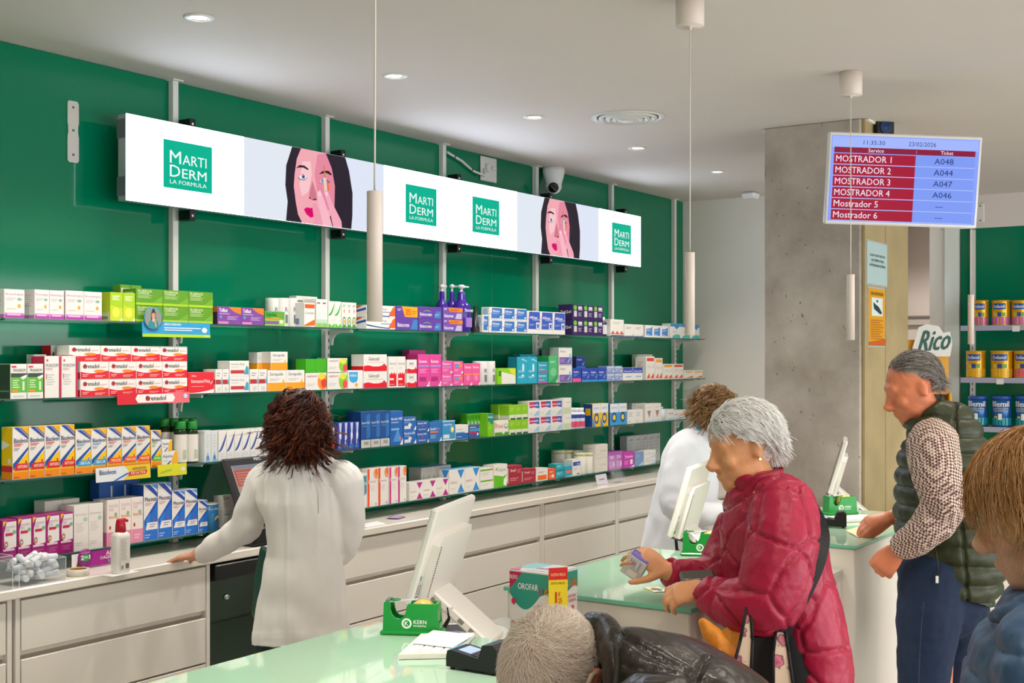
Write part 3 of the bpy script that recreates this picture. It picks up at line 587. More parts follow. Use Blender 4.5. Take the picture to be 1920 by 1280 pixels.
pk = '#e0489c'
design('pink_t', pk, [R(.03, .62, .97, .66, '#8fa0e0'), T('Iloteva', .08, .74, .75, .84, '#fbe0f0', .02), Ls(.1, .42, .8, .56, 3, '#f0a0cc'), R(.1, .16, .7, .3, '#b02a78'), P('#f0ece8', (1, 0), (1, .18), (.72, 0)), T('4', .86, .02, .96, .1, '#b04080', .02)], [R(0, 0, 1, 1, '#c02a78')])
design('pink_s', '#e45aa4', [R(.05, .46, .9, .54, '#a8a0dc'), T('Iloteva', .08, .68, .8, .86, '#fbe4f0', .02), P('#f0ece8', (1, 0), (1, .22), (.72, 0)), Ls(.1, .14, .6, .36, 2, '#f0a8d0')], [])
design('pink_c', '#e85aa4', [R(.2, .5, .56, .74, '#4aa0e0'), R(.56, .5, .9, .74, '#f09030'), Ls(.1, .8, .8, .92, 1, '#fbe0ee'), P('#f0ece8', (1, 0), (1, .22), (.72, 0)), Ls(.1, .16, .6, .36, 2, '#f0a8d0')], [])
design('pink_k', '#ea5a9c', [T('Iloteva', .1, .78, .85, .9, '#fbe4ee', .02), R(.05, .48, .95, .54, '#f09a50'), circ(.5, .34, .22, '#f088bc', .6), P('#f0ece8', (1, 0), (1, .14), (.72, 0))], [])
design('limewhite', '#8ccf2a', [P(W_, (.2, .02), (.98, .02), (.98, .55), (.2, .78)), P('#d8e23a', (.6, .98), (.98, .98), (.98, .5), (.7, .72)), R(.04, .5, .16, .85, '#3f7a1c'), R(.3, .2, .5, .3, '#f0e8d8')], [])
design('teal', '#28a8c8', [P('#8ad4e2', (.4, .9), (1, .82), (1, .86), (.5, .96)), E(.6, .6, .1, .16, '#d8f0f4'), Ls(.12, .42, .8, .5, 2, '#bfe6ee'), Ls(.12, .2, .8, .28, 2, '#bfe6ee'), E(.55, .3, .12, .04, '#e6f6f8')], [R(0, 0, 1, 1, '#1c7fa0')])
design('teal_p', '#28a0bc', [R(.02, .0, .98, .12, '#d848a0'), T('lactona', .1, .6, .8, .8, '#e4f4f6', .02), circ(.2, .42, .08, '#d86a80', 1.0), Ls(.1, .2, .7, .34, 1, '#aadce6')], [])
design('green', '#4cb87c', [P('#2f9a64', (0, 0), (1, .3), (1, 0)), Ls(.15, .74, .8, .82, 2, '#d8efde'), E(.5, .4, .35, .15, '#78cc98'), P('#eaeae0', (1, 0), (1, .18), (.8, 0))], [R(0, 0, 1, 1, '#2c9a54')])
design('aero', W_, [R(.03, .02, .97, .44, '#7a5aac'), R(0, .97, 1, 1, '#48b0e0'), T('Aero', .1, .72, .5, .86, '#8a8a98', .01), P('#6cb8e0', (.6, .12), (.75, .1), (.92, .42), (.86, .66), (.78, .6), (.82, .4)), Ls(.08, .12, .5, .36, 3, '#b0a0d0')], [R(0, 0, 1, 1, '#b8c0bc')])
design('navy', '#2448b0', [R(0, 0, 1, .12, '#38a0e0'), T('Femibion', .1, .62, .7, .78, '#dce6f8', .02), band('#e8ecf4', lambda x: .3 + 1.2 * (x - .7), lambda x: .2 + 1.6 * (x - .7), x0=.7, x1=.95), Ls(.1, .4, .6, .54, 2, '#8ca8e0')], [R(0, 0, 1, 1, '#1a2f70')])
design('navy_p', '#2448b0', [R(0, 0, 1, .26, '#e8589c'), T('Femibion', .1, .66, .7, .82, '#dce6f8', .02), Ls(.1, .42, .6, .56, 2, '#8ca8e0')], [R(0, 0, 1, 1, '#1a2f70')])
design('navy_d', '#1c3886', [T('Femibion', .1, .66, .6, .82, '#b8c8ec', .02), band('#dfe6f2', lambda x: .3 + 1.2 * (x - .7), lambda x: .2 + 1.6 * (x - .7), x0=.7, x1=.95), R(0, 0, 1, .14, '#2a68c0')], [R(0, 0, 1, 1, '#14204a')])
design('pale_b', '#8c9ccc', [R(.05, .7, .95, .95, '#c4cce4'), Ls(.1, .3, .6, .6, 2, '#c8d0ea'), circ(.86, .3, .1, '#e4e6f0', 1.2)], [])
design('ast', W_, [R(.0, .58, 1, 1, '#2f50b8'), R(0, .9, 1, 1, '#1c3a98'), T('Astenolit', .1, .66, .9, .8, '#e0e8f8', .02), R(.3, .24, .85, .34, '#8fbce0')], [R(0, 0, 1, 1, '#dcdcda')])
sol = lambda c1: [R(.08, .80, .92, .94, c1), T('Sol', .1, .5, .9, .64, '#c8c0c4', .0), P('#e8401c', (.05, .06), (.45, .06), (.38, .3)), P('#f08a1c', (.3, .06), (.48, .06), (.40, .3)), P('#e8401c', (.52, .06), (.94, .06), (.86, .3)), P('#f08a1c', (.8, .06), (.96, .06), (.88, .3))]
design('sol_r', W_, sol('#e0402c'), [Ls(.2, .5, .8, .8, 3, '#d4b8b8')])
design('sol_o', W_, sol('#f0a01c'), [])
design('sol_s', W_, [R(.1, .7, .9, .88, '#f2b41c'), P('#ee6a1c', (.1, .08), (.95, .08), (.9, .36), (.5, .18)), Ls(.1, .5, .6, .6, 1, '#d0ccc6')], [])
# third tier
design('paina', W_, [P('#f4b41c', (.6, 0), (1, 0), (1, 1), (.8, 1), (.62, .5)), T('Aspaina', .04, .52, .66, .8, '#2a5aa8', .015), P('#1c4a98', (.2, .02), (.34, .02), (.6, .34), (.5, .34)), Ls(.05, .3, .4, .42, 1, '#b8c4d4')], [])
design('swoosh', W_, [band('#2c4f9e', lambda x: .30 + .52 * x ** 2.2, lambda x: .34 + .6 * x ** 1.3), Ls(.1, .12, .9, .26, 3, '#cdd4dc'), R(.05, .02, .95, .08, '#dfe6ec')], [P('#8fbfe4', (.2, 0), (.8, 0), (.5, .3)), Ls(.1, .4, .9, .9, 4, '#dadcdc')])
design('swoosh_b', '#d8dcde', [P('#7ab0dc', (.1, 0), (.9, 0), (.5, .35)), R(.3, .08, .7, .2, '#5a78b8'), Ls(.2, .45, .8, .9, 5, '#c8ccd0')], [])
design('orw', W_, [R(0, 0, 1, .5, '#e8481c'), curve('#e8481c', lambda x: .48 + .06 * math.sin(6 * x)), T('Dulcolax', .06, .82, .94, .92, '#d0503c', .01), circ(.8, .5, .13, '#f4ece4', .5), Ls(.1, .12, .8, .24, 2, '#f4a080')], [])
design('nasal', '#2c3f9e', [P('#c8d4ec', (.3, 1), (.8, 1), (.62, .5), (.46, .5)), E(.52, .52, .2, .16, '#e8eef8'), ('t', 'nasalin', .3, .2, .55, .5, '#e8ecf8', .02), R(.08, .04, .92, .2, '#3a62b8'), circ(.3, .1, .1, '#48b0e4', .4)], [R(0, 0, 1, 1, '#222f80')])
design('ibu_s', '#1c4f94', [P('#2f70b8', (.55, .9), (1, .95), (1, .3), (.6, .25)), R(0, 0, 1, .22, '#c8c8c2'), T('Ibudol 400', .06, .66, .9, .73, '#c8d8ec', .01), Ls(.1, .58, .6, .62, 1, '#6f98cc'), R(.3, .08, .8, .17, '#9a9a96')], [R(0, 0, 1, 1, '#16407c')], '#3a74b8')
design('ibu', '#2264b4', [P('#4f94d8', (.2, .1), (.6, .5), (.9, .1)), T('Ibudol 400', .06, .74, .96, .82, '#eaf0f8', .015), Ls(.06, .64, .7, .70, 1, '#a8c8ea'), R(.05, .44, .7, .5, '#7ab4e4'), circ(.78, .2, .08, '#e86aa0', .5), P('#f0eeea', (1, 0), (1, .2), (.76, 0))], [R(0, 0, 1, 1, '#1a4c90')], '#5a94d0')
design('ibu2', '#2468b8', [T('Ibudol 600', .06, .72, .9, .9, '#eaf0f8', .015), E(.5, .4, .14, .14, '#e6e0d6'), R(.06, .1, .55, .34, '#d8dce6'), P('#f0eeea', (1, 0), (1, .34), (.8, 0)), Ls(.06, .56, .5, .64, 1, '#a8c8ea')], [])
design('ibu3', '#2c62b0', [T('Ibudol 200', .06, .74, .8, .9, '#eaf0f8', .015), circ(.48, .56, .05, '#e04060', 1.6), R(.1, .14, .8, .32, '#4a6fb0'), Ls(.14, .18, .76, .28, 1, '#dfe4f0'), P('#f0eeea', (1, 0), (1, .34), (.84, 0))], [])
design('ibu4', '#2f72bc', [T('Ibudol', .06, .6, .5, .74, '#eaf0f8', .015), T('plus', .52, .6, .8, .72, '#e89090', .01), R(.04, .46, .7, .54, '#ee7a3a'), Ls(.06, .16, .6, .36, 3, '#9cc4e6'), P('#f0eeea', (1, 0), (1, .24), (.8, 0))], [])
design('ibu5', '#3a94cc', [T('Ibudol 40mg', .1, .72, .75, .86, '#eef4f8', .015), circ(.78, .54, .13, '#f4d83a', 1.2), circ(.78, .54, .06, '#f4f4ee', 1.2), R(.06, .1, .55, .3, '#d8e8ee'), curve('#e8eef0', lambda x: .06), R(0, .96, 1, 1, '#e8eef0')], [])
design('wb_low', W_, [R(0, 0, 1, .42, '#2468b4'), Ls(.06, .62, .6, .76, 1, '#b8c8d8'), R(0, .42, .7, .5, '#4f94cc'), Ls(.06, .12, .5, .24, 1, '#a8c8ea')], [])
design('db_red', '#3a5aa0', [R(0, .52, 1, .72, '#3f9ad0'), R(0, .34, .8, .5, '#c8304c'), Ls(.05, .76, .7, .9, 1, '#f0c850'), circ(.8, .28, .09, '#d8e0ee', 1.2)], [])
design('gcol', '#4aa820', [R(.2, .55, .8, .68, '#b8c8b0'), R(.2, .1, .8, .48, '#d4dccc'), R(.05, .78, .95, .95, '#3a8c18')], [R(0, 0, 1, 1, '#3f9a1c')])
design('gfront', '#7ac81e', [P('#1f8a7a', (0, 1), (1, 1), (1, .6), (.7, .52), (.2, .68), (0, .6)), T('Relaxia', .08, .8, .9, .9, '#dff0ea', .02), Ls(.2, .3, .8, .44, 2, '#b4e060')], [])
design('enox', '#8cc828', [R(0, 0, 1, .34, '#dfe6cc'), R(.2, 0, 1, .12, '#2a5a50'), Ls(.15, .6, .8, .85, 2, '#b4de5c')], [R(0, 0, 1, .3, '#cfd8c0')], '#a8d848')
design('fisi', '#eae4dc', [R(0, 0, 1, .22, '#4aa02c'), T('Fisiol', .12, .5, .6, .78, '#d06a5a', .01), R(0, .5, .1, .9, '#e0a8a0'), circ(.82, .62, .13, '#2f6a3c', 1.2), circ(.82, .64, .09, '#f0f0ea', 1.2), circ(.62, .2, .1, '#dfe8d0', 1.2)], [])
design('emul', W_, [P('#d0285c', (.05, .95), (.6, .95), (.6, .6), (.1, .55)), P('#4060b8', (.5, .95), (.95, .95), (.95, .5), (.5, .6)), T('movialin', .12, .68, .85, .82, '#fbf0f4', .02), P('#a8cce4', (.4, .05), (.95, .05), (.95, .4), (.7, .3)), Ls(.08, .1, .4, .3, 2, '#d8d4d2')], [])
design('celad', W_, [R(.05, .05, .95, .4, '#c8d6b4'), Ls(.3, .66, .9, .8, 1, '#cac8c4')], [Ls(.1, .2, .8, .8, 3, '#cccac6')])
design('optal_y', '#f2c014', [R(0, .6, 1, 1, '#e4e8ee'), T('optava', .15, .74, .85, .86, '#9ab4d4', .02), E(.5, .36, .3, .24, '#2456a0'), E(.5, .36, .18, .13, '#f0d040'), P('#3a94d0', (0, 0), (.4, 0), (0, .4))], [R(0, 0, 1, 1, '#1c4c98'), R(.2, .5, .8, .8, '#e8b41c')])
design('optal_b', '#3f9fd8', [R(0, .6, 1, 1, '#e4e8ee'), T('optava', .15, .74, .85, .86, '#9ab4d4', .02), E(.5, .36, .3, .24, '#1c4890'), E(.5, .36, .18, .13, '#f0d040')], [R(0, 0, 1, 1, '#1c4c98'), R(.2, .1, .8, .5, '#dfe4ea')])
design('optd', W_, [P('#e8743c', (.25, .62), (.75, .62), (.5, .2)), circ(.5, .52, .15, '#5a94c8', .7), curve('#b8dcec', lambda x: .1), Ls(.2, .74, .8, .84, 1, '#d0cccc')], [Ls(.2, .3, .8, .9, 4, '#cfd0d0')])
design('lblue', W_, [curve('#a8d4ec', lambda x: .2), circ(.3, .6, .1, '#4a78b8', .8), circ(.7, .6, .1, '#4a78b8', .8)], [])
# bottom tier
design('btos', '#9c1470', [P('#ebe2e4', (.12, .38), (.3, .3), (1, .34), (1, .96), (.3, .96), (.12, .7)), P('#f2b81c', (.04, .98), (.3, .98), (.04, .84)), T('broncho', .2, .80, .92, .88, '#b090a8', .005), T('tos', .2, .72, .5, .8, '#b090a8', .005), R(.2, .62, .74, .69, '#c42a4c'), E(.84, .7, .14, .05, '#7ab496'), circ(.26, .42, .15, '#e8a020', .55), circ(.26, .42, .1, '#4a80c0', .55), circ(.26, .42, .05, '#f4f0ec', .55), R(.05, .26, .85, .31, '#e4c8dc'), Ls(.2, .08, .85, .2, 3, '#c060a4')], [T('broncho', .2, .84, .7, .9, '#c080b0', 0), Ls(.15, .3, .7, .7, 8, '#b04c94')], '#a82a80')
design('bwhite', '#e6e1dc', [E(.78, .68, .16, .05, '#a8c8b4'), T('Bronchogrip', .1, .76, .9, .82, '#b8a8b4', 0), Ls(.1, .4, .7, .62, 5, '#d2ccc8'), Ls(.1, .1, .6, .2, 2, '#d4c8cc')], [Ls(.15, .4, .8, .8, 4, '#d4cfca')], '#e4dfd8')
design('btpink', '#ebe2de', [R(0, 0, 1, .30, '#e08cae'), T('broncho', .15, .84, .92, .92, '#c8a8b4', .0), T('tos', .15, .76, .5, .83, '#c8a8b4', 0), E(.72, .68, .14, .045, '#88bca0'), T('kids', .15, .6, .9, .66, '#e89030', .02), circ(.22, .4, .09, '#d03a48', .5), Ls(.2, .08, .8, .2, 2, '#f0c0d0')], [R(0, 0, 1, .30, '#d870a0')], '#e4dfd8')
muc = [P('#1f6fd0', (0, 0), (1, 0), (1, .72), (0, .36)), P('#1d4fb8', (0, .25), (0, .36), (1, .72), (1, .66)), P('#1c48a8', (0, 1), (.45, 1), (1, .84), (1, .76)), P('#4a90e0', (.5, 1), (1, 1), (1, .9)), P('#2f80dc', (.1, .36), (.5, .5), (.2, .1)),
       T('Mucosan', .06, .70, .97, .78, '#22326e', .018), Ls(.08, .62, .6, .68, 2, '#d8a090'), P('#e8e6ea', (.1, .19), (1, .19), (1, .32), (.25, .32)), Ls(.4, .22, .9, .30, 2, '#8c92a8'), circ(.72, .36, .05, '#d03848', .6), Ls(.06, .03, .5, .12, 2, '#9cc4f0')]
design('muco', W_, muc, [P('#1c4fa8', (0, 0), (1, 0), (1, 1), (0, 1)), P('#2f74cc', (0, .4), (1, .7), (1, .5), (0, .2))], '#c4ccd8')
design('muco_b', '#1f5cb4', [P('#2c7ccc', (0, .3), (.4, .6), (1, .5), (1, .1)), P('#e6e4e2', (.88, .0), (1, 0), (1, .9), (.88, .9)), ('t', 'MUCOSAN', .9, .1, .98, .5, '#2a2c50', .01)], [], '#c4ccd8')
design('infant', W_, [R(.3, .42, 1, .92, '#4a94ac'), E(.65, .5, .35, .16, '#4a94ac'), T('infatos', .35, .66, .98, .78, '#dceef2', .02), Ls(.3, .12, .7, .16, 1, '#c8c8c4')], [], '#e6e2dc')
def eny(c): return [R(0, 0, .2, 1, c), E(.2, .66, .1, .06, W_), E(.85, .86, .26, .14, '#f0a070'), E(.9, .9, .18, .08, '#ec7a40'), T('Enandy', .14, .62, .8, .68, '#d4909c', .005), Ls(.3, .4, .7, .54, 3, '#d8d4d0'), R(.75, .04, .85, .08, '#7a7a7a')]
design('en_o', W_, eny('#ee501c'), [R(.0, 0, .3, 1, '#e8c8b8')], '#e6dfd8'); design('en_m', W_, eny('#d81c88'), [], '#e6dfd8')
def tri(c): return [P(c, (.52, .97), (.98, .97), (.75, .6)), P(c, (.52, .03), (.98, .03), (.75, .4)), T('NARIVA', .06, .42, .5, .52, '#d89aa4', .005), Ls(.06, .16, .45, .26, 2, '#d4d0d0')]
design('tri_m', W_, tri('#b8288c'), [T('NARIVA', .3, .3, .6, .8, '#b0a8aa', 0)], '#dedbd8'); design('tri_b', W_, tri('#3290dc'), [P('#3290dc', (.3, 1), (1, 1), (.6, .6))], '#6ab0e4')
design('tri_s', '#c4c2be', [('t', 'NARIVA', .35, .25, .65, .75, '#7a6a78', 0)], [], '#5a94cc')
design('gband', W_, [R(0, .72, .85, .88, '#6ab428'), R(.85, .72, 1, .88, '#e8743c'), Ls(.1, .3, .8, .6, 3, '#d4d2cc')], [], '#e0ded6')
design('gcurve', W_, [P('#62c01e', (0, 0), (1, 0), (1, .2), (.7, .3), (1, .55), (.7, .46), (0, .56)), P('#f0f2ea', (.7, .1), (.9, .02), (.99, .3), (.75, .34)), T('Digest', .3, .66, .9, .84, '#a8a8a4', .0), P('#62c01e', (.1, .8), (.2, .74), (.28, .92))], [], '#e6e4dc')
design('wine', '#a8243c', [T('Stopf', .12, .66, .55, .84, '#f0dce0', .02), Ls(.1, .2, .8, .4, 2, '#d88a98'), Ls(.65, .6, .95, .8, 3, '#d88a98')], [R(0, .1, 1, .9, '#e8dcdc')], '#b84a5c')
design('worange', W_, [R(.12, .08, .9, .46, '#ee6a1c'), Ls(.15, .6, .8, .76, 2, '#c89a8c')], [], '#e6e2dc')
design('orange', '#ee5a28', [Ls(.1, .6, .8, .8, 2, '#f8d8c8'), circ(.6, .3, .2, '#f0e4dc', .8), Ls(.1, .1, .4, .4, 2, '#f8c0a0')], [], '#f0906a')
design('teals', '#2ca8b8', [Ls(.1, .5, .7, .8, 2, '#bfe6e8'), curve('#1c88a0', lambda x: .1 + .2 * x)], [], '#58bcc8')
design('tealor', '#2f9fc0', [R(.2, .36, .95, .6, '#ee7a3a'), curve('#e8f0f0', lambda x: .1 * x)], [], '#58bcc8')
design('wbl', W_, [R(.05, .62, .92, .86, '#2450b0'), T('Mevid', .5, .66, .88, .78, '#dfe6f4', .02), R(.5, .06, .8, .14, '#7a7a7a'), Ls(.1, .3, .6, .5, 2, '#ccd0d6')], [], '#e2e0da')
design('wbox', '#e2ddd4', [T('Lanej', .36, .4, .88, .62, '#b8b2b0', 0), Ls(.1, .2, .5, .3, 1, '#d0ccc4')], [Ls(.2, .2, .8, .8, 3, '#cfcac0')], '#dedad0')
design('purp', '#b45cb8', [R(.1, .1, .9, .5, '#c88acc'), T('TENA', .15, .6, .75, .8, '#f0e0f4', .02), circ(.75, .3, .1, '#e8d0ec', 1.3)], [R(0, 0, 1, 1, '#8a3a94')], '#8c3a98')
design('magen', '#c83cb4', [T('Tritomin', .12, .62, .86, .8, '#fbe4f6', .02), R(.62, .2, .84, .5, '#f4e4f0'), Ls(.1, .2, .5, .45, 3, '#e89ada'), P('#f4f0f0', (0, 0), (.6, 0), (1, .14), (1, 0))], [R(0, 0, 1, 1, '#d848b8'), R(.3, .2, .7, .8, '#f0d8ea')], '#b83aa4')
design('stb', '#7a9cc8', [Ls(.1, .6, .6, .8, 2, '#a8c0e0'), P('#b8d0ea', (.3, 0), (1, 0), (1, .3))], [], '#98b0d0')
design('wlb', W_, [R(0, .42, 1, .5, '#a8c4e4'), P('#b4d0ec', (.5, 0), (1, 0), (1, .3)), Ls(.1, .6, .7, .86, 2, '#c8d4e0')], [], '#d8dcde')
design('grey', '#b4b8ba', [Ls(.2, .3, .8, .9, 5, '#a2a6a8'), R(.6, .85, .8, .9, '#6a6c70')], [], '#c8cccc')

CART = {}
def carton_mesh(key, w, h, d):
    k = (key, round(w, 3), round(h, 3), round(d, 3))
    if k in CART: return CART[k]
    body, front, side, top = DES[key]
    b = MB(); w2, d2 = w / 2 - .0008, d / 2 - .0008
    b.obox((0, 0, h / 2), ((1, 0, 0), (0, 1, 0), (0, 0, 1)), (w2, d2, h / 2 - .0003), PR(body), .0012)
    g = .0012
    b.printing(front, (-w2 + g, -d2, g), (2 * (w2 - g), 0, 0), (0, 0, h - 2 * g), .00012, .0002)
    b.printing(side, (-w2, d2 - g, g), (0, -2 * (d2 - g), 0), (0, 0, h - 2 * g), .00012, .0002)
    if top: b.printing([R(0, 0, 1, 1, top)], (-w2 + g, -d2 + g, h - .0004), (2 * (w2 - g), 0, 0), (0, 2 * (d2 - g), 0), .00012, .0002)
    # tuck-flap seam on the lid
    b.box(-w2 + g, w2 - g, -d2 + .004, -d2 + .0048, h - .0004, h + .0001, PR('#8c8a86'))
    CART[k] = b.mesh('carton'); return CART[k]
TIERN = ['top shelf', 'second shelf', 'third shelf', 'bottom shelf']
stack_top = {}
def cartons(tier, key, x0, x1, ytop, n=1, k=1, dep=.08, back=0.0, base=None, desc='', deep=1, name='carton', cat='carton', gapw=0.0):
    v = VS + .006 + back
    a, z = at_v(x0, 600, v).x, at_v(x1, 600, v).x
    zb0 = SZ[tier] + .0005 if base is None else base
    ht = at_v(x0, ytop, v).z - zb0
    w, h = (z - a) / n, ht / k
    dep = min(dep, (WALL - .036 - v) / deep)
    me = carton_mesh(key, w - gapw, h, dep)
    grp = desc + ' on the ' + TIERN[tier]
    tn = {1: [''], 2: ['lower row', 'upper row'], 3: ['bottom row', 'middle row', 'top row']}[k]
    for q in range(deep):
        for i in range(k):
            for j in range(n):
                o = bpy.data.objects.new(name, me); col.objects.link(o)
                o.location = (a + w * (j + .5), v + dep * (q + .5) + random.uniform(0, .0015), zb0 + h * i)
                lab = desc
                if n > 1: lab += ', %s from left' % ORD[j]
                if k > 1: lab += ', ' + tn[i]
                if q: lab += ', behind'
                tag(o, lab + ', ' + TIERN[tier] if len((lab + TIERN[tier]).split()) < 15 else lab, cat, grp if n * k * deep > 1 else None)
    return zb0 + ht
C = cartons
# ---- top shelf
C(0, 'bgrip', 8, 47, 541, dep=.075, desc='white and mauve cold-relief carton at the picture edge')
C(0, 'bgrip', 65, 121, 542, n=2, dep=.075, desc='white and mauve cold-relief carton of the inner pair')
C(0, 'bgrip', 123, 192, 544, n=2, dep=.075, desc='white and mauve cold-relief carton beside the lime cartons')
C(0, 'lime', 207, 254, 547, n=2, dep=.07, desc='narrow lime green carton')
C(0, 'fluim', 255, 400, 540, n=3, k=2, dep=.085, desc='mid green carton with lime band')
C(0, 'fluim_b', 226, 266, 533, n=2, dep=.05, back=.10, desc='white-faced green carton standing behind')
C(0, 'telf', 408, 496, 574, n=2, dep=.07, desc='purple carton with orange corner')
C(0, 'fluil', 497, 535, 583, dep=.05, desc='small green carton with orange stripe')
C(0, 'coryt', 571, 591, 567, dep=.085, desc='white carton with orange blocks')
C(0, 'white2', 556, 596, 554, n=2, dep=.05, back=.10, desc='plain white carton at the back')
C(0, 'mint', 593, 615, 560, n=2, dep=.08, desc='white carton with pale green foot')
C(0, 'gswirl', 616, 640, 564, n=2, dep=.08, desc='white carton with green swirl')
C(0, 'egg', 641, 669, 566, n=3, dep=.08, desc='narrow white carton with orange daisy')
C(0, 'forte', 687, 742, 571, k=2, dep=.10, desc='white carton with orange and blue swoosh')
C(0, 'fisio30', 743, 784, 573, dep=.06, desc='purple cream carton with yellow thirty percent flash')
C(0, 'fisio', 785, 829, 574, k=2, dep=.06, desc='purple cream carton with blue tab')
C(0, 'fisio50', 831, 868, 575, k=2, dep=.06, desc='purple cream carton with orange gift flash')
C(0, 'almax', 918, 988, 575, n=3, k=2, dep=.06, desc='small white and blue antacid carton')
C(0, 'almax', 905, 916, 590, dep=.06, desc='single narrow white and blue antacid carton')
C(0, 'almax_t', 989, 1060, 582, n=3, dep=.055, desc='tall blue antacid carton')
C(0, 'zzq', 1074, 1131, 570, n=3, k=2, dep=.11, desc='dark purple sleep-aid carton with green disc')
C(0, 'wred', 1145, 1170, 598, dep=.08, desc='white carton with red triangles')
C(0, 'wgrey', 1171, 1207, 607, n=2, dep=.07, desc='small white carton with blue foot line')
C(0, 'wblue', 1210, 1254, 609, n=3, dep=.07, desc='small white carton with blue square')
C(0, 'teal_w', 1257, 1312, 606, n=3, dep=.07, desc='white and blue carton with teal corner')
# ---- second shelf
C(1, 'pran', 20, 82, 682, n=2, dep=.08, desc='green and white aroma carton')
C(1, 'white2', 64, 88, 664, dep=.05, back=.09, desc='grey-white carton with dark heading at the back')
C(1, 'muno', 84, 147, 667, n=2, dep=.085, desc='tall white carton with crimson edge')
zt = C(1, 'fren', 151, 352, 678, n=4, k=2, dep=.08, desc='white and red cold-remedy carton with orange flash')
C(1, 'fren', 130, 352, 647, n=4, dep=.08, base=zt, back=.004, desc='white and red cold-remedy carton, uppermost row')
C(1, 'fren_b', 96, 140, 647, n=2, dep=.06, back=.112, desc='white and red cold-remedy carton peeping from the back')
C(1, 'inmun', 353, 402, 698, dep=.09, desc='bright red carton with white lettering')
C(1, 'nod', 404, 430, 692, n=2, dep=.08, desc='small white carton with dark red band and blue tip')
C(1, 'neod', 431, 468, 676, k=2, dep=.08, desc='white carton with dark red bar and blue curl')
C(1, 'nod', 469, 501, 692, n=2, dep=.08, desc='small white carton with dark red band beside the lozenges')
zs = C(1, 'streps', 502, 572, 694, n=2, dep=.07, desc='white and orange lozenge carton')
C(1, 'streps', 508, 540, 659, dep=.07, base=zs, desc='white and orange lozenge carton on top of the others')
C(1, 'streps_s', 483, 507, 660, n=3, dep=.06, base=zs - .0, back=.055, desc='narrow grey and orange lozenge carton turned sideways')
za = C(1, 'angi_r', 573, 613, 699, dep=.075, desc='white carton with orange and red throat picture')
C(1, 'angi', 614, 652, 699, dep=.075, desc='white carton with green and red throat picture')
C(1, 'angi_s', 574, 613, 673, n=5, dep=.07, base=za, desc='thin bright green carton turned sideways')
C(1, 'angi', 614, 652, 671, dep=.07, base=za + .001, desc='white carton with green throat picture, on top')
C(1, 'cinf', 653, 681, 694, dep=.07, desc='white carton with sky blue drop')
C(1, 'geloc', 682, 726, 664, k=2, dep=.085, desc='white carton with wide red foot')
C(1, 'geloc_t', 729, 761, 668, n=2, dep=.085, desc='tall white carton with red jagged block')
C(1, 'geloc', 763, 782, 674, k=2, dep=.07, desc='small white carton with red foot')
C(1, 'pink_t', 784, 828, 664, n=2, dep=.08, desc='tall hot pink carton with lilac stripe')
C(1, 'pink_t', 768, 798, 656, n=2, dep=.05, back=.12, desc='hot pink carton at the back')
C(1, 'pink_s', 829, 849, 676, k=2, dep=.07, desc='pink carton with lilac stripe')
C(1, 'pink_c', 850, 869, 677, k=2, dep=.07, desc='pink carton with blue and orange capsule')
C(1, 'pink_k', 870, 901, 681, n=2, dep=.07, desc='narrow pink carton with orange line')
C(1, 'limewhite', 934, 968, 690, dep=.06, desc='lime green and white carton')
C(1, 'teal', 970, 1008, 669, n=2, dep=.07, desc='turquoise carton with white leaf')
C(1, 'teal', 975, 1008, 664, n=3, dep=.05, back=.10, desc='turquoise carton in the row behind')
C(1, 'teal_p', 1009, 1028, 678, k=2, dep=.07, desc='turquoise carton with pink foot')
C(1, 'green', 1029, 1046, 667, dep=.09, desc='tall mint green carton')
C(1, 'aero', 1048, 1073, 651, k=2, dep=.07, desc='white and violet carton with blue capsule')
C(1, 'grey', 1028, 1064, 656, n=3, dep=.05, back=.12, desc='tall pale grey carton at the back')
zn = C(1, 'navy_p', 1074, 1090, 690, dep=.07, desc='navy blue carton with pink foot')
C(1, 'navy', 1091, 1137, 690, n=3, dep=.07, desc='navy blue carton with white curl')
C(1, 'navy_d', 1081, 1098, 668, dep=.06, base=zn, back=.004, desc='dark navy carton lying on top')
C(1, 'pale_b', 1138, 1167, 686, n=2, k=2, dep=.07, desc='small pale blue carton')
C(1, 'ast', 1168, 1205, 689, n=2, dep=.07, desc='white carton with deep blue head')
C(1, 'sol_r', 1212, 1228, 668, dep=.09, desc='white carton with red head and flames')
C(1, 'sol_o', 1229, 1243, 671, dep=.09, desc='white carton with yellow head and flames')
C(1, 'sol_o', 1244, 1262, 682, dep=.08, desc='shorter white carton with orange head and flames')
C(1, 'sol_r', 1263, 1282, 682, dep=.08, desc='shorter white carton with red head and flames')
C(1, 'sol_s', 1283, 1318, 694, n=2, dep=.06, desc='small white carton with yellow head', gapw=.006)
C(1, 'white2', 1196, 1224, 664, n=2, dep=.05, back=.12, desc='plain white carton behind the flame cartons')
# ---- third shelf
C(2, 'bis_r', 24, 141, 801, n=4, dep=.07, desc='yellow and orange syrup carton with red tab')
C(2, 'bis_b', 142, 200, 806, n=2, dep=.07, desc='yellow and orange syrup carton with light blue tab')
C(2, 'bis_o', 201, 282, 802, n=3, dep=.07, desc='yellow and orange syrup carton with orange tab')
C(2, 'bis_g', 284, 303, 807, dep=.05, desc='small yellow syrup carton with green tab')
zp = C(2, 'paina', 304, 335, 847, dep=.05, desc='white and yellow tablet carton, lower one')
C(2, 'paina', 304, 324, 825, dep=.05, base=zp, desc='white and yellow tablet carton, upper one')
C(2, 'swoosh', 410, 540, 808, n=9, dep=.09, desc='white carton with dark blue swoosh')
C(2, 'swoosh_b', 384, 409, 808, n=2, dep=.08, desc='pale grey-blue carton turned sideways')
C(2, 'orw', 606, 628, 802, dep=.07, desc='white and red-orange laxative carton')
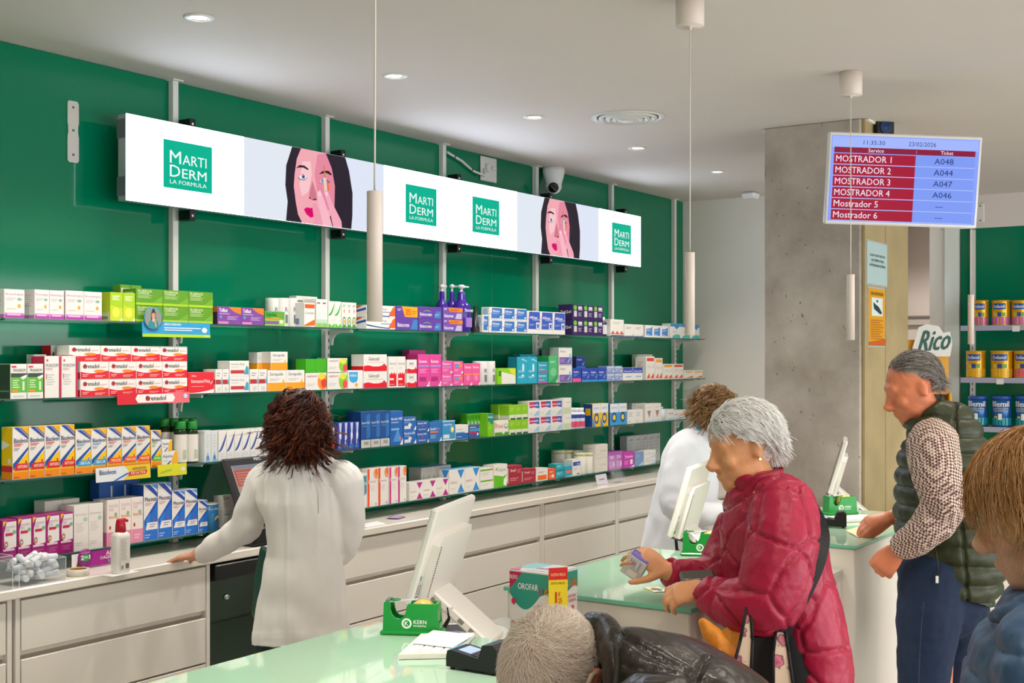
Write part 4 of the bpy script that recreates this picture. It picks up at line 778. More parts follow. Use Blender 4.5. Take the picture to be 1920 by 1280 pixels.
C(2, 'nasal', 633, 675, 793, n=4, dep=.07, desc='slim royal blue nasal-spray carton')
C(2, 'ibu_s', 677, 731, 772, n=3, dep=.10, desc='tall dark blue carton with pale foot')
C(2, 'ibu', 732, 756, 771, dep=.10, desc='tall bright blue pain-relief carton')
C(2, 'ibu2', 757, 781, 782, k=2, dep=.07, desc='blue pain-relief carton with white tablet')
C(2, 'ibu3', 782, 805, 790, k=2, dep=.07, desc='blue pain-relief carton with red dot')
C(2, 'ibu4', 806, 829, 792, dep=.07, desc='blue pain-relief carton with orange bar')
C(2, 'ibu5', 830, 854, 789, dep=.08, desc='light blue carton with yellow ring')
C(2, 'wb_low', 855, 879, 797, dep=.06, desc='low white and blue carton')
C(2, 'db_red', 880, 900, 797, dep=.05, desc='low dark blue carton with red line')
C(2, 'gcol', 876, 914, 776, n=6, dep=.05, back=.055, desc='thin green carton turned sideways')
C(2, 'gfront', 915, 926, 775, dep=.07, desc='green carton with teal head')
C(2, 'fisi', 928, 954, 789, dep=.05, desc='cream carton with red lettering and green ring')
C(2, 'enox', 955, 990, 760, n=3, k=2, dep=.08, desc='bright green carton with pale foot')
C(2, 'enox', 935, 962, 758, n=2, k=2, dep=.06, back=.07, desc='bright green carton in the row behind')
C(2, 'emul', 991, 1055, 752, n=3, k=2, dep=.08, desc='white carton with crimson and blue cap')
C(2, 'celad', 1056, 1072, 746, k=2, dep=.08, desc='white carton with pale green panel')
C(2, 'optal_y', 1111, 1141, 757, n=2, dep=.07, desc='yellow and blue eye-vitamin carton')
C(2, 'optal_b', 1144, 1176, 757, n=2, dep=.07, desc='blue eye-vitamin carton with white head')
C(2, 'white', 1177, 1206, 769, n=2, dep=.06, desc='low white carton with grey print')
C(2, 'grey', 1186, 1212, 756, n=3, dep=.05, back=.075, desc='grey-white carton at the back beside the eye cartons')
C(2, 'optd', 1210, 1240, 757, n=2, dep=.08, desc='white carton with orange eye drop')
C(2, 'lblue', 1252, 1264, 767, dep=.07, desc='white carton with two blue eyes')
C(2, 'lblue', 1265, 1286, 769, n=3, dep=.07, desc='tiny white and pale blue carton')
# ---- bottom shelf
C(3, 'btos', 33, 138, 971, n=4, dep=.075, desc='magenta and white cough-syrup carton')
C(3, 'btos', 4, 32, 976, dep=.075, desc='magenta cough-syrup carton at the picture edge')
C(3, 'bwhite', 139, 194, 948, n=2, dep=.09, desc='tall plain white cough carton')
C(3, 'bwhite', 84, 150, 940, n=2, dep=.07, back=.10, desc='tall plain white cough carton in the row behind')
C(3, 'btpink', 201, 269, 938, n=3, dep=.09, desc='white cough carton with pink foot')
C(3, 'muco', 270, 322, 909, n=2, dep=.08, desc='tall blue and white syrup carton')
C(3, 'muco', 323, 371, 921, n=2, dep=.08, desc='medium blue and white syrup carton')
C(3, 'muco', 372, 390, 939, dep=.06, desc='short blue and white syrup carton')
C(3, 'muco_b', 186, 262, 901, n=3, dep=.06, back=.105, desc='dark blue syrup carton standing behind')
C(3, 'white2', 418, 440, 930, k=2, dep=.06, back=.03, desc='white carton behind the till')
C(3, 'infant', 670, 688, 888, dep=.08, desc='white carton with round teal badge')
C(3, 'en_o', 689, 729, 879, n=2, dep=.08, desc='tall white carton with orange stripe')
C(3, 'en_m', 730, 763, 876, n=2, dep=.08, desc='tall white carton with magenta stripe')
C(3, 'tri_m', 768, 842, 905, n=3, dep=.06, desc='low white carton with magenta triangles')
C(3, 'tri_s', 790, 846, 877, n=6, dep=.09, back=.075, desc='grey-sided carton in the row behind')
C(3, 'tri_b', 843, 900, 881, n=2, dep=.08, desc='white carton with blue triangles')
C(3, 'gband', 901, 925, 878, k=2, dep=.08, desc='white carton with green line')
C(3, 'gcurve', 926, 952, 872, dep=.08, desc='white carton with green curve')
C(3, 'wine', 954, 979, 874, dep=.08, desc='taller wine red carton')
C(3, 'wine', 981, 1005, 880, dep=.07, desc='shorter wine red carton')
C(3, 'worange', 1006, 1028, 879, dep=.07, desc='white carton with orange panel')
C(3, 'orange', 1029, 1042, 879, dep=.06, desc='narrow orange carton')
C(3, 'teals', 1043, 1058, 870, dep=.06, k=2, desc='small teal carton')
C(3, 'tealor', 1059, 1073, 874, dep=.06, desc='teal carton with orange bar')
C(3, 'wbl', 1074, 1090, 862, dep=.07, desc='white carton with blue block')
C(3, 'wbox', 1117, 1140, 834, k=2, dep=.10, desc='cream-white carton with grey lettering')
C(3, 'purp', 1141, 1168, 848, n=2, dep=.08, desc='violet carton')
C(3, 'magen', 1169, 1190, 848, dep=.08, desc='magenta carton with white panel')
C(3, 'stb', 1191, 1207, 848, dep=.07, desc='steel blue carton')
C(3, 'wlb', 1208, 1230, 845, k=2, dep=.06, desc='white and light blue carton')
C(3, 'grey', 1176, 1238, 818, n=5, dep=.06, back=.085, desc='tall grey carton at the back')

# ---- bottles, tubes and jars
def jar_row(tier, xs, ytop, build, name, cat, desc, back=0.0, grp=None):
    v = VS + .012 + back
    for j, (xa, xb) in enumerate(xs):
        p, q = at_v(xa, 600, v), at_v(xb, 600, v)
        r = (q.x - p.x) / 2; h = at_v(xa, ytop, v + r).z - SZ[tier]
        t = thing(name, desc + (', %s from left' % ORD[j] if len(xs) > 1 else ''), cat, ((p.x + q.x) / 2, v + r, SZ[tier] + .0005), group=grp or (desc if len(xs) > 1 else None))
        build(t, r, h)
def white_tub(t, r, h):
    b = MB(); b.lathe([(r * .96, 0), (r, .002), (r, h * .96), (r * .97, h)], M('#e8e6e4', .35), n=20); b.text('R', (-.3 * r, -r * 1.004, h * .52), (.6 * r, 0, 0), (0, 0, h * .16), 0, 0, 1, 1, M('#6a6a70'), .01); b.build('tub', t)
    b = MB(); b.box(-.25 * r, .25 * r, -r * 1.004, -r * .9, h * .12, h * .42, M('#77787c')); b.build('barcode', t)
jar_row(0, ((510, 528), (529, 546), (546, 560)), 559, white_tub, 'jar', 'jar', 'plain white cylindrical pill tub behind the small green carton', back=.055)
jar_row(1, ((903, 919), (920, 933)), 677, white_tub, 'jar', 'jar', 'plain white cylindrical tub between pink and lime cartons')
def pump(t, r, h):
    PU = M('#44249a', .18)
    b = MB(); b.lathe([(r * .9, 0), (r, .004), (r, h * .50), (r * .9, h * .58), (r * .5, h * .66), (r * .42, h * .68), (r * .42, h * .83), (r * .3, h * .85)], PU, n=24); o = b.build('bottle', t)
    b = MB(); b.text('fisiocrem', (-r * .78, -r * 1.01, h * .42), (r * 1.5, 0, 0), (0, 0, h * .075), 0, 0, 1, 1, M('#eae6f4'), .02)
    b.box(-r * .5, r * .5, -r * 1.004, -r * .8, h * .10, h * .3, M('#9f7ad0', .3)); b.build('label', o)
    b = MB(); WP = M('#e6e6ec', .3); b.lathe([(r * .3, h * .85), (r * .16, h * .86), (r * .16, h * .92), (r * .42, h * .93), (r * .44, h * .97), (r * .2, h)], WP, n=16); b.obox((r * .55, -r * .1, h * .958), ((1, 0, 0), (0, 1, 0), (0, 0, 1)), (r * .55, r * .14, h * .018), WP, .002); b.build('pump_head', t)
jar_row(0, ((831, 845), (850, 864)), 533, pump, 'pump_bottle', 'bottle', 'purple pump bottle behind the cartons', back=.070)
jar_row(0, ((869, 890),), 534, pump, 'pump_bottle', 'bottle', 'purple pump bottle standing in front of the other two')
def cone(t, r, h):
    b = MB(); b.lathe([(r * .95, 0), (r, .004), (r, h * .2), (r * .8, h * .25), (r * .35, h), (r * .3, h)], M('#1c1c20', .3), n=16); b.build('tube_body', t)
    b = MB(); b.lathe([(r * 1.01, .004), (r * 1.01, h * .18)], M('#2c2c32', .5), n=16, caps=False); b.build('cap', t)
jar_row(0, ((893, 903),), 574, cone, 'cream_tube', 'tube', 'small black cone-shaped cream tube on the top shelf')
def mini(t, r, h):
    b = MB(); b.lathe([(r, 0), (r, h * .7), (r * .55, h * .78), (r * .5, h * .8)], M('#262a5c', .25), n=14); b.lathe([(r * 1.02, h * .1), (r * 1.02, h * .6)], M('#dcdce4', .5), n=14, caps=False); b.build('bottle', t)
    b = MB(); b.lathe([(r * .6, h * .79), (r * .6, h)], M('#eeeeee', .4), n=14); b.build('cap', t)
jar_row(0, ((1132, 1141),), 595, mini, 'small_bottle', 'bottle', 'little dark bottle with white cap beside purple cartons')
def herbal(t, r, h):
    b = MB(); b.lathe([(r * .95, 0), (r, .003), (r, h * .74), (r * .8, h * .80), (r * .62, h * .83)], M('#20301c', .12), n=20); b.build('bottle', t)
    b = MB(); b.lathe([(r * 1.012, h * .05), (r * 1.012, h * .70)], M('#e6e2da', .5), n=20, caps=False)
    b.poly([(-r * .35, -r * 1.02, h * .12), (r * .35, -r * 1.02, h * .12), (r * .3, -r * 1.02, h * .34), (-r * .3, -r * 1.02, h * .34)], M('#b8c0a8')); b.build('label', t)
    b = MB(); b.lathe([(r * .82, h * .82), (r * .86, h * .83), (r * .86, h * .97), (r * .8, h)], M('#1f8a36', .35), n=20); b.build('cap', t)
jar_row(2, ((337, 356), (358, 377)), 790, herbal, 'herbal_bottle', 'bottle', 'dark syrup bottle with green cap, front pair')
jar_row(2, ((307, 323), (325, 341), (343, 359), (361, 376)), 784, herbal, 'herbal_bottle', 'bottle', 'dark syrup bottle with green cap, back line', back=.075)
def drops(t, r, h):
    b = MB(); b.lathe([(r, 0), (r, h * .74), (r * .7, h * .8)], M('#dfe8f4', .3), n=14); b.lathe([(r * 1.02, h * .08), (r * 1.02, h * .34)], M('#e04a78', .4), n=14, caps=False); b.lathe([(r * 1.02, h * .5), (r * 1.02, h * .68)], M('#26409c', .4), n=14, caps=False); b.build('bottle', t)
    b = MB(); b.lathe([(r * .74, h * .79), (r * .74, h)], M('#e6e6ea', .4), n=14); b.build('cap', t)
jar_row(2, ((1073, 1082), (1082, 1091), (1091, 1100)), 764, drops, 'drops_bottle', 'bottle', 'small white drops bottle with navy and pink bands')
def wbot(t, r, h):
    b = MB(); b.lathe([(r, 0), (r, h * .78), (r * .6, h * .84)], M('#dfe6ee', .4), n=14); b.build('bottle', t); b = MB(); b.lathe([(r * .66, h * .83), (r * .66, h)], M('#c4d4e4', .4), n=14); b.build('cap', t)
jar_row(2, ((1241, 1251),), 762, wbot, 'small_bottle', 'bottle', 'small white bottle beside the eye-drop cartons')
def ltube(t, r, h):
    b = MB(); b.lathe([(r * .97, 0), (r, .003), (r, h * .86), (r * .99, h * .862)], M('#e2e0d8', .35), n=18); b.build('tub', t)
    b = MB(); b.lathe([(r * 1.03, h * .865), (r * 1.03, h * .91)], M('#c8d024', .4), n=18); b.build('seal', t); b = MB(); b.lathe([(r * 1.0, h * .91), (r * 1.0, h * .985), (r * .9, h)], M('#dedcd6', .4), n=18); b.build('cap', t)
jar_row(3, ((1091, 1103), (1104, 1116)), 848, ltube, 'tablet_tube', 'tube', 'white tablet tube with lime seal, front pair')
jar_row(3, ((1050, 1063), (1064, 1077), (1078, 1091), (1092, 1105)), 843, ltube, 'tablet_tube', 'tube', 'white tablet tube with lime seal, back line', back=.085)
def can(t, r, h):
    b = MB(); b.lathe([(r, 0), (r, h * .95)], M('#2c80bc', .3), n=24); b.text('equilibra', (-r * .9, -r * 1.01, h * .74), (r * 1.6, 0, 0), (0, 0, h * .1), 0, 0, 1, 1, M('#d8ecf4'), .01)
    b.poly([(-r * .2, -r * 1.01, h * .35), (r * .5, -r * 1.01, h * .5), (r * .4, -r * 1.01, h * .56), (-r * .1, -r * 1.01, h * .46)], M('#f0c83a')); b.build('can_body', t)
    b = MB(); b.lathe([(r * 1.03, h * .95), (r * 1.03, h * .985), (r * .9, h), (.001, h * .99)], M('#dcdad2', .3), n=24); b.build('lid', t)
jar_row(3, ((392, 416),), 943, can, 'drink_can', 'can', 'round blue tin with pale lid at the end of the bottom shelf')
# ================================================================== service counters
CB = M('#e6dfd3', .2, var=.015, scale=2, name='counter_lacquer')
GT = M('#a6c6ae', .03, spec=.8, ior=1.6, name='counter_glass_top'); GTE = M('#74c4a4', .12, name='counter_glass_edge')
HC = 1.021; CY0, CY1 = 1.522, 2.155
counters = [(1.50, 2.58), (3.192, 4.14), (4.61, 5.72)]
cn = ['nearest white service counter with pale glass top, at the bottom of the picture', 'middle white service counter where the red-coated customer stands', 'far white service counter where the man in the green vest stands']
for (a, z), nm in zip(counters, cn):
    t = thing('service_counter', nm, 'counter', ((a + z) / 2, (CY0 + CY1) / 2, 0), group='white service counters')
    w, d = (z - a) / 2, (CY1 - CY0) / 2
    b = MB(); b.box(-w + .008, w - .008, -d + .008, d - .008, .06, HC - .014, CB, .004); b.build('body', t)
    b = MB(); b.box(-w + .04, w - .04, -d + .05, d - .05, 0.001, .06, M('#6a645c', .6)); b.build('plinth', t)
    b = MB(); b.box(-w, w, -d, d, HC - .012, HC, GTE, .001); b.poly([(-w + .001, -d + .001, HC + .0002), (w - .001, -d + .001, HC + .0002), (w - .001, d - .001, HC + .0002), (-w + .001, d - .001, HC + .0002)], GT); b.build('glass_top', t)
HD = .93
for (a, z), nm in zip(((2.583, 3.189), (4.143, 4.607), (5.723, 6.33)), ('low white desk joining the nearest counter to the middle one', 'low white desk joining the middle counter to the far one', 'low white desk beyond the far counter')):
    t = thing('link_desk', nm, 'desk', ((a + z) / 2, 1.85, 0), group='low linking desks'); w = (z - a) / 2
    b = MB(); b.box(-w, w, -.27, .29, .05, HD - .02, CB); b.build('body', t)
    b = MB(); b.box(-w, w, -.28, .30, HD - .02, HD, M('#c9c5bc', .25, var=.03, scale=8), .002); b.build('desktop', t)

WPL = M('#ece7df', .3, name='white_monitor_plastic'); GRYP = M('#6e675c', .4)
def monitor(u, v, phi, label):
    t = thing('counter_monitor', label, 'monitor', (u, v, HD), phi, group='white counter monitors')
    # local axes: x along the screen width, y towards the staff
    L = .14; n = Vector((0, 1, 0)); z0 = 1.071 - HD
    up = Vector((0, -.076, .259)).normalized(); HT = .27; nn = Vector((1, 0, 0)).cross(up) * -1     # nn faces the staff
    def q(x, h, k): return Vector((x, 0, z0)) + up * h + nn * k
    b = MB(); b.obox(q(.185, HT / 2, -.010), ((1, 0, 0), up, nn), (.185, HT / 2, .0105), WPL, .006); b.build('screen_housing', t)
    b = MB(); b.obox(q(.185, HT / 2, .0008), ((1, 0, 0), up, nn), (.172, HT / 2 - .013, .0005), M('#15161a', .15)); b.build('screen', t)
    b = MB(); O = q(.035, .0, -.0205)
    hull = [(.0, .0), (.30, .0), (.30, .17), (.285, .195), (.015, .195), (0, .17)]
    b.prism(hull, O - nn * .022, (1, 0, 0), up, .0225, WPL); b.build('rear_cover', t)
    b = MB()
    for i in range(22): b.obox(q(.052 + i * .0, .03 + i * .0065, -.0432), ((1, 0, 0), up, nn), (.0035, .0016, .0004), M('#4c4a46'))
    b.build('vents', t)['kind'] = 'stuff'
    b = MB(); b.printing([('r', 0, 0, 1, 1, '#d8d5d0'), ('l', .06, .4, .7, .9, 4, '#8f8d8a'), ('r', .06, .08, .7, .3, '#4c4c4c'), ('r', .82, .1, .94, .9, '#6a6a6a')], q(.006, .012, -.0210), (.026, 0, 0), up * .055)
    b.printing([('r', 0, 0, 1, 1, '#3aa89c')], q(.012, .072, -.0210), (.012, 0, 0), up * .013); b.build('rating_sticker', t)
    H = Vector((.185, -.05, z0 + .002))
    b = MB(); b.lathe([(.002, 0), (.017, 0), (.018, .003), (.018, .085), (.002, .086)], GRYP, H + Vector((-.092, .016, -.010)), 18, (1, 0, 0)); b.obox(H + Vector((-.04, .034, -.022)), ((1, 0, 0), (0, 1, .25), (0, -.25, 1)), (.05, .026, .004), GRYP, .002); b.build('hinge', t)
    Eb = Vector((.185, -.200, .018)); d = (H - Eb); ln = d.length; d.normalize(); sd = Vector((1, 0, 0)).cross(d)
    b = MB(); b.obox((H + Eb) / 2 + d * .012, ((1, 0, 0), d, sd), (.074, ln / 2 + .012, .013), WPL, .005)
    for k in (.06, .10): b.obox(Eb + d * k + Vector((-.0742, 0, 0)), ((1, 0, 0), d, sd), (.0003, .009, .006), M('#8a8680'))
    b.build('arm', t)
    b = MB(); b.prism([(.27 + .145 * math.cos(a) * (1 if abs(math.cos(a)) < .8 else .98), -.09 + .125 * math.sin(a)) for a in [2 * math.pi * j / 28 for j in range(28)]], (0, 0, .016), (1, 0, 0), (0, 1, 0), .0155, WPL); bs = b.build('base_plate', t)
    b = MB(); b.lathe([(.085, .0162), (.085, .017), (.001, .0172)], M('#35322e', .25), (.29, -.06, 0), 30, caps=False); b.build('base_disc', bs)
    b = MB(); A = H + Vector((-.092, .034, -.024))
    for k, (sx, sy, dz) in enumerate(((0, 0, -.06), (.012, .008, -.072))):
        b.tube([A + Vector((sx, sy, 0)), A + Vector((sx - .004, sy - .005, dz * .6)), A + Vector((sx + .012, sy - .03, dz)), A + Vector((sx + .02, -.055, dz * .95)), A + Vector((.02, -.075, dz * .45)), A + Vector((.02, -.07, 0))], .0032, BLK, 8)
    b.build('cable', t)
    b = MB(); b.obox(A + Vector((.015, -.035, -.072)), ((.3, 1, -.35), (1, 0, 0), (0, .3, 1)), (.021, .008, .009), BLK, .003); b.build('cable_joint', t)
    b = MB(); b.tube([A + Vector((.02, -.01, -.004)), A + Vector((.02, -.03, -.016)), A + Vector((.02, -.06, -.012)), A + Vector((.02, -.085, -.0))], .0028, M('#c9c7c4', .4), 8); b.build('data_cable', t)
monitor(2.59, 2.065, math.radians(19.6), 'white counter monitor nearest, seen from behind, beside the green tape dispenser')
monitor(4.117, 2.062, math.radians(13), 'white counter monitor in front of the second assistant')
monitor(5.838, 2.067, math.radians(19), 'white counter monitor in front of the concrete pillar')

GRN = M('#0c8a34', .22, name='green_dispenser_plastic')
def dispenser(p0, dr, label):
    dx = Vector((dr[0], dr[1], 0)).normalized(); t = thing('tape_dispenser', label, 'tape dispenser', (p0[0], p0[1], HC + .001), math.atan2(dx.y, dx.x), group='green tape dispensers')
    prof = [(.006, .008), (.151, .008), (.146, .074), (.142, .079), (.072, .079), (.068, .072), (.066, .058), (.060, .046), (.050, .040), (.038, .042), (.030, .050), (.026, .062), (.025, .080), (.021, .084), (.012, .084), (.009, .08)]
    b = MB()
    for y in (0, .048): b.prism(prof, (0, y, 0), (1, 0, 0), (0, 0, 1), .007, GRN)
    b.box(.006, .151, .007, .048, .008, .03, GRN); b.box(.139, .147, .007, .048, .02, .079, GRN); b.box(.008, .02, .007, .048, .02, .08, GRN); b.build('body', t)
    b = MB(); b.box(-.001, .158, -.004, .059, 0, .010, GRN, .003); b.build('foot', t)
    b = MB(); b.lathe([(.016, 0), (.034, 0), (.034, .03), (.016, .03)], M('#d8b45c', .3), (.104, .0125, .052), 28, (0, 1, 0)); b.build('tape_roll', t)
    b = MB(); b.obox((.052, .028, .083), ((1, 0, .10), (0, 1, 0), (-.10, 0, 1)), (.04, .012, .0006), M('#cfe0ee', .05, alpha=.55)); b.build('tape_strip', t)
    b = MB(); b.lathe([(.008, 0), (.011, .0), (.012, .003), (.001, .003)], GRN, (.035, .03, .082), 14); b.box(.012, .019, .01, .046, .082, .087, M('#b8bcc0', .2, metal=1)); b.build('cutter', t)
    b = MB(); O = Vector((0, -.0006, 0)); wm = M('#dfe9dd', .4)
    b.lathe([(.0085, 0), (.013, 0)], wm, (.068, -.0004, .03), 24, (0, -1, 0), caps=False)
    b.text('K', O, (1, 0, 0), (0, 0, 1), .063, .0245, .073, .0355, wm, .02); b.text('KERN', O, (1, 0, 0), (0, 0, 1), .086, .029, .119, .039, wm, .02); b.text('PHARMA', O, (1, 0, 0), (0, 0, 1), .086, .0215, .119, .0265, wm, .02); b.build('logo', t)
dispenser((2.46, 2.037), (.069, -.139), 'green tape dispenser on the nearest counter')
dispenser((4.035, 1.965), (.06, -.139), 'green tape dispenser on the middle counter, half hidden by the red sleeve')
dispenser((5.441, 1.925), (.13, -.105), 'green tape dispenser on the far counter by the pillar')

def terminal(loc, rz, label):
    t = thing('card_terminal', label, 'card terminal', (*loc, HC + .001), rz, group='black card terminals'); t.scale = (.82, .9, .9)
    prof = [(0, .006), (.165, .006), (.165, .062), (.150, .074), (.118, .070), (.105, .036), (.02, .048), (.004, .046), (0, .03)]
    b = MB(); b.prism(prof, (0, 0, 0), (1, 0, 0), (0, 0, 1), .082, M('#1a1a1b', .35)); bd = b.build('body', t)
    for x, y in ((.015, .01), (.015, .07), (.15, .01), (.15, .07)):
        f = MB(); f.lathe([(.006, -.0005), (.007, .006)], BLK, (x, y, 0), 10); f.build('foot', bd)
    sl = Vector((.085, 0, -.012)).normalized(); nz = Vector((.14, 0, .99)).normalized()
    b = MB(); b.printing([('r', 0, 0, 1, 1, '#0e1014')], Vector((.014, .008, .0486)), sl * .088, Vector((0, .066, 0))); b.build('bezel', t)
    b = MB(); b.printing([('r', 0, 0, 1, 1, '#b8c8ee')], Vector((.03, .014, .0476)), sl * .042, Vector((0, .054, 0)), mk=lambda h: EM(h, 1.0)); b.build('screen', t)
    for i in range(3):
        for j in range(4):
            k = MB(); k.obox(Vector((.078, .016 + j * .015, .0405)) + sl * (i * .009), (sl, (0, 1, 0), nz), (.0035, .005, .0012), M('#3a3c40', .5), .0006); k.build('key', t)
    b = MB(); b.printing([('r', 0, 0, 1, 1, '#3a9ac0')], Vector((.002, .004, .047)), Vector((.012, 0, .0012)), Vector((0, .07, 0))); b.build('light_strip', t)
    b = MB(); b.tube([(.0, .05, .02), (-.02, .06, .014), (-.035, .085, .012), (-.01, .125, .02), (.03, .12, .018), (.05, .085, .02)], .0038, BLK, 8); b.build('cable', t)
terminal((2.272, 1.69), math.radians(-88), 'black card terminal with lit screen on the nearest counter')
terminal((5.02, 1.84), math.radians(-70), 'black card terminal on the far counter beside the outstretched hand')

def tray(pts, h, label, name='keyboard'):
    t = thing(name, label, 'keyboard', tuple(pts[0]), group='white keyboards with papers')
    P0 = Vector(pts[0]); b = MB(); b.prism([((Vector(p) - P0).x, (Vector(p) - P0).y) for p in pts], (0, 0, h), (1, 0, 0), (0, 1, 0), h - .0006, M('#e6e2da', .4)); b.build('case', t)
    e1 = Vector(pts[1]) - P0; e2 = Vector(pts[3]) - P0
    b = MB(); b.printing([('r', .03, .06, .97, .94, '#d4d0c8')], (0, 0, h), e1, e2)
    for i in range(11):
        for j in range(4):
            c = e1 * (.09 + .08 * i) + e2 * (.18 + .2 * j)
            b.obox(c + Vector((0, 0, h + .0015)), (e1, e2, (0, 0, 1)), (e1.length * .034, e2.length * .08, .0012), M('#efece6', .5))
    b.build('keys', t)['kind'] = 'stuff'
tray([(2.362, 1.728, HC + .001), (2.567, 1.82, HC + .001), (2.483, 1.924, HC + .001), (2.278, 1.832, HC + .001)], .012, 'white keyboard beside the green dispenser on the nearest counter')
tray([(5.20, 1.80, HC + .001), (5.40, 1.66, HC + .001), (5.46, 1.76, HC + .001), (5.26, 1.91, HC + .001)], .012, 'white keyboard on the far counter')
b = MB(); b.prism([(0, 0), (.17, -.03), (.21, .11), (.035, .13)], (0, 0, 0), (1, 0, 0), (0, 1, 0), .0012, M('#dcdce0', .6)); o = b.build('paper_sheet'); o.location = (2.385, 1.755, HC + .0185); o.rotation_euler = (0, 0, .42); o.scale = (.85, .8, 1); tag(o, 'loose white paper sheet lying on the nearest keyboard', 'paper')

# ---------------------------------------------------------------- lozenge display box between counters
BH = .18
t = thing('display_box', 'white and green lozenge box with yellow price tag between two counters', 'box', (3.02, 1.872, HD + .001), math.radians(-2))
bw, bd = .133, .148
CW2 = M('#e9e4df', .4)
b = MB(); b.box(0, bw, 0, bd, 0, BH, CW2, .0015)
lf = (0, bd, 0), (0, -bd, 0), (0, 0, BH)
G2 = '#2f9a84'
b.printing([band(G2, lambda x: .62 - .24 * math.sin(math.pi * min(1, x / .72)) + (0 if x < .72 else .3 * (x - .72)), lambda x: .97, n=14), P('#c81c50', (0, .97), (.30, .97), (0, .68)), T('OROFAR', .2, .70, .68, .80, '#f4f4f0', .02), T('k', .70, .64, .77, .77, '#d02058', .02), T('i', .79, .66, .81, .76, '#2a4a8a', .02), T('d', .83, .65, .89, .77, '#e89020', .02), T('s', .91, .64, .97, .73, '#2a2a60', .02),
            E(.11, .50, .055, .05, '#d03050'), P('#d03050', (.09, .46), (.13, .46), (.12, .43)), E(.78, .33, .095, .075, '#d04a64'), P('#5a9a3a', (.8, .36), (.88, .38), (.86, .28), (.82, .32)), E(.78, .27, .11, .012, '#e0503a'), T('SABOR', .58, .40, .70, .46, '#c04a60', .005), T('FRAMBUESA', .68, .45, .99, .49, '#c04a60', .005), T('ALIVIO A', .06, .14, .5, .19, '#c0304c', .02), T('TU GARGANTA', .06, .06, .6, .11, '#c0304c', .02)], *lf)
b.printing([T('NUEVO', .02, .85, .2, .92, '#f6e6ea', .02)], *lf, lift=.003)
rf = (0, 0, 0), (bw, 0, 0), (0, 0, BH)
b.printing([P(G2, (0, .97), (1, .97), (1, .70), (.85, .74), (.6, .66), (.3, .52), (0, .45)), T('OROFAR', .04, .74, .62, .85, '#f4f4f0', .02), T('kids', .66, .72, .95, .86, '#e07030', .02), T('ALIVIO PARA', .56, .55, .92, .60, '#c0304c', .005), T('TU GARGANTA', .56, .48, .92, .53, '#c0304c', .005), E(.78, .36, .06, .07, '#d04a64'), R(.0, .0, 1, .16, '#2a2826'), R(.04, .0, .96, .10, '#77727a')], *rf)
b.printing([P('#8cc4cc', (0, .2), (0, 1), (.4, 1), (.7, .5)), P('#d8dfe4', (.3, .1), (1, .1), (1, 1), (.5, 1)), P('#c87a94', (0, 0), (.25, .0), (0, .5)), T('OROFAR', .4, .3, .8, .5, '#c86a80', .01)], (0, bd, BH), (0, -bd, 0), (bw, 0, 0)); b.build('carton', t)
tg = MB(); tc = Vector((-.004, -.010, .070)); tx = Vector((.052, -.046, 0)) * .80; tz = Vector((0, 0, .132))
tg.prism([(0, 0), (1, .02), (1, 1.0), (0, .96)], tc + Vector((-.014, .010, 0)), tx, tz, .0008, PR('#f6dc1a'))
tg.printing([R(0, .72, 1, .98, '#e0201c'), T('NUESTRO PRECIO', .12, .8, .88, .86, '#f8e0a0', .01), T('BOTICA PRECIO', .14, .62, .86, .67, '#7a6a14', .01), T('1', .34, .22, .43, .46, '#d02020', .01), T('€', .50, .36, .62, .46, '#d02020', .02), T('25', .50, .22, .70, .33, '#d02020', .02), R(.15, .08, .85, .09, '#b8a020')], tc + Vector((-.014, .010, 0)), tx, tz); tg.build('price_tag', t)
for i, (x, y, rz, lab) in enumerate(((3.095, 1.815, .5, 'crumpled silver sachet with a berry picture in front of the lozenge box'), (3.06, 1.79, -.3, 'flat silver sachet lying in front of the lozenge box'))):
    b = MB(); g = MB()
    pts = [(-.04, -.022), (.04, -.026), (.045, .026), (-.038, .024)]
    n = 7; vs = []
    for a in range(n):
        for c in range(n):
            px = lerp(lerp(pts[0][0], pts[1][0], a / 6), lerp(pts[3][0], pts[2][0], a / 6), c / 6); py = lerp(lerp(pts[0][1], pts[1][1], a / 6), lerp(pts[3][1], pts[2][1], a / 6), c / 6)
            vs.append((px, py, .004 + .012 * math.sin(math.pi * a / 6) * math.sin(math.pi * c / 6) + random.uniform(0, .005)))
    fs = [(a * n + c, (a + 1) * n + c, (a + 1) * n + c + 1, a * n + c + 1) for a in range(n - 1) for c in range(n - 1)]
    b.add(vs + [(x_, y_, .001) for x_, y_, _ in vs], fs + [tuple(k + 49 for k in f[::-1]) for f in fs], M('#b4aeb8', .3, metal=.5)); t2 = thing('sachet', lab, 'sachet', (x, y, HD + .001), rz, group='silver sachets')
    b.build('foil', t2); g.prism([(-.02, -.01), (.02, -.014), (.024, .006), (-.01, .014)], (0, 0, .0215), (1, 0, 0), (0, 1, 0), .001, PR('#a02a74')); g.build('print', t2)
# flat leaflet on the middle counter
b = MB(); b.box(-.04, .04, -.025, .025, 0, .0018, PR('#e4d8a0')); b.printing([R(.1, .4, .9, .6, '#2a78b0'), R(.35, .15, .5, .9, '#2a78b0'), R(.6, .2, .7, .8, '#e0a030')], (-.04, -.025, .0018), (.08, 0, 0), (0, .05, 0))
p = at_h(1231, 1106, HC); o = b.build('leaflet', None, (p.x, p.y, HC + .001), (0, 0, .9)); tag(o, 'small blue and yellow leaflet lying on the middle counter', 'leaflet')

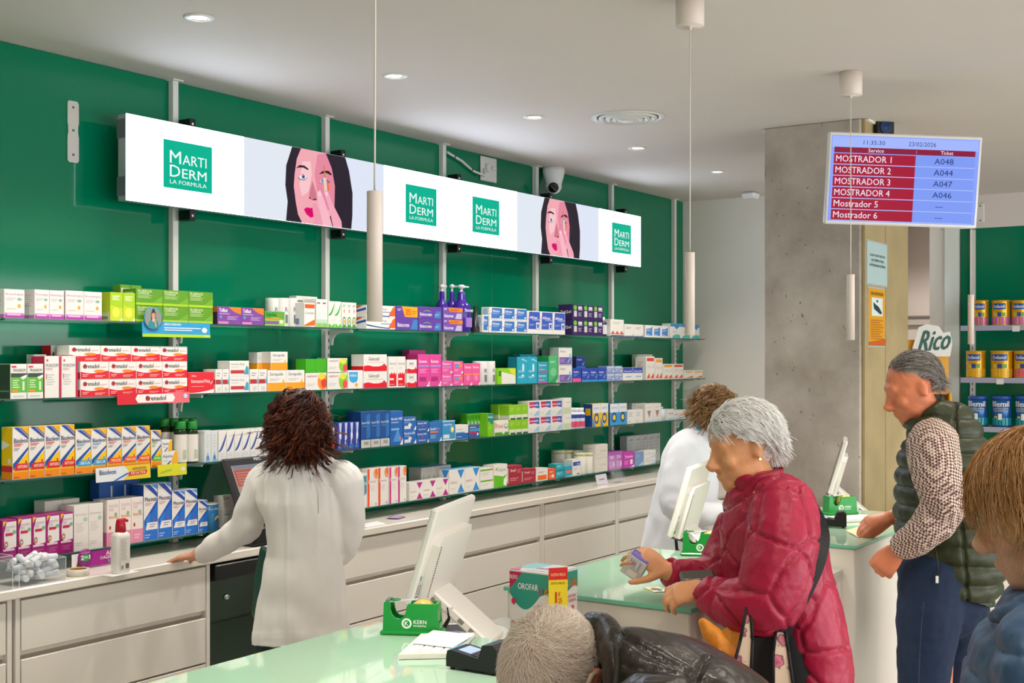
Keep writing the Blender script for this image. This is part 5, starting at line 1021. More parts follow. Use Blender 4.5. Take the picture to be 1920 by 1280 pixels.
# ---------------------------------------------------------------- things on the back worktop
ACR = M('#dfe8ec', .03, alpha=.07, spec=.6, name='clear_acrylic')
def acrylic_box(x0, x1, y0, y1, h, label):
    t = thing('acrylic_box', label, 'box', ((x0 + x1) / 2, (y0 + y1) / 2, ZT + .001), group='clear acrylic boxes'); w, d = (x1 - x0) / 2, (y1 - y0) / 2; k = .003
    for nm, e in (('front_pane', (-w, w, -d, -d + k, 0, h)), ('back_pane', (-w, w, d - k, d, 0, h)), ('side_pane', (-w, -w + k, -d + k, d - k, 0, h)), ('side_pane', (w - k, w, -d + k, d - k, 0, h)), ('floor_pane', (-w + k, w - k, -d + k, d - k, 0, k))):
        b = MB(); b.box(*e, ACR, .0005); b.build(nm, t)
    b = MB(); EA = M('#e4ecee', .15)
    for sx in (-w, w):
        for sy in (-d, d): b.box(sx - .0008, sx + .0008, sy - .0008, sy + .0008, 0, h, EA)
    for sy in (-d, d): b.box(-w, w, sy - .0008, sy + .0008, h - .0008, h + .0008, EA)
    for sx in (-w, w): b.box(sx - .0008, sx + .0008, -d, d, h - .0008, h + .0008, EA)
    b.build('polished_edges', t)
    return t
q0 = at_h(42, 1103, ZT); q1 = at_h(118, 1086, ZT)
bx0, bx1, by0 = q0.x, q1.x, VF + .018
acrylic_box(bx0, bx1, by0, by0 + .12, .085, 'clear acrylic box full of small white tubes')
acrylic_box(bx0 - .20, bx0 - .03, by0 - .005, by0 + .12, .12, 'taller clear acrylic box of white tubes at the picture edge')
tub = MB(); TW = M('#dde2ea', .45); tub.lathe([(.008, 0), (.0092, .001), (.0092, .034), (.0088, .0345), (.0088, .036)], TW, n=12); tub.lathe([(.0096, .036), (.0098, .052), (.009, .053)], M('#eef0f4', .4), n=12); tme = tub.mesh('tube')
random.seed(11)
lay = []
for lyr in range(4):
    for i in range(3):
        for j in range(2): lay.append((lerp(bx0 + .045, bx1 - .045, i / 2), by0 + .04 + .04 * j, .014 + lyr * .021))
for lyr in range(5):
    for j in range(2): lay.append((bx0 - .115, by0 + .04 + .04 * j, .014 + lyr * .021))
for i, (x, y, z) in enumerate(lay):
    o = bpy.data.objects.new('sample_tube', tme); col.objects.link(o); o.scale = (1.25, 1.25, 1.35)
    az = random.uniform(0, 6.28); el = random.uniform(1.2, 1.9)
    o.rotation_euler = (el, 0, az); ax = Vector((0, 0, 1)); ax.rotate(o.rotation_euler); o.location = Vector((x, y, ZT + .012 + z)) - ax * .036
    tag(o, 'small white capped tube in the heap in the clear acrylic box' if i < 24 else 'small white capped tube in the acrylic box at the picture edge', 'tube', 'white tubes heaped in acrylic box' if i < 24 else 'white tubes in the edge box')
random.seed(5)
p = at_h(146, 1078, ZT); t = thing('tape_roll', 'roll of brown packing tape lying on the worktop', 'tape', (p.x, p.y - .0, ZT + .001))
b = MB(); b.lathe([(.032, 0), (.042, 0), (.042, .024), (.032, .024), (.032, 0)], M('#d8d2c4', .3), n=32, caps=False); b.build('tape', t); b = MB(); b.lathe([(.0318, .0), (.0318, .0236)], M('#b0783c', .6), n=32, caps=False); b.build('core', t)
p = at_h(226, 1074, ZT); t = thing('lotion_bottle', 'white lotion bottle with red pump on the worktop', 'bottle', (p.x, p.y, ZT + .002))
b = MB(); hh = .155; r = .034
rr = [[Vector((r * (math.copysign(abs(math.cos(a)) ** .6, math.cos(a))) * s, .026 * math.copysign(abs(math.sin(a)) ** .6, math.sin(a)) * s, z)) for a in [2 * math.pi * j / 24 for j in range(24)]] for s, z in ((.94, 0), (1, .004), (1, hh * .9), (.96, hh * .95), (.7, hh), (.4, hh + .004))]
b.rings(rr, M('#ebe6e0', .35)); b.printing([('r', .0, .0, 1, 1, '#e2ddd6'), ('l', .08, .3, .75, .95, 16, '#c2bcb4'), ('r', .55, .05, .9, .2, '#6a6660'), ('r', .1, .05, .3, .15, '#8a867e')], (-.022, -.0262, .012), (.044, 0, 0), (0, 0, .125)); b.build('bottle', t)
b = MB(); RP = M('#b8182c', .2); b.lathe([(.02, hh), (.021, hh + .002), (.019, hh + .03), (.016, hh + .045), (.014, hh + .05), (.002, hh + .052)], RP, n=20); b.tube([(0, 0, hh + .044), (.015, -.004, hh + .046), (.028, -.008, hh + .040)], [.008, .007, .005], RP, 10); b.build('pump_head', t)
b = MB(); b.prism([(-.08, -.03), (.055, -.045), (.06, .02), (-.07, .035)], (0, 0, .0008), (1, 0, 0), (0, 1, 0), .0007, M('#eceae6', .7)); o = b.build('paper_sheet', None, (p.x + .0, p.y, ZT + .0005), (0, 0, .2)); tag(o, 'white paper slip under the red pump bottle', 'paper')
# magenta offer sign
p = at_h(178, 1066, ZT); t = thing('offer_sign', 'magenta shelf sign reading two for one behind the pump bottle', 'sign', (p.x, p.y + .03, ZT + .001))
b = MB(); b.box(-.085, .115, 0, .002, .004, .062, PR('#a0148c')); b.printing([R(0, 0, .3, 1, '#e6e2e4'), P('#5a3030', (.1, .1), (.3, .1), (.3, .8), (.15, .7)), T('AL', .80, .62, .96, .92, '#f4e8f2', .02), T('CUALQUIER', .66, .36, .99, .60, '#f4e8f2', .02), T('TOS', .84, .08, .98, .3, '#7ad0a0', .02)], (-.085, 0, .004), (.2, 0, 0), (0, 0, .058)); b.build('panel', t)
b = MB(); b.lathe([(.034, 0), (.034, .002), (.001, .002)], PR('#8c1480'), (-.024, -.001, .044), 28, (0, -1, 0)); b.printing([E(.5, .5, .33, .2, '#2f9a50'), T('2=1', .18, .38, .82, .64, '#f6f4f4', .03), T('mucofluido', .2, .74, .8, .82, '#e0b8dc', 0)], (-.058, -.0034, .010), (.068, 0, 0), (0, 0, .068)); b.build('badge', t)
# papers and packet on the worktop by the first assistant
p = at_h(700, 985, ZT); b = MB(); b.prism([(-.09, -.05), (.07, -.04), (.12, .06), (-.07, .05)], (0, 0, .003), (1, 0, 0), (0, 1, 0), .0028, M('#ece9ec', .7)); o = b.build('paper_stack', None, (p.x, p.y + .015, ZT + .0005)); tag(o, 'loose white papers on the worktop right of the assistant', 'paper')
p = at_h(742, 971, ZT); b = MB(); vs = []; n = 8
for a in range(n):
    for c in range(n): vs.append((-.05 + .1 * a / 7, -.035 + .07 * c / 7, .002 + .014 * math.sin(math.pi * a / 7) * math.sin(math.pi * c / 7) + random.uniform(0, .004)))
fs = [(a * n + c, (a + 1) * n + c, (a + 1) * n + c + 1, a * n + c + 1) for a in range(n - 1) for c in range(n - 1)]
b.add(vs + [(x, y, .0008) for x, y, z in vs], fs + [tuple(k + 64 for k in f[::-1]) for f in fs], M('#a890b8', .25, var=.35, scale=60)); o = b.build('foil_packet', None, (p.x, p.y, ZT + .0005), (0, 0, .3)); tag(o, 'shiny lilac foil packet on the worktop', 'packet')
# small white sign and leaflet holder under the bottom shelf
p = at_v(1118, 899, 4.07); t = thing('table_sign', 'small white tent sign on the worktop below the bottom shelf', 'sign', (p.x, 4.03, ZT + .001)); b = MB(); b.obox((0, 0, .034), ((1, 0, 0), (0, .25, 1), (0, -1, .25)), (.07, .034, .001), M('#dad6e4', .4)); b.printing([('l', .25, .4, .8, .62, 1, '#8a8890')], (-.07, -.009, .001), (.14, 0, 0), (0, .0165, .066), lift=.0015); b.build('panel', t); b = MB(); b.box(-.07, .07, -.012, .03, 0, .002, ACR); b.build('foot', t)
p = at_v(1158, 880, 4.02); t = thing('leaflet_holder', 'empty clear acrylic leaflet holder on the worktop', 'holder', (p.x, 4.02, ZT + .001)); b = MB(); b.obox((0, .02, .09), ((1, 0, 0), (0, .3, 1), (0, -1, .3)), (.075, .09, .0012), ACR); b.build('back_pane', t); b = MB(); b.obox((0, -.015, .035), ((1, 0, 0), (0, .3, 1), (0, -1, .3)), (.075, .035, .0012), ACR); b.build('front_pane', t); b = MB(); b.box(-.075, .075, -.04, .03, 0, .003, ACR); b.build('foot', t)
# ================================================================== shelf talkers
def talker(px0, px1, y0, y1, v, tilt, label, ops, body, extra=None):
    a, z = at_v(px0, y1, v), at_v(px1, y1, v); top = at_v(px0, y0, v)
    w, h = z.x - a.x, top.z - a.z
    t = thing('shelf_talker', label, 'sign', (a.x, v, a.z)); up = Vector((0, tilt, 1)).normalized()
    b = MB(); b.obox(Vector((w / 2, 0, 0)) + up * (h / 2), ((1, 0, 0), up, (0, -1, tilt)), (w / 2, h / 2, .001), PR(body)); b.printing(ops, Vector((0, -.0011, 0)), (w, 0, 0), up * h); b.build('panel', t)
    return t, w, h
VT = VS - .012
t, w, h = talker(267, 394, 602, 631, VT, .05, 'blue and lime shelf sign with round portrait under green cartons', [R(0, 0, 1, .2, '#a8cf1e'), T('¿MUCOSIDAD?', .31, .74, .56, .92, '#f2f6fa', .03), Ls(.31, .4, .9, .68, 2, '#d8ecf6'), E(.91, .5, .04, .18, '#f0f4f6'), T('TABLETS', .9, .05, .99, .14, '#eef4d0', .0)], '#2f9ad0')
b = MB(); r = at_v(302, 600, VT).x - at_v(268, 600, VT).x; r /= 2
b.lathe([(r, 0), (r, .002), (.0005, .002)], PR('#3a90c4'), (r + .004, -.004, h + .012), 30, (0, -1, 0))
b.printing([E(.5, .5, .46, .46, '#8a9088'), P('#2a2420', (.36, .62), (.40, .80), (.5, .9), (.6, .8), (.64, .62), (.62, .4), (.38, .4)), E(.5, .62, .11, .14, '#c89880'), E(.5, .86, .07, .07, '#2a2420'), P('#1f8a9c', (.18, .08), (.3, .4), (.44, .44), (.56, .44), (.72, .4), (.84, .08)), E(.5, .44, .1, .09, '#d8a890'), P('#d09c84', (.52, .44), (.6, .42), (.66, .14), (.58, .14))], (.004, -.0062, h + .012 - r), (2 * r, 0, 0), (0, 0, 2 * r)); b.build('portrait_disc', t)
t, w, h = talker(220, 355, 738, 759, VT, .05, 'red shelf sign with white lettered oval under red cartons', [R(.68, 0, 1, 1, '#e86a74'), P('#efeaea', (.27, .12), (.76, .12), (.79, .5), (.76, .88), (.27, .88), (.24, .5)), E(.405, .5, .03, .24, '#d81830'), T('Frenadol', .385, .3, .66, .72, '#3a3038', .02), E(.94, .62, .03, .22, '#c8d4ec')], '#d81830')
t, w, h = talker(180, 282, 878, 905, VT, .05, 'white and yellow syrup shelf sign below the yellow cartons', [P('#e8c81c', (.48, 0), (1, 0), (1, 1), (.52, 1), (.62, .5)), T('Bisolvon', .06, .5, .36, .84, '#1b2f6e', .02), P('#2f68b8', (.3, .02), (.36, .02), (.62, .5), (.56, .5)), T('ALIVIO EFECTIVO', .66, .66, .92, .84, '#3a3a3a', .01), P('#d8302c', (.58, .28), (.92, .34), (.94, .6), (.6, .56)), T('DE LA TOS', .63, .36, .9, .54, '#fae8e0', .02)], '#dfe4e8')
t, w, h = talker(296, 350, 872, 894, VT, .05, 'plain yellow-green shelf sign beside the syrup sign', [P('#a8bc1c', (.05, .2), (.5, .45), (.45, .6), (.1, .4)), E(.87, .5, .08, .2, '#d8dcd0')], '#d8d414')

# ================================================================== ticket screen, far wall and displays
ct = at_z(1694, 338, 5.55)
t = thing('ticket_screen', 'ceiling-hung ticket screen listing counters and numbers', 'screen', tuple(ct))
nz = (-DV * 1.0 + RV * .02 - UV * .10).normalized(); rx = RV - nz * RV.dot(nz); rx.normalize(); uz = nz.cross(rx)
rr = math.radians(-1.9); rx2 = rx * math.cos(rr) + uz * math.sin(rr); uz2 = uz * math.cos(rr) - rx * math.sin(rr)
tw, th = .680, .403
b = MB(); b.obox(-nz * .018, (rx2, uz2, nz), (tw / 2, th / 2, .018), M('#dcdad8', .35), .005); b.build('housing', t)
def em(h): return EM(h, .76)
b = MB(); O = -rx2 * (tw / 2 - .011) - uz2 * (th / 2 - .014) + nz * .0004
ops = [('r', 0, 0, 1, 1, '#8aa4ff'), ('r', .005, .86, .995, .99, '#a4b8ff'), ('r', .02, .80, .975, .865, '#8c1038')]
ops += [T('11:35:30', .215, .90, .36, .95, '#2c3a78', .0), T('23/02/2026', .52, .90, .705, .95, '#2c3a78', .0), T('Service', .25, .812, .355, .855, '#f0e4f4', .01), T('Ticket', .74, .812, .825, .855, '#f0e4f4', .01), R(.575, .815, .577, .85, '#d8c0d8')]
for i, (a, tk) in enumerate((('MOSTRADOR 1', 'A048'), ('MOSTRADOR 2', 'A044'), ('MOSTRADOR 3', 'A047'), ('MOSTRADOR 4', 'A046'), ('Mostrador 5', '---'), ('Mostrador 6', '---'))):
    y1 = .79 - .131 * i; y0 = y1 - .121
    ops += [R(.02, y0, .572, y1, '#a80030'), R(.572, y0, .975, y1, '#7f9cf6'), R(.02, y0 - .006, .975, y0 - .001, '#c8d4ff'), T(a, .035, y0 + .025, .41 if i < 4 else .335, y1 - .022, '#f2e8fa', .004)]
    ops += [T(tk, .70, y0 + .03, .83, y1 - .024, '#23347c', .004)] if i < 4 else [T(tk, .725, y0 + .05, .775, y0 + .058, '#23347c', .01)]
b.printing(ops, O, rx2 * (tw - .022), uz2 * (th - .028), .00012, .0002, mk=em); b.build('screen', t)
b = MB(); b.obox(-nz * .037, (rx2, uz2, nz), (tw / 2 - .005, th / 2 - .005, .001), DK); b.tube([-nz * .05, Vector((6.56, 2.062, ct.z)) - ct], .016, METAL, 14); b.obox(Vector((6.56, 2.058, ct.z)) - ct, ((1, 0, 0), (0, 1, 0), (0, 0, 1)), (.05, .006, .06), METAL, .002); b.obox(-nz * .05, (rx2, uz2, nz), (.06, .06, .012), BLK, .003); b.build('ceiling_mount', t)
# loudspeaker on the pillar
p = at_z(1654, 236, 6.60); t = thing('loudspeaker', 'small black loudspeaker on a bracket above the ticket screen', 'loudspeaker', tuple(p))
b = MB(); ax = (RV * .97 + DV * .2, UV, (DV * -.97 + RV * .2)); b.obox((0, 0, 0), ax, (.05, .07, .04), M('#1c1a1e', .4), .006); b.build('cabinet', t)
b = MB(); fr = ax[2].normalized(); b.lathe([(.034, 0), (.036, .003), (.03, .004), (.012, .001), (.001, .005)], M('#16305c', .3), fr * .0405 - UV * .012, 24, fr); b.build('cone', t)
b = MB(); b.tube([-fr * .03, -fr * .06 + RV * .05 + UV * .02], .012, METAL, 10); b.obox(-fr * .06 + RV * .055 + UV * .03, (RV, UV, DV), (.012, .05, .02), METAL, .002); b.build('bracket', t)
# notices on the pillar casing
def notice(px0, px1, y0, y1, label, body, ops, name='notice'):
    v = 2.0645; a, z = at_v(px0, y1, v), at_v(px1, y1, v); top = at_v(px0, y0, v)
    t = thing(name, label, 'notice', (a.x, v, a.z)); w, h = z.x - a.x, top.z - a.z
    b = MB(); b.box(0, w, -.002, 0, 0, h, M('#dfe6e8', .05, alpha=.5)); b.build('plastic_sleeve', t)
    b = MB(); b.box(.008, w - .008, -.0035, -.002, .008, h - .008, PR(body)); b.printing(ops, (.008, -.0036, .008), (w - .016, 0, 0), (0, 0, h - .016)); b.build('sheet', t)
notice(1624, 1663, 448, 533, 'pale blue notice sheet high on the pillar casing', '#b4cccc', [T('ZONA MONITORIZADA', .12, .66, .9, .72, '#3c484c', .02), T('EN TIEMPO REAL', .2, .54, .84, .60, '#3c484c', .02), T('AUTODENUNCIA PENAL', .1, .42, .9, .48, '#3c484c', .02)])
notice(1627, 1659, 536, 650, 'yellow security-camera notice low on the pillar casing', '#e0a01c', [T('ZONA VIDEOVIGILADA', .1, .88, .9, .94, '#4a3a10', .02), R(.16, .52, .84, .84, '#dfe8ea'), P('#2a3a3c', (.25, .76), (.6, .68), (.8, .58), (.7, .55), (.3, .64)), R(.45, .76, .55, .8, '#2a3a3c'), Ls(.1, .1, .9, .46, 9, '#b86a1c'), P('#c8601c', (0, 0), (1, 0), (1, .12), (0, .06))])

# yellow sweets stand
t = thing('sweets_stand', 'tall yellow sweets display stand with script name sign', 'display stand', (8.52, 2.41, 0.001), math.radians(-62))
YL = M('#e6a41a', .4, name='yellow_card'); YD = M('#b87c10', .5)
SH = 1.845
b = MB(); b.box(-.20, -.185, -.16, .16, 0, SH, YL, .002); b.build('side_panel', t)
b = MB(); b.box(.185, .20, -.16, .16, 0, SH - .35, YL, .002); b.build('side_panel', t)
b = MB(); b.box(-.185, .185, .145, .16, 0, SH, YL); b.build('back_panel', t)
b = MB(); b.box(-.185, .185, -.14, .145, SH - .36, SH - .0, YL, .002); b.printing([T('EL EFECTO DE LA', .28, .40, .82, .46, '#8a6a1c', .01), T('VIDA ALPINA SUIZA', .28, .30, .86, .36, '#8a6a1c', .01), R(.1, 0, .95, .1, '#d08c14')], (-.185, -.141, SH - .36), (.37, 0, 0), (0, 0, .36)); b.build('header', t)
for i, z in enumerate((.35, .62, .89, 1.16, 1.34)):
    b = MB(); b.box(-.184, .184, -.17, .144, z, z + .012, YL); b.box(-.184, .184, -.172, -.168, z, z + .05, YL); b.build('shelf_tray', t)
    for j in range(5):
        x = -.145 + j * .0725
        p = MB(); h = .085; p.box(x - .03, x + .03, -.160, -.11, z + .013, z + .013 + h, PR(('#dfe0e2', '#e0c84a', '#b8ccdc')[(i + j) % 3])); p.printing([R(.05, .05, .95, .4, ('#3a78b0', '#c8483c', '#3c8a4c')[(i * 2 + j) % 3]), E(.5, .65, .3, .2, '#e8b030'), T('Rico', .15, .78, .85, .94, '#2a5a50', .02)], (x - .03, -.1602, z + .013), (.06, 0, 0), (0, 0, h))
        o = p.build('sweets_packet'); o.matrix_world = Matrix.Translation(t.location) @ Matrix.Rotation(math.radians(-62), 4, 'Z'); tag(o, 'small sweets packet on the yellow stand, %s from left, %s tray from the floor' % (ORD[j], ORD[i]), 'packet', 'sweets packets on the yellow stand')
b = MB(); sx = Vector((.36, -.0, 0)); O = Vector((-.04, -.185, SH - .10))
outl = [(-.05, .1), (.02, -.04), (.2, .0), (.4, -.03), (.62, -.03), (.66, .2), (.62, .42), (.5, .4), (.42, .52), (.2, .56), (.06, .5)]
b.prism(outl, O, (.36, 0, 0), (0, 0, .36), .012, M('#e8e6e0', .4)); b.build('name_board', t)
b = MB(); b.text('Rico', O + Vector((0, -.001, 0)), (.36, 0, .03), (.10, 0, .36), .02, .05, .58, .44, M('#20584c', .4), .05); b.build('name_lettering', t)

# far shelves with formula tins
SHM = M('#b8bccc', .3); VX = 9.62
tz = [at_u(1860, y, VX).z for y in (611, 708, 799)]
v_l = [at_u(x, 600, VX).y for x in (1802, 1804, 1800)]
UPX = 9.888
for i, px in enumerate((1824, 1990)):
    vv = at_u(px, 600, UPX - .02).y
    t = thing('shelf_upright', ('slotted white shelf upright on the far green wall, behind the tins', 'slotted white shelf upright on the far green wall, beyond the right edge')[i], 'upright', (UPX, vv, .3), group='far slotted uprights')
    b = MB(); b.box(-.035, -.001, -.018, .018, 0, CEIL - .262 - .3, METAL, .002); b.build('rail', t)
    b = MB(); z = .05
    while z < 1.5: b.box(-.0365, -.0348, -.003, .003, z, z + .02, SLOT); z += .045
    b.build('slots', t)['kind'] = 'stuff'
PRT = {'y': ('#e8b41c', '#d89a10'), 'b': ('#2f6cb4', '#2450a0')}
def tin(loc, r, h, kind, label, grp):
    t = thing('formula_tin', label, 'tin', loc, 0, group=grp)
    n = 28; az = math.pi   # face towards -x
    def strip(b, z0, z1, h_, a0, a1, k=1.012):
        m = 8; ring = lambda z: [Vector((-r * k * math.cos(lerp(a0, a1, i / m)), -r * k * math.sin(lerp(a0, a1, i / m)), z)) for i in range(m + 1)]
        A, B = ring(z0), ring(z1); b.add(A + B, [(i, i + 1, m + 2 + i, m + 1 + i) for i in range(m)], M(h_, .3), True)
    def wrap(b, s, z0, z1, a0, a1, h_, bold=.02):
        sh, fs, _ = text_shape(s, bold)
        b.add([(-(r * 1.022 + k * .00006) * math.cos(lerp(a0, a1, x)), -(r * 1.022 + k * .00006) * math.sin(lerp(a0, a1, x)), lerp(z0, z1, y)) for x, y, k in sh], fs, M(h_, .35))
    b = MB()
    if kind == 'b':
        b.lathe([(r, 0), (r, h * .9)], M('#2a66ae', .25, metal=.3), n=n); strip(b, h * .06, h * .30, '#1fa0a8', -1.5, 1.5); strip(b, h * .5, h * .62, '#9ab0cc', -.9, .9)
        wrap(b, 'Blemil', h * .66, h * .84, -1.0, 1.0, '#f0f2f6', .03); wrap(b, 'EVOLUTION', h * .52, h * .6, -.85, .85, '#2a3a68', .02); wrap(b, '1', h * .24, h * .44, -.2, .2, '#f0f2f6', .03); strip(b, h * .3, h * .36, '#e8c040', -.7, -.3, 1.016)
        b.build('tin_body', t); b = MB(); b.lathe([(r * 1.03, h * .9), (r * 1.03, h * .985), (r * .96, h), (.001, h)], M('#2c58b4', .3), n=n); b.build('lid', t)
    else:
        b.lathe([(r, 0), (r * 1.01, h * .02), (r, h * .04), (r, h * .95), (r * 1.02, h * .97), (r * .98, h), (.001, h * .99)], M('#e0a818', .25, metal=.35), n=n)
        strip(b, h * .04, h * .34, {'p': '#c860b8', 'y': '#e8b828', 'r': '#e05a78'}[kind], -1.5, 1.5); strip(b, h * .64, h * .88, '#2456a0', -.8, .7)
        wrap(b, 'Enfamil', h * .70, h * .82, -.66, .58, '#f0f2f6', .02)
        for a, cl in ((-.45, '#d8c040'), (0, '#2a4a98'), (.45, '#6aa84a')): strip(b, h * .36, h * .52, cl, a - .2, a + .2, 1.016)
        b.build('tin_body', t)
        b = MB(); b.lathe([(r * 1.03, h * .96), (r * 1.03, h * 1.0), (r * .95, h * 1.01), (.001, h * 1.01)], M('#d8a020', .3), n=n); b.build('lid', t)
rows = [(0, [(1826, 1854), (1860, 1895), (1897, 1931), (1935, 1970)], 564, 'ppp p'.replace(' ', ''), 'gold formula tin with violet foot'), (1, [(1812, 1848), (1858, 1900), (1901, 1942), (1945, 1985)], 658, 'yyry', 'gold formula tin'), (2, [(1816, 1852), (1861, 1897), (1904, 1940), (1946, 1982)], 742, 'bbbb', 'blue and teal formula tin')]
for k, xs, yt, kinds, ds in rows:
    vv0 = at_u(1801, 600, VX - .12).y; z = tz[k]
    sh = thing('far_shelf', 'white metal shelf of formula tins on the far green wall, %s one' % ('top', 'middle', 'lower')[k], 'shelf', (VX, vv0, z), group='far tin shelves')
    b = MB(); b.box(-.12, UPX - VX - .037, -2.2, 0, -.012, 0, SHM, .001); b.build('board', sh)
    b = MB(); b.box(-.124, -.12, -2.2, 0, -.036, .002, M('#a8acc4', .15)); b.build('price_rail', sh)
    b = MB(); py = at_u((1905, 1875, 1890)[k], 600, VX - .125).y - vv0; b.box(-.1265, -.1245, py - .025, py + .025, -.045, -.004, M('#e6e4e2')); b.build('price_card', sh)
    for j, (xa, xb) in enumerate(xs):
        ya, yb = at_u(xa, 600, VX - .05).y, at_u(xb, 600, VX - .05).y; r = (ya - yb) / 2
        h = at_u(xa, yt, VX - .05).z - z
        kd = kinds[j]
        tin((VX - .05 + r * .0, (ya + yb) / 2, z + .0006), r, h, kd, ds + (' with rose foot' if kd == 'r' else '') + ', %s from left on the %s far shelf' % (ORD[j], ('top', 'middle', 'lower')[k]), 'formula tins')
p = at_u(1839, 400, UPX); t = thing('wall_bracket', 'small white bracket on the far green wall beside the ticket screen', 'bracket', (UPX, p.y, p.z)); b = MB(); b.box(-.02, -.001, -.03, .03, -.075, .075, METAL, .006); b.build('plate', t)
for z in (-.055, .055):
    b = MB(); b.lathe([(.006, 0), (.005, .003)], M('#5a5a58', .3, metal=1), (-.02, 0, z), 10, (-1, 0, 0)); b.build('screw', t)
# white cabinet behind the man in the vest
p = at_z(1843, 1000, 5.9); t = thing('white_cabinet', 'white cabinet with wooden edge behind the man in the green vest', 'cabinet', (p.x, p.y, 0))
b = MB(); b.box(.003, 1.1, -.55, .0, .02, p.z, CB, .004); b.build('body', t); b = MB(); b.box(0, .003, -.022, .0, .02, p.z - .28, M('#b8803c', .5, var=.1, scale=12)); b.build('edge_board', t); b = MB(); b.box(.04, 1.08, -.53, -.02, 0, .02, DK); b.build('plinth', t)

t = thing('downlight', 'recessed round ceiling downlight in the passage behind the pillar', 'downlight', (10.5, 3.0, CEIL), group='recessed downlights')  # extra lamp out of view, added to brighten the dark passage
b = MB(); b.lathe([(.036, -.002), (.040, -.006), (.052, -.006), (.056, -.001)], METAL, n=20, caps=False); b.build('trim_ring', t)
b = MB(); b.lathe([(.036, -.0012), (.001, -.0022)], EM('#fff6e8', 14), n=20, caps=False); b.build('lens', t)
l = lamp('downlight_lamp', 'SPOT', (0, 0, -.02), 50, (1, .93, .86), spot_size=math.radians(140), spot_blend=.8, shadow_soft_size=.05); l.parent = t
# ================================================================== people
def ball(b, cen, ax, rad, mat, nu=14, nv=10):
    X, Y, Z = ax; cen = Vector(cen); rings = []
    for i in range(1, nv):
        th = math.pi * i / nv
        rings.append([cen + X * (rad[0] * math.sin(th) * math.cos(a)) + Y * (rad[1] * math.sin(th) * math.sin(a)) - Z * (rad[2] * math.cos(th)) for a in [2 * math.pi * j / nu for j in range(nu)]])
    o = len(b.v); b.rings(rings, mat, caps=True, smooth=True); return b
def limb(b, pts, rad, mat, side=None, n=18, dome=True):
    """closed tapered tube; rad items are r or (a, b); side fixes the direction of a"""
    pts = [Vector(p) for p in pts]; R = [(r, r) if not isinstance(r, tuple) else r for r in rad]
    if dome:
        d0 = (pts[0] - pts[1]).normalized(); d1 = (pts[-1] - pts[-2]).normalized(); m0 = min(R[0]); m1 = min(R[-1])
        pts = [pts[0] + d0 * m0 * .8, pts[0] + d0 * m0 * .5] + pts + [pts[-1] + d1 * m1 * .5, pts[-1] + d1 * m1 * .8]
        R = [(R[0][0] * .35, R[0][1] * .35), (R[0][0] * .8, R[0][1] * .8)] + R + [(R[-1][0] * .8, R[-1][1] * .8), (R[-1][0] * .35, R[-1][1] * .35)]
    nx = Vector(side) if side is not None else None; rings = []
    for i, p in enumerate(pts):
        t = (pts[min(i + 1, len(pts) - 1)] - pts[max(i - 1, 0)]).normalized()
        if nx is None: nx = t.orthogonal()
        ref = Vector(side) if side is not None else nx
        x = (ref - t * ref.dot(t))
        if x.length < .15: x = nx - t * nx.dot(t)
        nx = x.normalized(); y = t.cross(nx)
        rings.append([p + nx * (R[i][0] * math.cos(a)) + y * (R[i][1] * math.sin(a)) for a in [2 * math.pi * j / n for j in range(n)]])
    b.rings(rings, mat, caps=True, smooth=True); return b
def spline(pts, rad, k=4):
    """Catmull-Rom refinement of points and radii"""
    P = [Vector(p) for p in pts]; R = [np.array(r if isinstance(r, tuple) else (r, r), float) for r in rad]; op, orr = [], []
    for i in range(len(P) - 1):
        p0, p1, p2, p3 = P[max(i - 1, 0)], P[i], P[i + 1], P[min(i + 2, len(P) - 1)]
        for j in range(k):
            t = j / k; t2, t3 = t * t, t ** 3
            op.append(.5 * ((2 * p1) + (p2 - p0) * t + (2 * p0 - 5 * p1 + 4 * p2 - p3) * t2 + (3 * p1 - p0 - 3 * p2 + p3) * t3))
            orr.append(tuple(R[i] * (1 - t) + R[i + 1] * t))
    op.append(P[-1]); orr.append(tuple(R[-1])); return op, orr
def fuse(b, voxel, mat, smooth=3):
    me = b.mesh('tmp'); o = bpy.data.objects.new('tmp', me); col.objects.link(o)
    m = o.modifiers.new('r', 'REMESH'); m.mode = 'VOXEL'; m.voxel_size = voxel; m.use_smooth_shade = True
    if smooth:
        s = o.modifiers.new('s', 'SMOOTH'); s.factor = .5; s.iterations = smooth
    dg = bpy.context.evaluated_depsgraph_get(); dg.update()
    r = bpy.data.meshes.new_from_object(o.evaluated_get(dg)); bpy.data.objects.remove(o); bpy.data.meshes.remove(me)
    r.materials.clear(); r.materials.append(mat); r.polygons.foreach_set('use_smooth', [True] * len(r.polygons)); r.polygons.foreach_set('material_index', [0] * len(r.polygons))
    return r
def displace(me, fn):
    n = len(me.vertices); co = np.empty(n * 3); me.vertices.foreach_get('co', co); co = co.reshape(-1, 3)
    nr = np.empty(n * 3); me.vertices.foreach_get('normal', nr); nr = nr.reshape(-1, 3)
    d = fn(co, nr); co = co + (nr * d[:, None] if d.ndim == 1 else d)
    me.vertices.foreach_set('co', co.ravel()); me.update()
def link(name, me, parent):
    o = bpy.data.objects.new(name, me); col.objects.link(o); o.parent = parent
    o.matrix_parent_inverse = Matrix.Identity(4); o.location = -Vector(parent.location); return o
def put(b, name, parent):
    o = b.build(name, parent); o.location = -Vector(parent.location); return o
def to_px(co):
    Z = co[:, 0] * c_ + co[:, 1] * s_; X = co[:, 0] * s_ - co[:, 1] * c_
    return 960 + F * X / Z, HZ + F * (CAMH - co[:, 2]) / Z
def ss(x, a, b_): t = np.clip((x - a) / (b_ - a), 0, 1); return t * t * (3 - 2 * t)
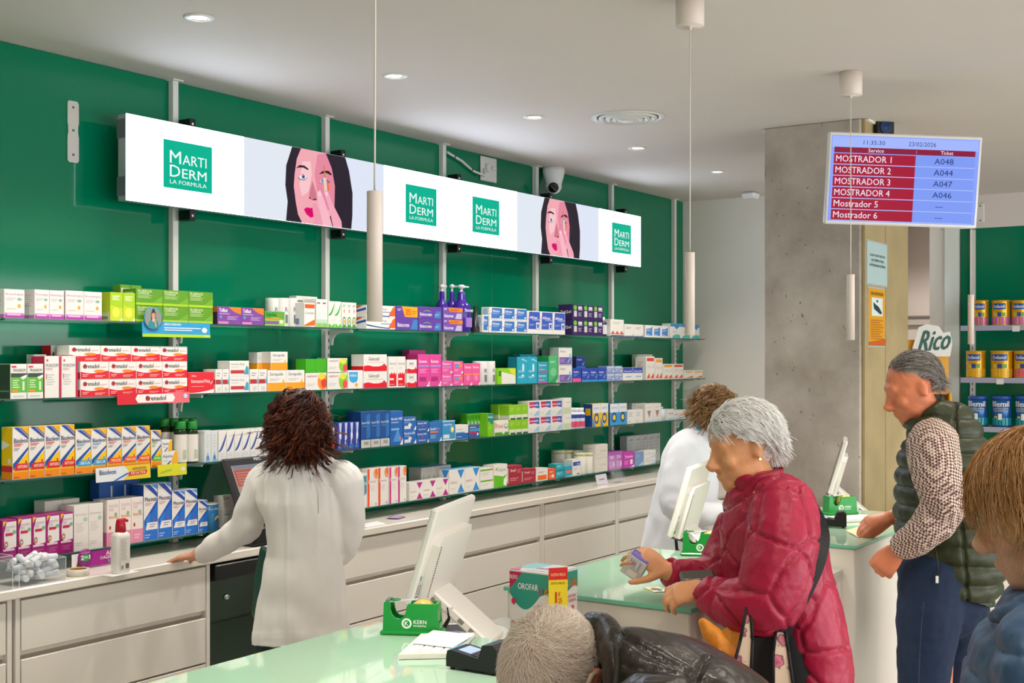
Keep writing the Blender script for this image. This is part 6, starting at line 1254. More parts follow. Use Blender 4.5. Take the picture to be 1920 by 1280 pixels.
def vnoise(co, sc, seed=0.0): return np.array([noise.noise(Vector((p[0] * sc + seed, p[1] * sc, p[2] * sc))) for p in co])

def skin(h, name):
    m = M(h, .45, var=.04, scale=30, bump=.08, bscale=140, name=name); b = m.node_tree.nodes['Principled BSDF']
    b.inputs['Subsurface Weight'].default_value = .12; b.inputs['Subsurface Radius'].default_value = (.01, .004, .002); return m
def hair_mat(c1, c2, c3, rough=.42, name='hair', sheen=0.0):
    m = bpy.data.materials.new(name); m.use_nodes = True; nt = m.node_tree; bs = nt.nodes['Principled BSDF']
    g = nt.nodes.new('ShaderNodeNewGeometry'); r = nt.nodes.new('ShaderNodeValToRGB'); e = r.color_ramp.elements
    e[0].color = (*hexc(c1), 1); e[1].color = (*hexc(c3), 1); k = r.color_ramp.elements.new(.5); k.color = (*hexc(c2), 1)
    nt.links.new(g.outputs['Random Per Island'], r.inputs[0]); nt.links.new(r.outputs[0], bs.inputs['Base Color'])
    bs.inputs['Roughness'].default_value = rough; bs.inputs['Specular IOR Level'].default_value = .4; bs.inputs['Sheen Weight'].default_value = sheen; return m
def frame(f, up):
    f = Vector(f).normalized(); u = (Vector(up) - f * Vector(up).dot(f)).normalized(); l = u.cross(f).normalized(); return l, f, u   # l = the person's left

def head(b, cen, ax, mat, s=1.0, nose=1.0):
    l, f, u = ax; C = Vector(cen)
    def q(x, y, z): return C + (l * x + f * y + u * z) * s
    B = lambda p, r: ball(b, q(*p), ax, [k * s for k in r], mat)
    B((0, -.012, .032), (.074, .094, .086)); B((0, .012, .0), (.068, .078, .085)); B((0, .03, -.045), (.056, .060, .068)); B((0, .062, -.085), (.032, .03, .027)); B((0, .072, -.097), (.02, .018, .015))
    B((0, .072, .03), (.05, .022, .022))                                                                      # brow
    for sx in (-1, 1):
        B((sx * .038, .062, -.022), (.022, .022, .024)); B((sx * .045, .02, -.07), (.018, .035, .022))           # cheeks, jaw
        B((sx * .073, -.012, -.005), (.008, .017, .03)); B((sx * .078, -.018, .006), (.006, .013, .02)); B((sx * .075, -.012, -.028), (.006, .009, .009))   # ears
    limb(b, [q(0, .084, .016), q(0, .098, -.006), q(0, .113, -.027), q(0, .108, -.036)], [.009 * s, .010 * s, .014 * s * nose, .010 * s], mat, n=12)
    for sx in (-1, 1): B((sx * .011, .097, -.034), (.008, .011, .008))
    B((0, .088, -.058), (.02, .014, .006)); B((0, .087, -.068), (.019, .013, .007))                            # lips
    return q
def eyes(q, ax, parent, s=1.0):
    for sx in (-1, 1):
        b = MB(); ball(b, q(sx * .031, .0625, .008), ax, (.0118 * s,) * 3, M('#dcd6d0', .15)); o = put(b, 'eye', parent)
        b = MB(); ball(b, q(sx * .031, .0715, .007), ax, (.0055 * s, .004 * s, .0055 * s), M('#3a2c20', .1)); i = b.build('iris', o)
def hand(b, wrist, df, pn, mat, left=True, curl=(.3, .4, .3), spread=.06, s=1.0, thumb=.6, tcurl=.3):
    """df: wrist to knuckles; pn: out of the back of the hand; left/right sets the thumb side"""
    d = Vector(df).normalized(); n = Vector(pn); n = (n - d * n.dot(d)).normalized(); lat = d.cross(n) * (1 if left else -1)   # towards the thumb
    W = Vector(wrist); k = W + d * .085 * s
    limb(b, [W - d * .03 * s, W, W + d * .03 * s, W + d * .065 * s, k], [(.027 * s, .019 * s), (.028 * s, .018 * s), (.036 * s, .017 * s), (.041 * s, .0155 * s), (.039 * s, .012 * s)], mat, side=lat)
    tips = []
    for i, (off, ln) in enumerate(((.030, .92), (.010, 1.0), (-.010, .94), (-.029, .74))):
        p = k + lat * off * s - d * (.006 + .006 * (i in (0, 3))) * s; a = 0.0; pts = [p]; dirl = (d + lat * spread * (1.5 - i)).normalized()
        cl = curl[i] if isinstance(curl[0], tuple) else curl
        for sg, c in zip((.044, .027, .021), cl):
            a += c; dd = dirl * math.cos(a) - n * math.sin(a); p = p + dd * sg * ln * s; pts.append(p)
        limb(b, pts, [.0098 * s, .0092 * s, .0083 * s, .0068 * s], mat, n=10); tips.append(p)
    p = W + d * .022 * s + lat * .026 * s; t0 = (d * math.cos(thumb) + lat * math.sin(thumb) - n * .35).normalized(); q1 = p + t0 * .038 * s
    t1 = (t0 + d * tcurl - n * tcurl * .6 - lat * tcurl * .5).normalized(); q2 = q1 + t1 * .032 * s; q3 = q2 + (t1 - lat * tcurl * .4 + d * .1).normalized() * .024 * s
    limb(b, [p - t0 * .01 * s, q1, q2, q3], [.015 * s, .0125 * s, .0105 * s, .008 * s], mat, n=10)
    return tips, q3
def strands(b, cen, ax, rad, n, region, flow, length, mat, seg=7, r0=.0012, lift=.06, curl=0.0, freq=14.0, sides=3, grav=0.0, root=1.0, seed=1, jit=.25, clump=1):
    rnd = random.Random(seed); l, f, u = ax; C = Vector(cen); k = 0; tries = 0
    while k < n and tries < n * 40:
        tries += 1
        v = Vector((rnd.gauss(0, 1), rnd.gauss(0, 1), rnd.gauss(0, 1))).normalized()
        if k % clump == 0:
            if not region(v, rnd): continue
            v0 = v; ph = rnd.uniform(0, 6.28); fr = freq * rnd.uniform(.8, 1.2); am = curl * rnd.uniform(.5, 1.3); jv = Vector((rnd.gauss(0, jit), rnd.gauss(0, jit), rnd.gauss(0, jit))); L0 = length * rnd.uniform(.65, 1.15)
        else: v = (v0 + v * .055).normalized()
        k += 1; L = L0 * rnd.uniform(.9, 1.05); sr = root * rnd.uniform(.97, 1.03)
        pl = Vector((v.x * rad[0], v.y * rad[1], v.z * rad[2])) * sr; pts = []
        gl = Vector((l.z, f.z, u.z)) * -1          # gravity in head axes
        for i in range(seg + 1):
            t = i / seg
            nn = Vector((pl.x / rad[0] ** 2, pl.y / rad[1] ** 2, pl.z / rad[2] ** 2)).normalized()
            dr = Vector(flow(pl.x / rad[0], pl.y / rad[1], pl.z / rad[2])) + jv + gl * grav * t
            dr = dr - nn * dr.dot(nn) * (1 - min(1, grav * t)); dr = dr.normalized() if dr.length > 1e-4 else nn.orthogonal()
            pp = pl + nn * (lift * L * t)
            if am:
                e1 = nn; e2 = dr.cross(nn); w = fr * t * 6.28
                pp = pp + e1 * (am * min(1, t * 3) * math.sin(w + ph)) + e2 * (am * min(1, t * 3) * math.cos(w + ph))
            pts.append(C + l * pp.x + f * pp.y + u * pp.z)
            pl = pl + dr * (L / seg)
            m = math.sqrt((pl.x / rad[0]) ** 2 + (pl.y / rad[1]) ** 2 + (pl.z / rad[2]) ** 2)
            if m < sr: pl = pl * (sr / m)
        R = [r0 * rnd.uniform(.8, 1.2) * (1 - .75 * (i / seg) ** 2) for i in range(seg + 1)]
        b.tube(pts, R, mat, n=sides, caps=False)
    return b
def person(label, loc): return thing('person', label, 'person', loc)

# ------------------------------------------------------------------ first assistant, seen from behind
SK1 = skin('#d59a78', 'skin_warm'); COATW = M('#efebe8', .75, var=.02, scale=12, bump=.12, bscale=14, sheen=.2, name='white_cotton_coat')
def assistant_one():
    Z = 4.85; P = lambda x, y, dz=0: at_z(x, y, Z + dz)
    t = person('assistant with curly auburn hair in a white coat, back to the camera, hand on worktop', (*P(568, 1200)[:2], 0))
    fd = Vector((math.cos(math.radians(60)), math.sin(math.radians(60)), 0)); side = Vector((fd.y, -fd.x, 0))
    hx = frame(fd - UV * .12, UV); hc = P(558, 792)
    b = MB(); q = head(b, hc, hx, SK1)
    limb(b, [P(566, 812, .02), P(578, 862)], [.055, .06], SK1)
    tor = [(580, 876, 60, .075), (576, 900, 74, .10), (573, 960, 70, .105), (571, 1040, 60, .10), (569, 1120, 74, .115), (566, 1190, 78, .115)]
    limb(b, [P(x, y) for x, y, *_ in tor], [(w / 484 * .95, d * .9) for _, _, w, d in tor], SK1, side)
    for x in (546, 590):
        limb(b, [P(x, 1180), P(x, 1290), Vector((*P(x, 1300)[:2], .08))], [.075, .055, .04], SK1, side); ft = Vector((*P(x, 1300)[:2], .035)); limb(b, [ft - fd * .05, ft + fd * .13], [(.04, .035), (.035, .025)], SK1, side)
    sh = P(497, 905, .02); el = P(460, 985, .06); wr = at_h(368, 1041, ZT + .028)
    limb(b, [sh, el, wr], [.048, .04, .026], SK1)
    hd = (at_h(330, 1046, ZT + .012) - wr).normalized()
    hand(b, wr, hd, UV, SK1, left=True, curl=(.18, .12, .05), spread=.10, s=.95, thumb=.7)
    sr = P(648, 905, .0); er = P(652, 1012, .06); wrr = P(620, 1052, .24)
    limb(b, [sr, er, wrr], [.048, .04, .026], SK1); hand(b, wrr, fd + UV * .1 - side * .3, UV, SK1, left=False, curl=(.4, .4, .3))
    link('body', fuse(b, .0068, SK1), t); eyes(q, hx, t)
    # coat
    b = MB(); rows = [(583, 852, 30, .055), (584, 866, 48, .07), (578, 880, 80, .088), (575, 900, 90, .105), (573, 940, 90, .122), (572, 990, 76, .125), (571, 1040, 70, .12), (569, 1090, 79, .13), (566, 1140, 87, .14), (563, 1185, 93, .147), (563, 1197, 94, .148)]
    pp, rr = spline([P(x, y) for x, y, *_ in rows], [(w / 484, d) for _, _, w, d in rows]); limb(b, pp, rr, COATW, side, n=28, dome=False)
    for pts, rad in (([P(515, 893, .01), sh, P(478, 945, .04), el, P(418, 1018, .12), at_h(376, 1040, ZT + .03)], [.07, .075, .066, .06, .05, .04]), ([P(632, 893), sr, P(653, 960, .02), er, P(638, 1036, .16), wrr], [.07, .074, .066, .06, .05, .042])):
        pp, rr = spline(pts, rad); limb(b, pp, rr, COATW)
    me = fuse(b, .007, COATW, 4)
    def fold(co, nr):
        x, y = to_px(co); back = ss(-(nr @ np.array(fd)), .0, .3)
        d = .015 * vnoise(co * np.array([1, 1, .45]), 8) * ss(y, 870, 930) + .009 * vnoise(co * np.array([1, 1, .5]), 19, 3) * ss(y, 880, 930)
        for xs, k in (((537, 540), .0035), ((618, 634), .003)):       # princess seams
            cx = np.interp(y, [900, 1190], xs); d += k * np.exp(-((x - cx) / 3.2) ** 2) * back * ss(y, 905, 930)
        cx = np.interp(y, [885, 960], [588, 596]); wdt = np.interp(y, [885, 920, 960], [3, 8, 2]); d -= .016 * np.exp(-((x - cx - 3) / wdt) ** 2) * back * ss(y, 880, 892) * (1 - ss(y, 945, 962))
        d += .004 * np.exp(-((x - 594) / 4) ** 2) * back * ss(y, 955, 975)
        r = np.hypot(x - 470, y - 1000); d += .006 * np.sin(r / 7) * np.exp(-(r / 45) ** 2)
        d += .0012 * ((y > 1184) & (y < 1200))
        return d
    displace(me, fold); link('white_coat', me, t)
    b = MB(); b.tube([P(588, 893, -.127) , P(596, 925, -.135), P(597, 962, -.132)], .0022, M('#d0ccc8', .8), 6); put(b, 'back_fold_shade', t)  # grey tube: shade of the back fold put into its colour
    # trousers and tunic
    DG = M('#0f2f28', .7, name='dark_green_cloth'); b = MB()
    pp = [P(564, 1120), P(563, 1190), P(563, 1240)]; limb(b, pp, [(.16, .115), (.175, .125), (.18, .125)], DG, side, dome=False)
    for x in (540, 590): limb(b, [P(x, 1200), P(x, 1330), Vector((*P(x, 1300)[:2], .09))], [.095, .075, .065], DG, side)
    link('trousers', fuse(b, .01, DG, 2), t)
    b = MB(); TG = M('#0c4a3a', .7); limb(b, [P(500, 1030, .02), P(494, 1080, .03), P(488, 1158, .03)], [(.02, .06), (.03, .07), (.03, .07)], TG, side, dome=False); link('tunic', fuse(b, .006, TG, 2), t)
    for x in (546, 590):
        b = MB(); ft = Vector((*P(x, 1300)[:2], .042)); limb(b, [ft - fd * .07, ft + fd * .04, ft + fd * .16], [(.046, .042), (.048, .04), (.04, .028)], M('#e8e6e2', .5), side); link('shoe', fuse(b, .007, M('#e8e6e2', .5), 2), t)
    # curly hair
    HM = hair_mat('#1a0a07', '#43190d', '#8a3f18', name='auburn_hair'); b = MB()
    ball(b, hc + UV * .022, hx, (.092, .108, .112), HM); ball(b, hc - UV * .05 - fd * .03, hx, (.090, .078, .08), HM); ball(b, hc - UV * .10 - fd * .035, hx, (.06, .05, .045), HM)
    me = fuse(b, .008, HM, 2); displace(me, lambda co, nr: .012 * vnoise(co, 28) + .006 * vnoise(co, 60, 4))
    hb = MB(); hb.add([tuple(v.co) for v in me.vertices], [tuple(p.vertices) for p in me.polygons], HM, True)
    ok = lambda v, r: v.y < .35 or v.z > .45
    fl = lambda x, y, z: (x * .9, y * .6 - .25, -.9)
    strands(hb, hc + UV * .005, hx, (.094, .106, .120), 2100, ok, fl, .15, HM, seg=17, r0=.0017, lift=.12, curl=.014, freq=2.6, grav=.35, seed=3, jit=.26, clump=6)
    strands(hb, hc - UV * .035, hx, (.096, .100, .108), 1200, ok, fl, .13, HM, seg=17, r0=.0016, lift=.16, curl=.018, freq=2.2, grav=.45, seed=9, jit=.32, clump=6)
    strands(hb, hc - UV * .03, hx, (.100, .10, .112), 80, ok, fl, .13, HM, seg=22, r0=.0009, lift=.25, curl=.018, freq=2.2, grav=.4, seed=12, jit=.6, clump=2)
    put(hb, 'hair', t)
assistant_one()

# ------------------------------------------------------------------ second assistant, in profile behind the counters
SK2 = skin('#d8a07c', 'skin_light')
COAT2 = M('#e6e9f0', .75, var=.02, scale=12, bump=.12, bscale=14, sheen=.2, name='white_cotton_coat_cool')
def assistant_two():
    Z = 6.0; P = lambda x, y, dz=0: at_z(x, y, Z + dz); k = 391.
    t = person('assistant with blond curls in a white coat, leaning on the far counter', (*P(1272, 1200)[:2], 0))
    fd = (RV * .96 - DV * .28).normalized(); side = UV.cross(fd)
    hx = frame(fd - UV * .28, UV + fd * .28); hc = P(1345, 770)
    b = MB(); q = head(b, hc, hx, SK2, .98)
    limb(b, [P(1340, 790), P(1318, 830)], [.055, .06], SK2)
    tor = [(1305, 845, 40, .13), (1292, 900, 45, .15), (1280, 1000, 45, .14), (1272, 1120, 50, .16)]
    limb(b, [P(x, y) for x, y, *_ in tor], [(w / k, d) for _, _, w, d in tor], SK2, RV)
    for dz in (-.08, .08): limb(b, [P(1270, 1110, dz), P(1268, 1240, dz), Vector((*P(1268, 1300, dz)[:2], .06))], [.08, .055, .04], SK2); ft = Vector((*P(1268, 1300, dz)[:2], .035)); limb(b, [ft - fd * .05, ft + fd * .13], [(.04, .03), (.035, .022)], SK2, side)
    s1, e1, w1 = P(1282, 858, -.15), P(1264, 948, -.24), P(1350, 962, -.2)
    limb(b, [s1, e1, w1], [.048, .04, .027], SK2); hand(b, w1, RV + UV * .25, UV - RV * .3 - DV * .2, SK2, left=False, curl=(.5, .5, .3), s=.95)
    s2, e2, w2 = P(1300, 858, .15), P(1310, 945, .22), P(1372, 958, .1)
    limb(b, [s2, e2, w2], [.048, .04, .027], SK2); hand(b, w2, RV + UV * .2, UV, SK2, left=True, curl=(.5, .5, .3), s=.95)
    link('body', fuse(b, .008, SK2), t); eyes(q, hx, t)
    b = MB(); rows = [(1326, 808, 20, .055), (1318, 822, 30, .09), (1302, 838, 44, .15), (1293, 862, 52, .17), (1286, 920, 58, .17), (1277, 980, 62, .165), (1270, 1040, 70, .175), (1266, 1110, 76, .19), (1264, 1175, 80, .2)]
    pp, rr = spline([P(x, y) for x, y, *_ in rows], [(w / k, d) for _, _, w, d in rows]); limb(b, pp, rr, COAT2, RV, n=28, dome=False)
    for pts, rad in (([P(1292, 846, -.1), s1, P(1268, 905, -.22), e1, P(1305, 962, -.24), P(1346, 962, -.2)], [.075, .08, .072, .066, .06, .052]), ([P(1302, 846, .1), s2, P(1305, 905, .2), e2, P(1340, 955, .18), P(1362, 958, .12)], [.075, .08, .07, .064, .056, .05])):
        pp, rr = spline(pts, rad); limb(b, pp, rr, COAT2)
    me = fuse(b, .008, COAT2, 4)
    def fold(co, nr):
        x, y = to_px(co); d = .012 * vnoise(co * np.array([1, 1, .6]), 8) * ss(y, 840, 880) + .007 * vnoise(co * np.array([1, 1, .6]), 20, 2)
        r = np.hypot(x - 1262, y - 945); return d + .006 * np.sin(r / 5) * np.exp(-(r / 34) ** 2)
    displace(me, fold); link('white_coat', me, t)
    b = MB(); b.tube([P(1306, 800, -.03), P(1326, 818, -.065), P(1335, 838, -.06)], .006, M('#1f9aa8', .6), 8); put(b, 'collar_trim', t)
    b = MB(); DG = M('#0f2f28', .7)
    for dz in (-.09, .09): limb(b, [P(1266, 1130, dz), P(1268, 1240, dz), Vector((*P(1268, 1300, dz)[:2], .09))], [.11, .08, .07], DG)
    link('trousers', fuse(b, .012, DG, 2), t)
    b = MB(); b.lathe([(.034, -.012), (.036, -.01), (.036, .01), (.034, .012)], BLK, w1 + RV * .02 + UV * .004, 20, RV); b.lathe([(.016, 0), (.016, .006), (.001, .007)], BLK, w1 + RV * .02 + UV * .036, 16, UV); put(b, 'watch', t)
    b = MB()
    for sx in (-1, 1): b.lathe([(.018, 0), (.0205, 0), (.0205, .003), (.018, .003)], M('#2a3550', .3), q(sx * .032, .098, .008), 18, hx[1], caps=False); b.tube([q(sx * .05, .095, .012), q(sx * .076, .03, .012), q(sx * .078, -.03, .01)], .0018, M('#2a3550', .3), 6)
    b.tube([q(-.012, .1, .01), q(.012, .1, .01)], .0018, M('#2a3550', .3), 6); put(b, 'glasses', t)
    HM = hair_mat('#6a4a2e', '#9a7448', '#c8a274', name='blond_hair'); b = MB()
    ball(b, hc + UV * .03 - hx[1] * .015, hx, (.098, .104, .098), HM); ball(b, hc - UV * .03 - hx[1] * .05, hx, (.098, .07, .075), HM)
    me = fuse(b, .008, HM, 2); displace(me, lambda co, nr: .010 * vnoise(co, 30) + .005 * vnoise(co, 70, 4))
    hb = MB(); hb.add([tuple(v.co) for v in me.vertices], [tuple(p.vertices) for p in me.polygons], HM, True)
    ok = lambda v, r: (v.y < .25 or (v.z > .55 and v.y < .8)) and v.z > -.75
    strands(hb, hc + UV * .015 - hx[1] * .01, hx, (.098, .104, .102), 1500, ok, lambda x, y, z: (x * .9, y * .3 - .3, -.8), .11, HM, seg=15, r0=.0014, lift=.14, curl=.011, freq=1.9, grav=.3, seed=5, jit=.45, clump=5)
    put(hb, 'hair', t)
assistant_two()

# ------------------------------------------------------------------ customer in the red quilted coat
SK3 = skin('#e0a070', 'skin_golden')
def nylon(h, name, rough=.38):
    m = M(h, rough, spec=.5, var=.07, scale=18, bump=.28, bscale=38, name=name); return m
RED = nylon('#a50d39', 'red_nylon', .42); BLKN = nylon('#241c17', 'black_nylon', .3)
def quilt(co, cell, depth, width=.16, warp=.03):
    out = np.empty(len(co))
    for i, p in enumerate(co):
        v = Vector(p); v = v + Vector((noise.noise(v * 5), noise.noise(v * 5 + Vector((9, 0, 0))), noise.noise(v * 5 + Vector((0, 9, 0))))) * warp
        ds, _ = noise.voronoi(v / cell); out[i] = min(1.0, (ds[1] - ds[0]) / width)
    return (np.sqrt(out) - 1) * depth
def customer_red():
    Z = 3.56; P = lambda x, y, dz=0: at_z(x, y, Z + dz); k = 660.
    t = person('white-haired customer in a raspberry quilted coat, holding a small box', (*P(1505, 1280)[:2], 0))
    fd = (-RV * .9 + DV * .42).normalized(); side = UV.cross(fd)
    hx = frame(-RV * .93 - DV * .16 - UV * .26, UV - RV * .24); hc = P(1395, 838)
    b = MB(); q = head(b, hc, hx, SK3, 1.0)
    limb(b, [P(1402, 870), P(1425, 925)], [.056, .062], SK3)
    tor = [(1432, 930, 60, .13), (1442, 980, 74, .15), (1458, 1080, 76, .14), (1500, 1160, 60, .14), (1512, 1260, 58, .15)]
    limb(b, [P(x, y) for x, y, *_ in tor], [(w / k, d) for _, _, w, d in tor], SK3, RV)
    for dz in (-.09, .09): limb(b, [P(1512, 1250, dz), P(1516, 1420, dz), Vector((*P(1520, 1500, dz)[:2], .06))], [.08, .055, .04], SK3); ft = Vector((*P(1520, 1500, dz)[:2], .035)); limb(b, [ft - fd * .05, ft + fd * .13], [(.04, .03), (.035, .022)], SK3, side)
    s1, e1, w1 = P(1468, 965, -.16), P(1438, 1128, -.26), P(1322, 1106, -.12)
    s2, e2, w2 = P(1408, 968, .16), P(1345, 1078, .14), P(1252, 1072, .10)
    limb(b, [s1, e1, w1], [.05, .042, .028], SK3); limb(b, [s2, e2, w2], [.05, .042, .028], SK3)
    # near hand closes on the purse, far hand grips the carton
    hand(b, w1, -RV * .95 + DV * .1 - UV * .12, UV * .75 - DV * .6 - RV * .1, SK3, left=True, curl=((.5, .8, .5), (.55, .8, .5), (.6, .8, .5), (.7, .8, .5)), spread=.08, s=.95, thumb=.5, tcurl=.5)
    hand(b, w2, -RV * .8 + UV * .55, UV * .55 + RV * .45 - DV * .75, SK3, left=False, curl=((.3, .7, .5), (.45, .75, .5), (.6, .8, .5), (.7, .8, .5)), spread=.14, s=.97, thumb=.95, tcurl=.2)
    link('body', fuse(b, .0058, SK3), t); eyes(q, hx, t)
    b = MB(); rows = [(1420, 882, 52, .10), (1424, 905, 60, .11), (1432, 935, 78, .17), (1441, 970, 92, .195), (1450, 1030, 99, .20), (1460, 1080, 99, .20), (1487, 1140, 88, .20), (1508, 1200, 77, .205), (1518, 1260, 76, .21), (1530, 1340, 82, .22), (1538, 1400, 85, .22)]
    pp, rr = spline([P(x, y) for x, y, *_ in rows], [(w / k, d) for _, _, w, d in rows]); limb(b, pp, rr, RED, RV, n=32, dome=False)
    for pts, rad in (([P(1455, 940, -.1), s1, P(1462, 1050, -.24), e1, P(1380, 1132, -.22), P(1322, 1108, -.13)], [.085, .10, .098, .092, .07, .046]), ([P(1420, 945, .1), s2, P(1375, 1030, .17), e2, P(1300, 1082, .13), P(1252, 1071, .1)], [.08, .09, .082, .074, .056, .043])):
        pp, rr = spline(pts, rad); limb(b, pp, rr, RED, dome=False)
    me = fuse(b, .0062, RED, 3)
    def puff(co, nr):
        x, y = to_px(co); d = quilt(co, .14, .013, .10, .02) + .004 * vnoise(co, 8) + .0028 * vnoise(co, 18, 5) + .0018 * vnoise(co, 46, 2)
        d -= .012 * np.exp(-((y - np.interp(x, [1355, 1475], [955, 880])) / 4.5) ** 2) * (x > 1350) * (x < 1500)       # collar seam
        return d
    displace(me, puff); link('quilted_coat', me, t)
    b = MB(); limb(b, [P(1405, 893, -.0), P(1428, 915)], [.085, .085], RED, RV)
    DKT = M('#0d0d10', .7); b = MB()
    for dz in (-.09, .09): limb(b, [P(1470, 1150, dz), P(1490, 1260, dz), P(1510, 1420, dz), Vector((*P(1520, 1500, dz)[:2], .1))], [.09, .10, .08, .065], DKT)
    link('trousers', fuse(b, .012, DKT, 2), t)
    # hair
    HM = hair_mat('#dedad4', '#f4f1ec', '#ffffff', .32, 'white_hair', .6); b = MB()
    l, f, u = hx
    ball(b, q(0, -.032, .045), hx, (.078, .086, .082), HM); ball(b, q(0, -.045, -.0), hx, (.07, .05, .06), HM)
    me = fuse(b, .007, HM, 2)
    hb = MB(); hb.add([tuple(v.co) for v in me.vertices], [tuple(p.vertices) for p in me.polygons], HM, True)
    ok = lambda v, r: (v.y < .12 and v.z > -.75 and not (v.y > -.18 and v.z < -.05)) or (v.z > .0 and v.y < .5) or (v.z > .30 and v.y < .9)
    strands(hb, q(0, -.015, .035), hx, (.086, .104, .096), 5200, ok, lambda x, y, z: (x * .9, -.75, -.36 - .6 * max(0, -y)), .062, HM, seg=7, r0=.0013, lift=.12, curl=.003, freq=1.0, grav=.35, seed=6, jit=.24, clump=5)
    put(hb, 'hair', t)
    b = MB(); b.lathe([(.004, 0), (.006, .003), (.004, .006)], M('#e8c878', .2, metal=1), q(.079, -.008, -.034), 10, l); put(b, 'earring', t)
    return w1, w2, P
w1, w2, PR3 = customer_red()
# crossbody strap, bags and what she holds
b = MB(); STR = M('#131214', .6); pts = [PR3(1488, 905, .0), PR3(1520, 950, -.10), PR3(1541, 1000, -.13), PR3(1534, 1050, -.19), PR3(1508, 1110, -.225), PR3(1478, 1165, -.235), PR3(1455, 1215, -.23)]
pp, rr = spline(pts, [(.022, .003)] * 7, 6); nn = len(pp)
rings = []
for i, p in enumerate(pp):
    tg_ = (pp[min(i + 1, nn - 1)] - pp[max(i - 1, 0)]).normalized(); w = (tg_.cross(-DV)).normalized(); n_ = w.cross(tg_)
    rings.append([p + w * .021 + n_ * .002, p - w * .021 + n_ * .002, p - w * .021 - n_ * .002, p + w * .021 - n_ * .002])
b.rings(rings, STR, True, False)
sb = thing('shoulder_bag', 'small black bag hanging from a strap across the red coat', 'bag', tuple(PR3(1440, 1230, -.25))); put(b, 'strap', sb)
b = MB(); b.obox(PR3(1428, 1245, -.24), (RV, UV, DV), (.055, .10, .045), M('#0e0e10', .45), .02); put(b, 'pouch', sb)
def floral():
    m = bpy.data.materials.new('floral_print'); m.use_nodes = True; nt = m.node_tree; N = nt.nodes.new; Lk = nt.links.new; bs = nt.nodes['Principled BSDF']; bs.inputs['Roughness'].default_value = .8
    tc = N('ShaderNodeTexCoord'); v = N('ShaderNodeTexVoronoi'); v.inputs['Scale'].default_value = 24; Lk(tc.outputs['Object'], v.inputs['Vector'])
    v2 = N('ShaderNodeTexVoronoi'); v2.inputs['Scale'].default_value = 80; Lk(tc.outputs['Object'], v2.inputs['Vector'])
    r = N('ShaderNodeValToRGB'); e = r.color_ramp.elements; e[0].position = 0; e[0].color = (*hexc('#8a1f48'), 1); e[1].position = .62; e[1].color = (*hexc('#d8bfa6'), 1)
    k = e.new(.16); k.color = (*hexc('#b83a68'), 1); k = e.new(.42); k.color = (*hexc('#d2808f'), 1); k = e.new(.52); k.color = (*hexc('#7a3a48'), 1)
    ad = N('ShaderNodeMath'); ad.operation = 'MULTIPLY_ADD'; ad.inputs[1].default_value = .28; Lk(v2.outputs['Distance'], ad.inputs[0]); Lk(v.outputs['Distance'], ad.inputs[2])
    Lk(ad.outputs[0], r.inputs[0]); Lk(r.outputs[0], bs.inputs['Base Color']); return m
FLO = floral(); EDGE = M('#1a1416', .7)
ta = thing('tote_bag', 'floral fabric tote bag with dark edging hanging from the red coat sleeve', 'bag', tuple(PR3(1435, 1280, -.33)))
def bagpanel(pts, zz, name, th=.004):
    b = MB(); w = [at_z(x, y, Z_) for (x, y), Z_ in zip(pts, zz)]; n = len(w); o = DV * th
    b.add([*w, *[p + o for p in w]], [tuple(range(n)), tuple(range(2 * n - 1, n - 1, -1))] + [(i, n + i, n + (i + 1) % n, (i + 1) % n) for i in range(n)], FLO)
    put(b, name, ta); e = MB()
    for i in range(n): e.tube([w[i] - DV * .001, w[(i + 1) % n] - DV * .001], .0045, EDGE, 6)
    put(e, name + '_edging', ta)
bagpanel([(1400, 1138), (1407, 1138), (1411, 1200), (1408, 1260), (1440, 1330), (1378, 1330), (1372, 1262), (1388, 1200)], [3.24, 3.24, 3.22, 3.2, 3.18, 3.18, 3.2, 3.22], 'side_panel')
bagpanel([(1455, 1180), (1472, 1182), (1478, 1220), (1488, 1290), (1490, 1400), (1400, 1400), (1418, 1330), (1450, 1280), (1450, 1220)], [3.26, 3.26, 3.24, 3.22, 3.2, 3.2, 3.2, 3.22, 3.24], 'front_panel')
b = MB(); b.obox(at_z(1445, 1390, 3.30), (RV, UV, DV), (.075, .09, .05), FLO, .02); put(b, 'pouch', ta)
# loaf in its paper
lo = thing('bread_loaf', 'golden bread loaf sticking out of a paper bag', 'bread', tuple(at_z(1340, 1240, 3.30)))
b = MB(); BR = M('#d8851f', .55, var=.25, scale=22, bump=.35, bscale=30, name='bread_crust')
pp, rr = spline([at_z(1318, 1166, 3.245), at_z(1333, 1186, 3.245), at_z(1352, 1212, 3.248), at_z(1372, 1240, 3.25), at_z(1392, 1270, 3.25)], [.013, .024, .027, .027, .026]); limb(b, pp, rr, BR); me = fuse(b, .004, BR, 2); displace(me, lambda co, nr: .0022 * vnoise(co, 45)); link('loaf', me, lo)
pb = thing('paper_bag', 'orange-brown paper bag wrapped around the bread loaf', 'paper bag', tuple(at_z(1355, 1250, 3.30)))
KR = M('#de9a3a', .7, var=.12, scale=14, bump=.2, bscale=12, name='kraft_paper')
b = MB(); back = [(1352, 1182), (1372, 1170), (1392, 1172), (1394, 1200), (1412, 1330), (1330, 1330), (1345, 1235)]; frn = [(1313, 1208), (1330, 1222), (1350, 1216), (1365, 1235), (1400, 1330), (1335, 1330), (1322, 1240)]
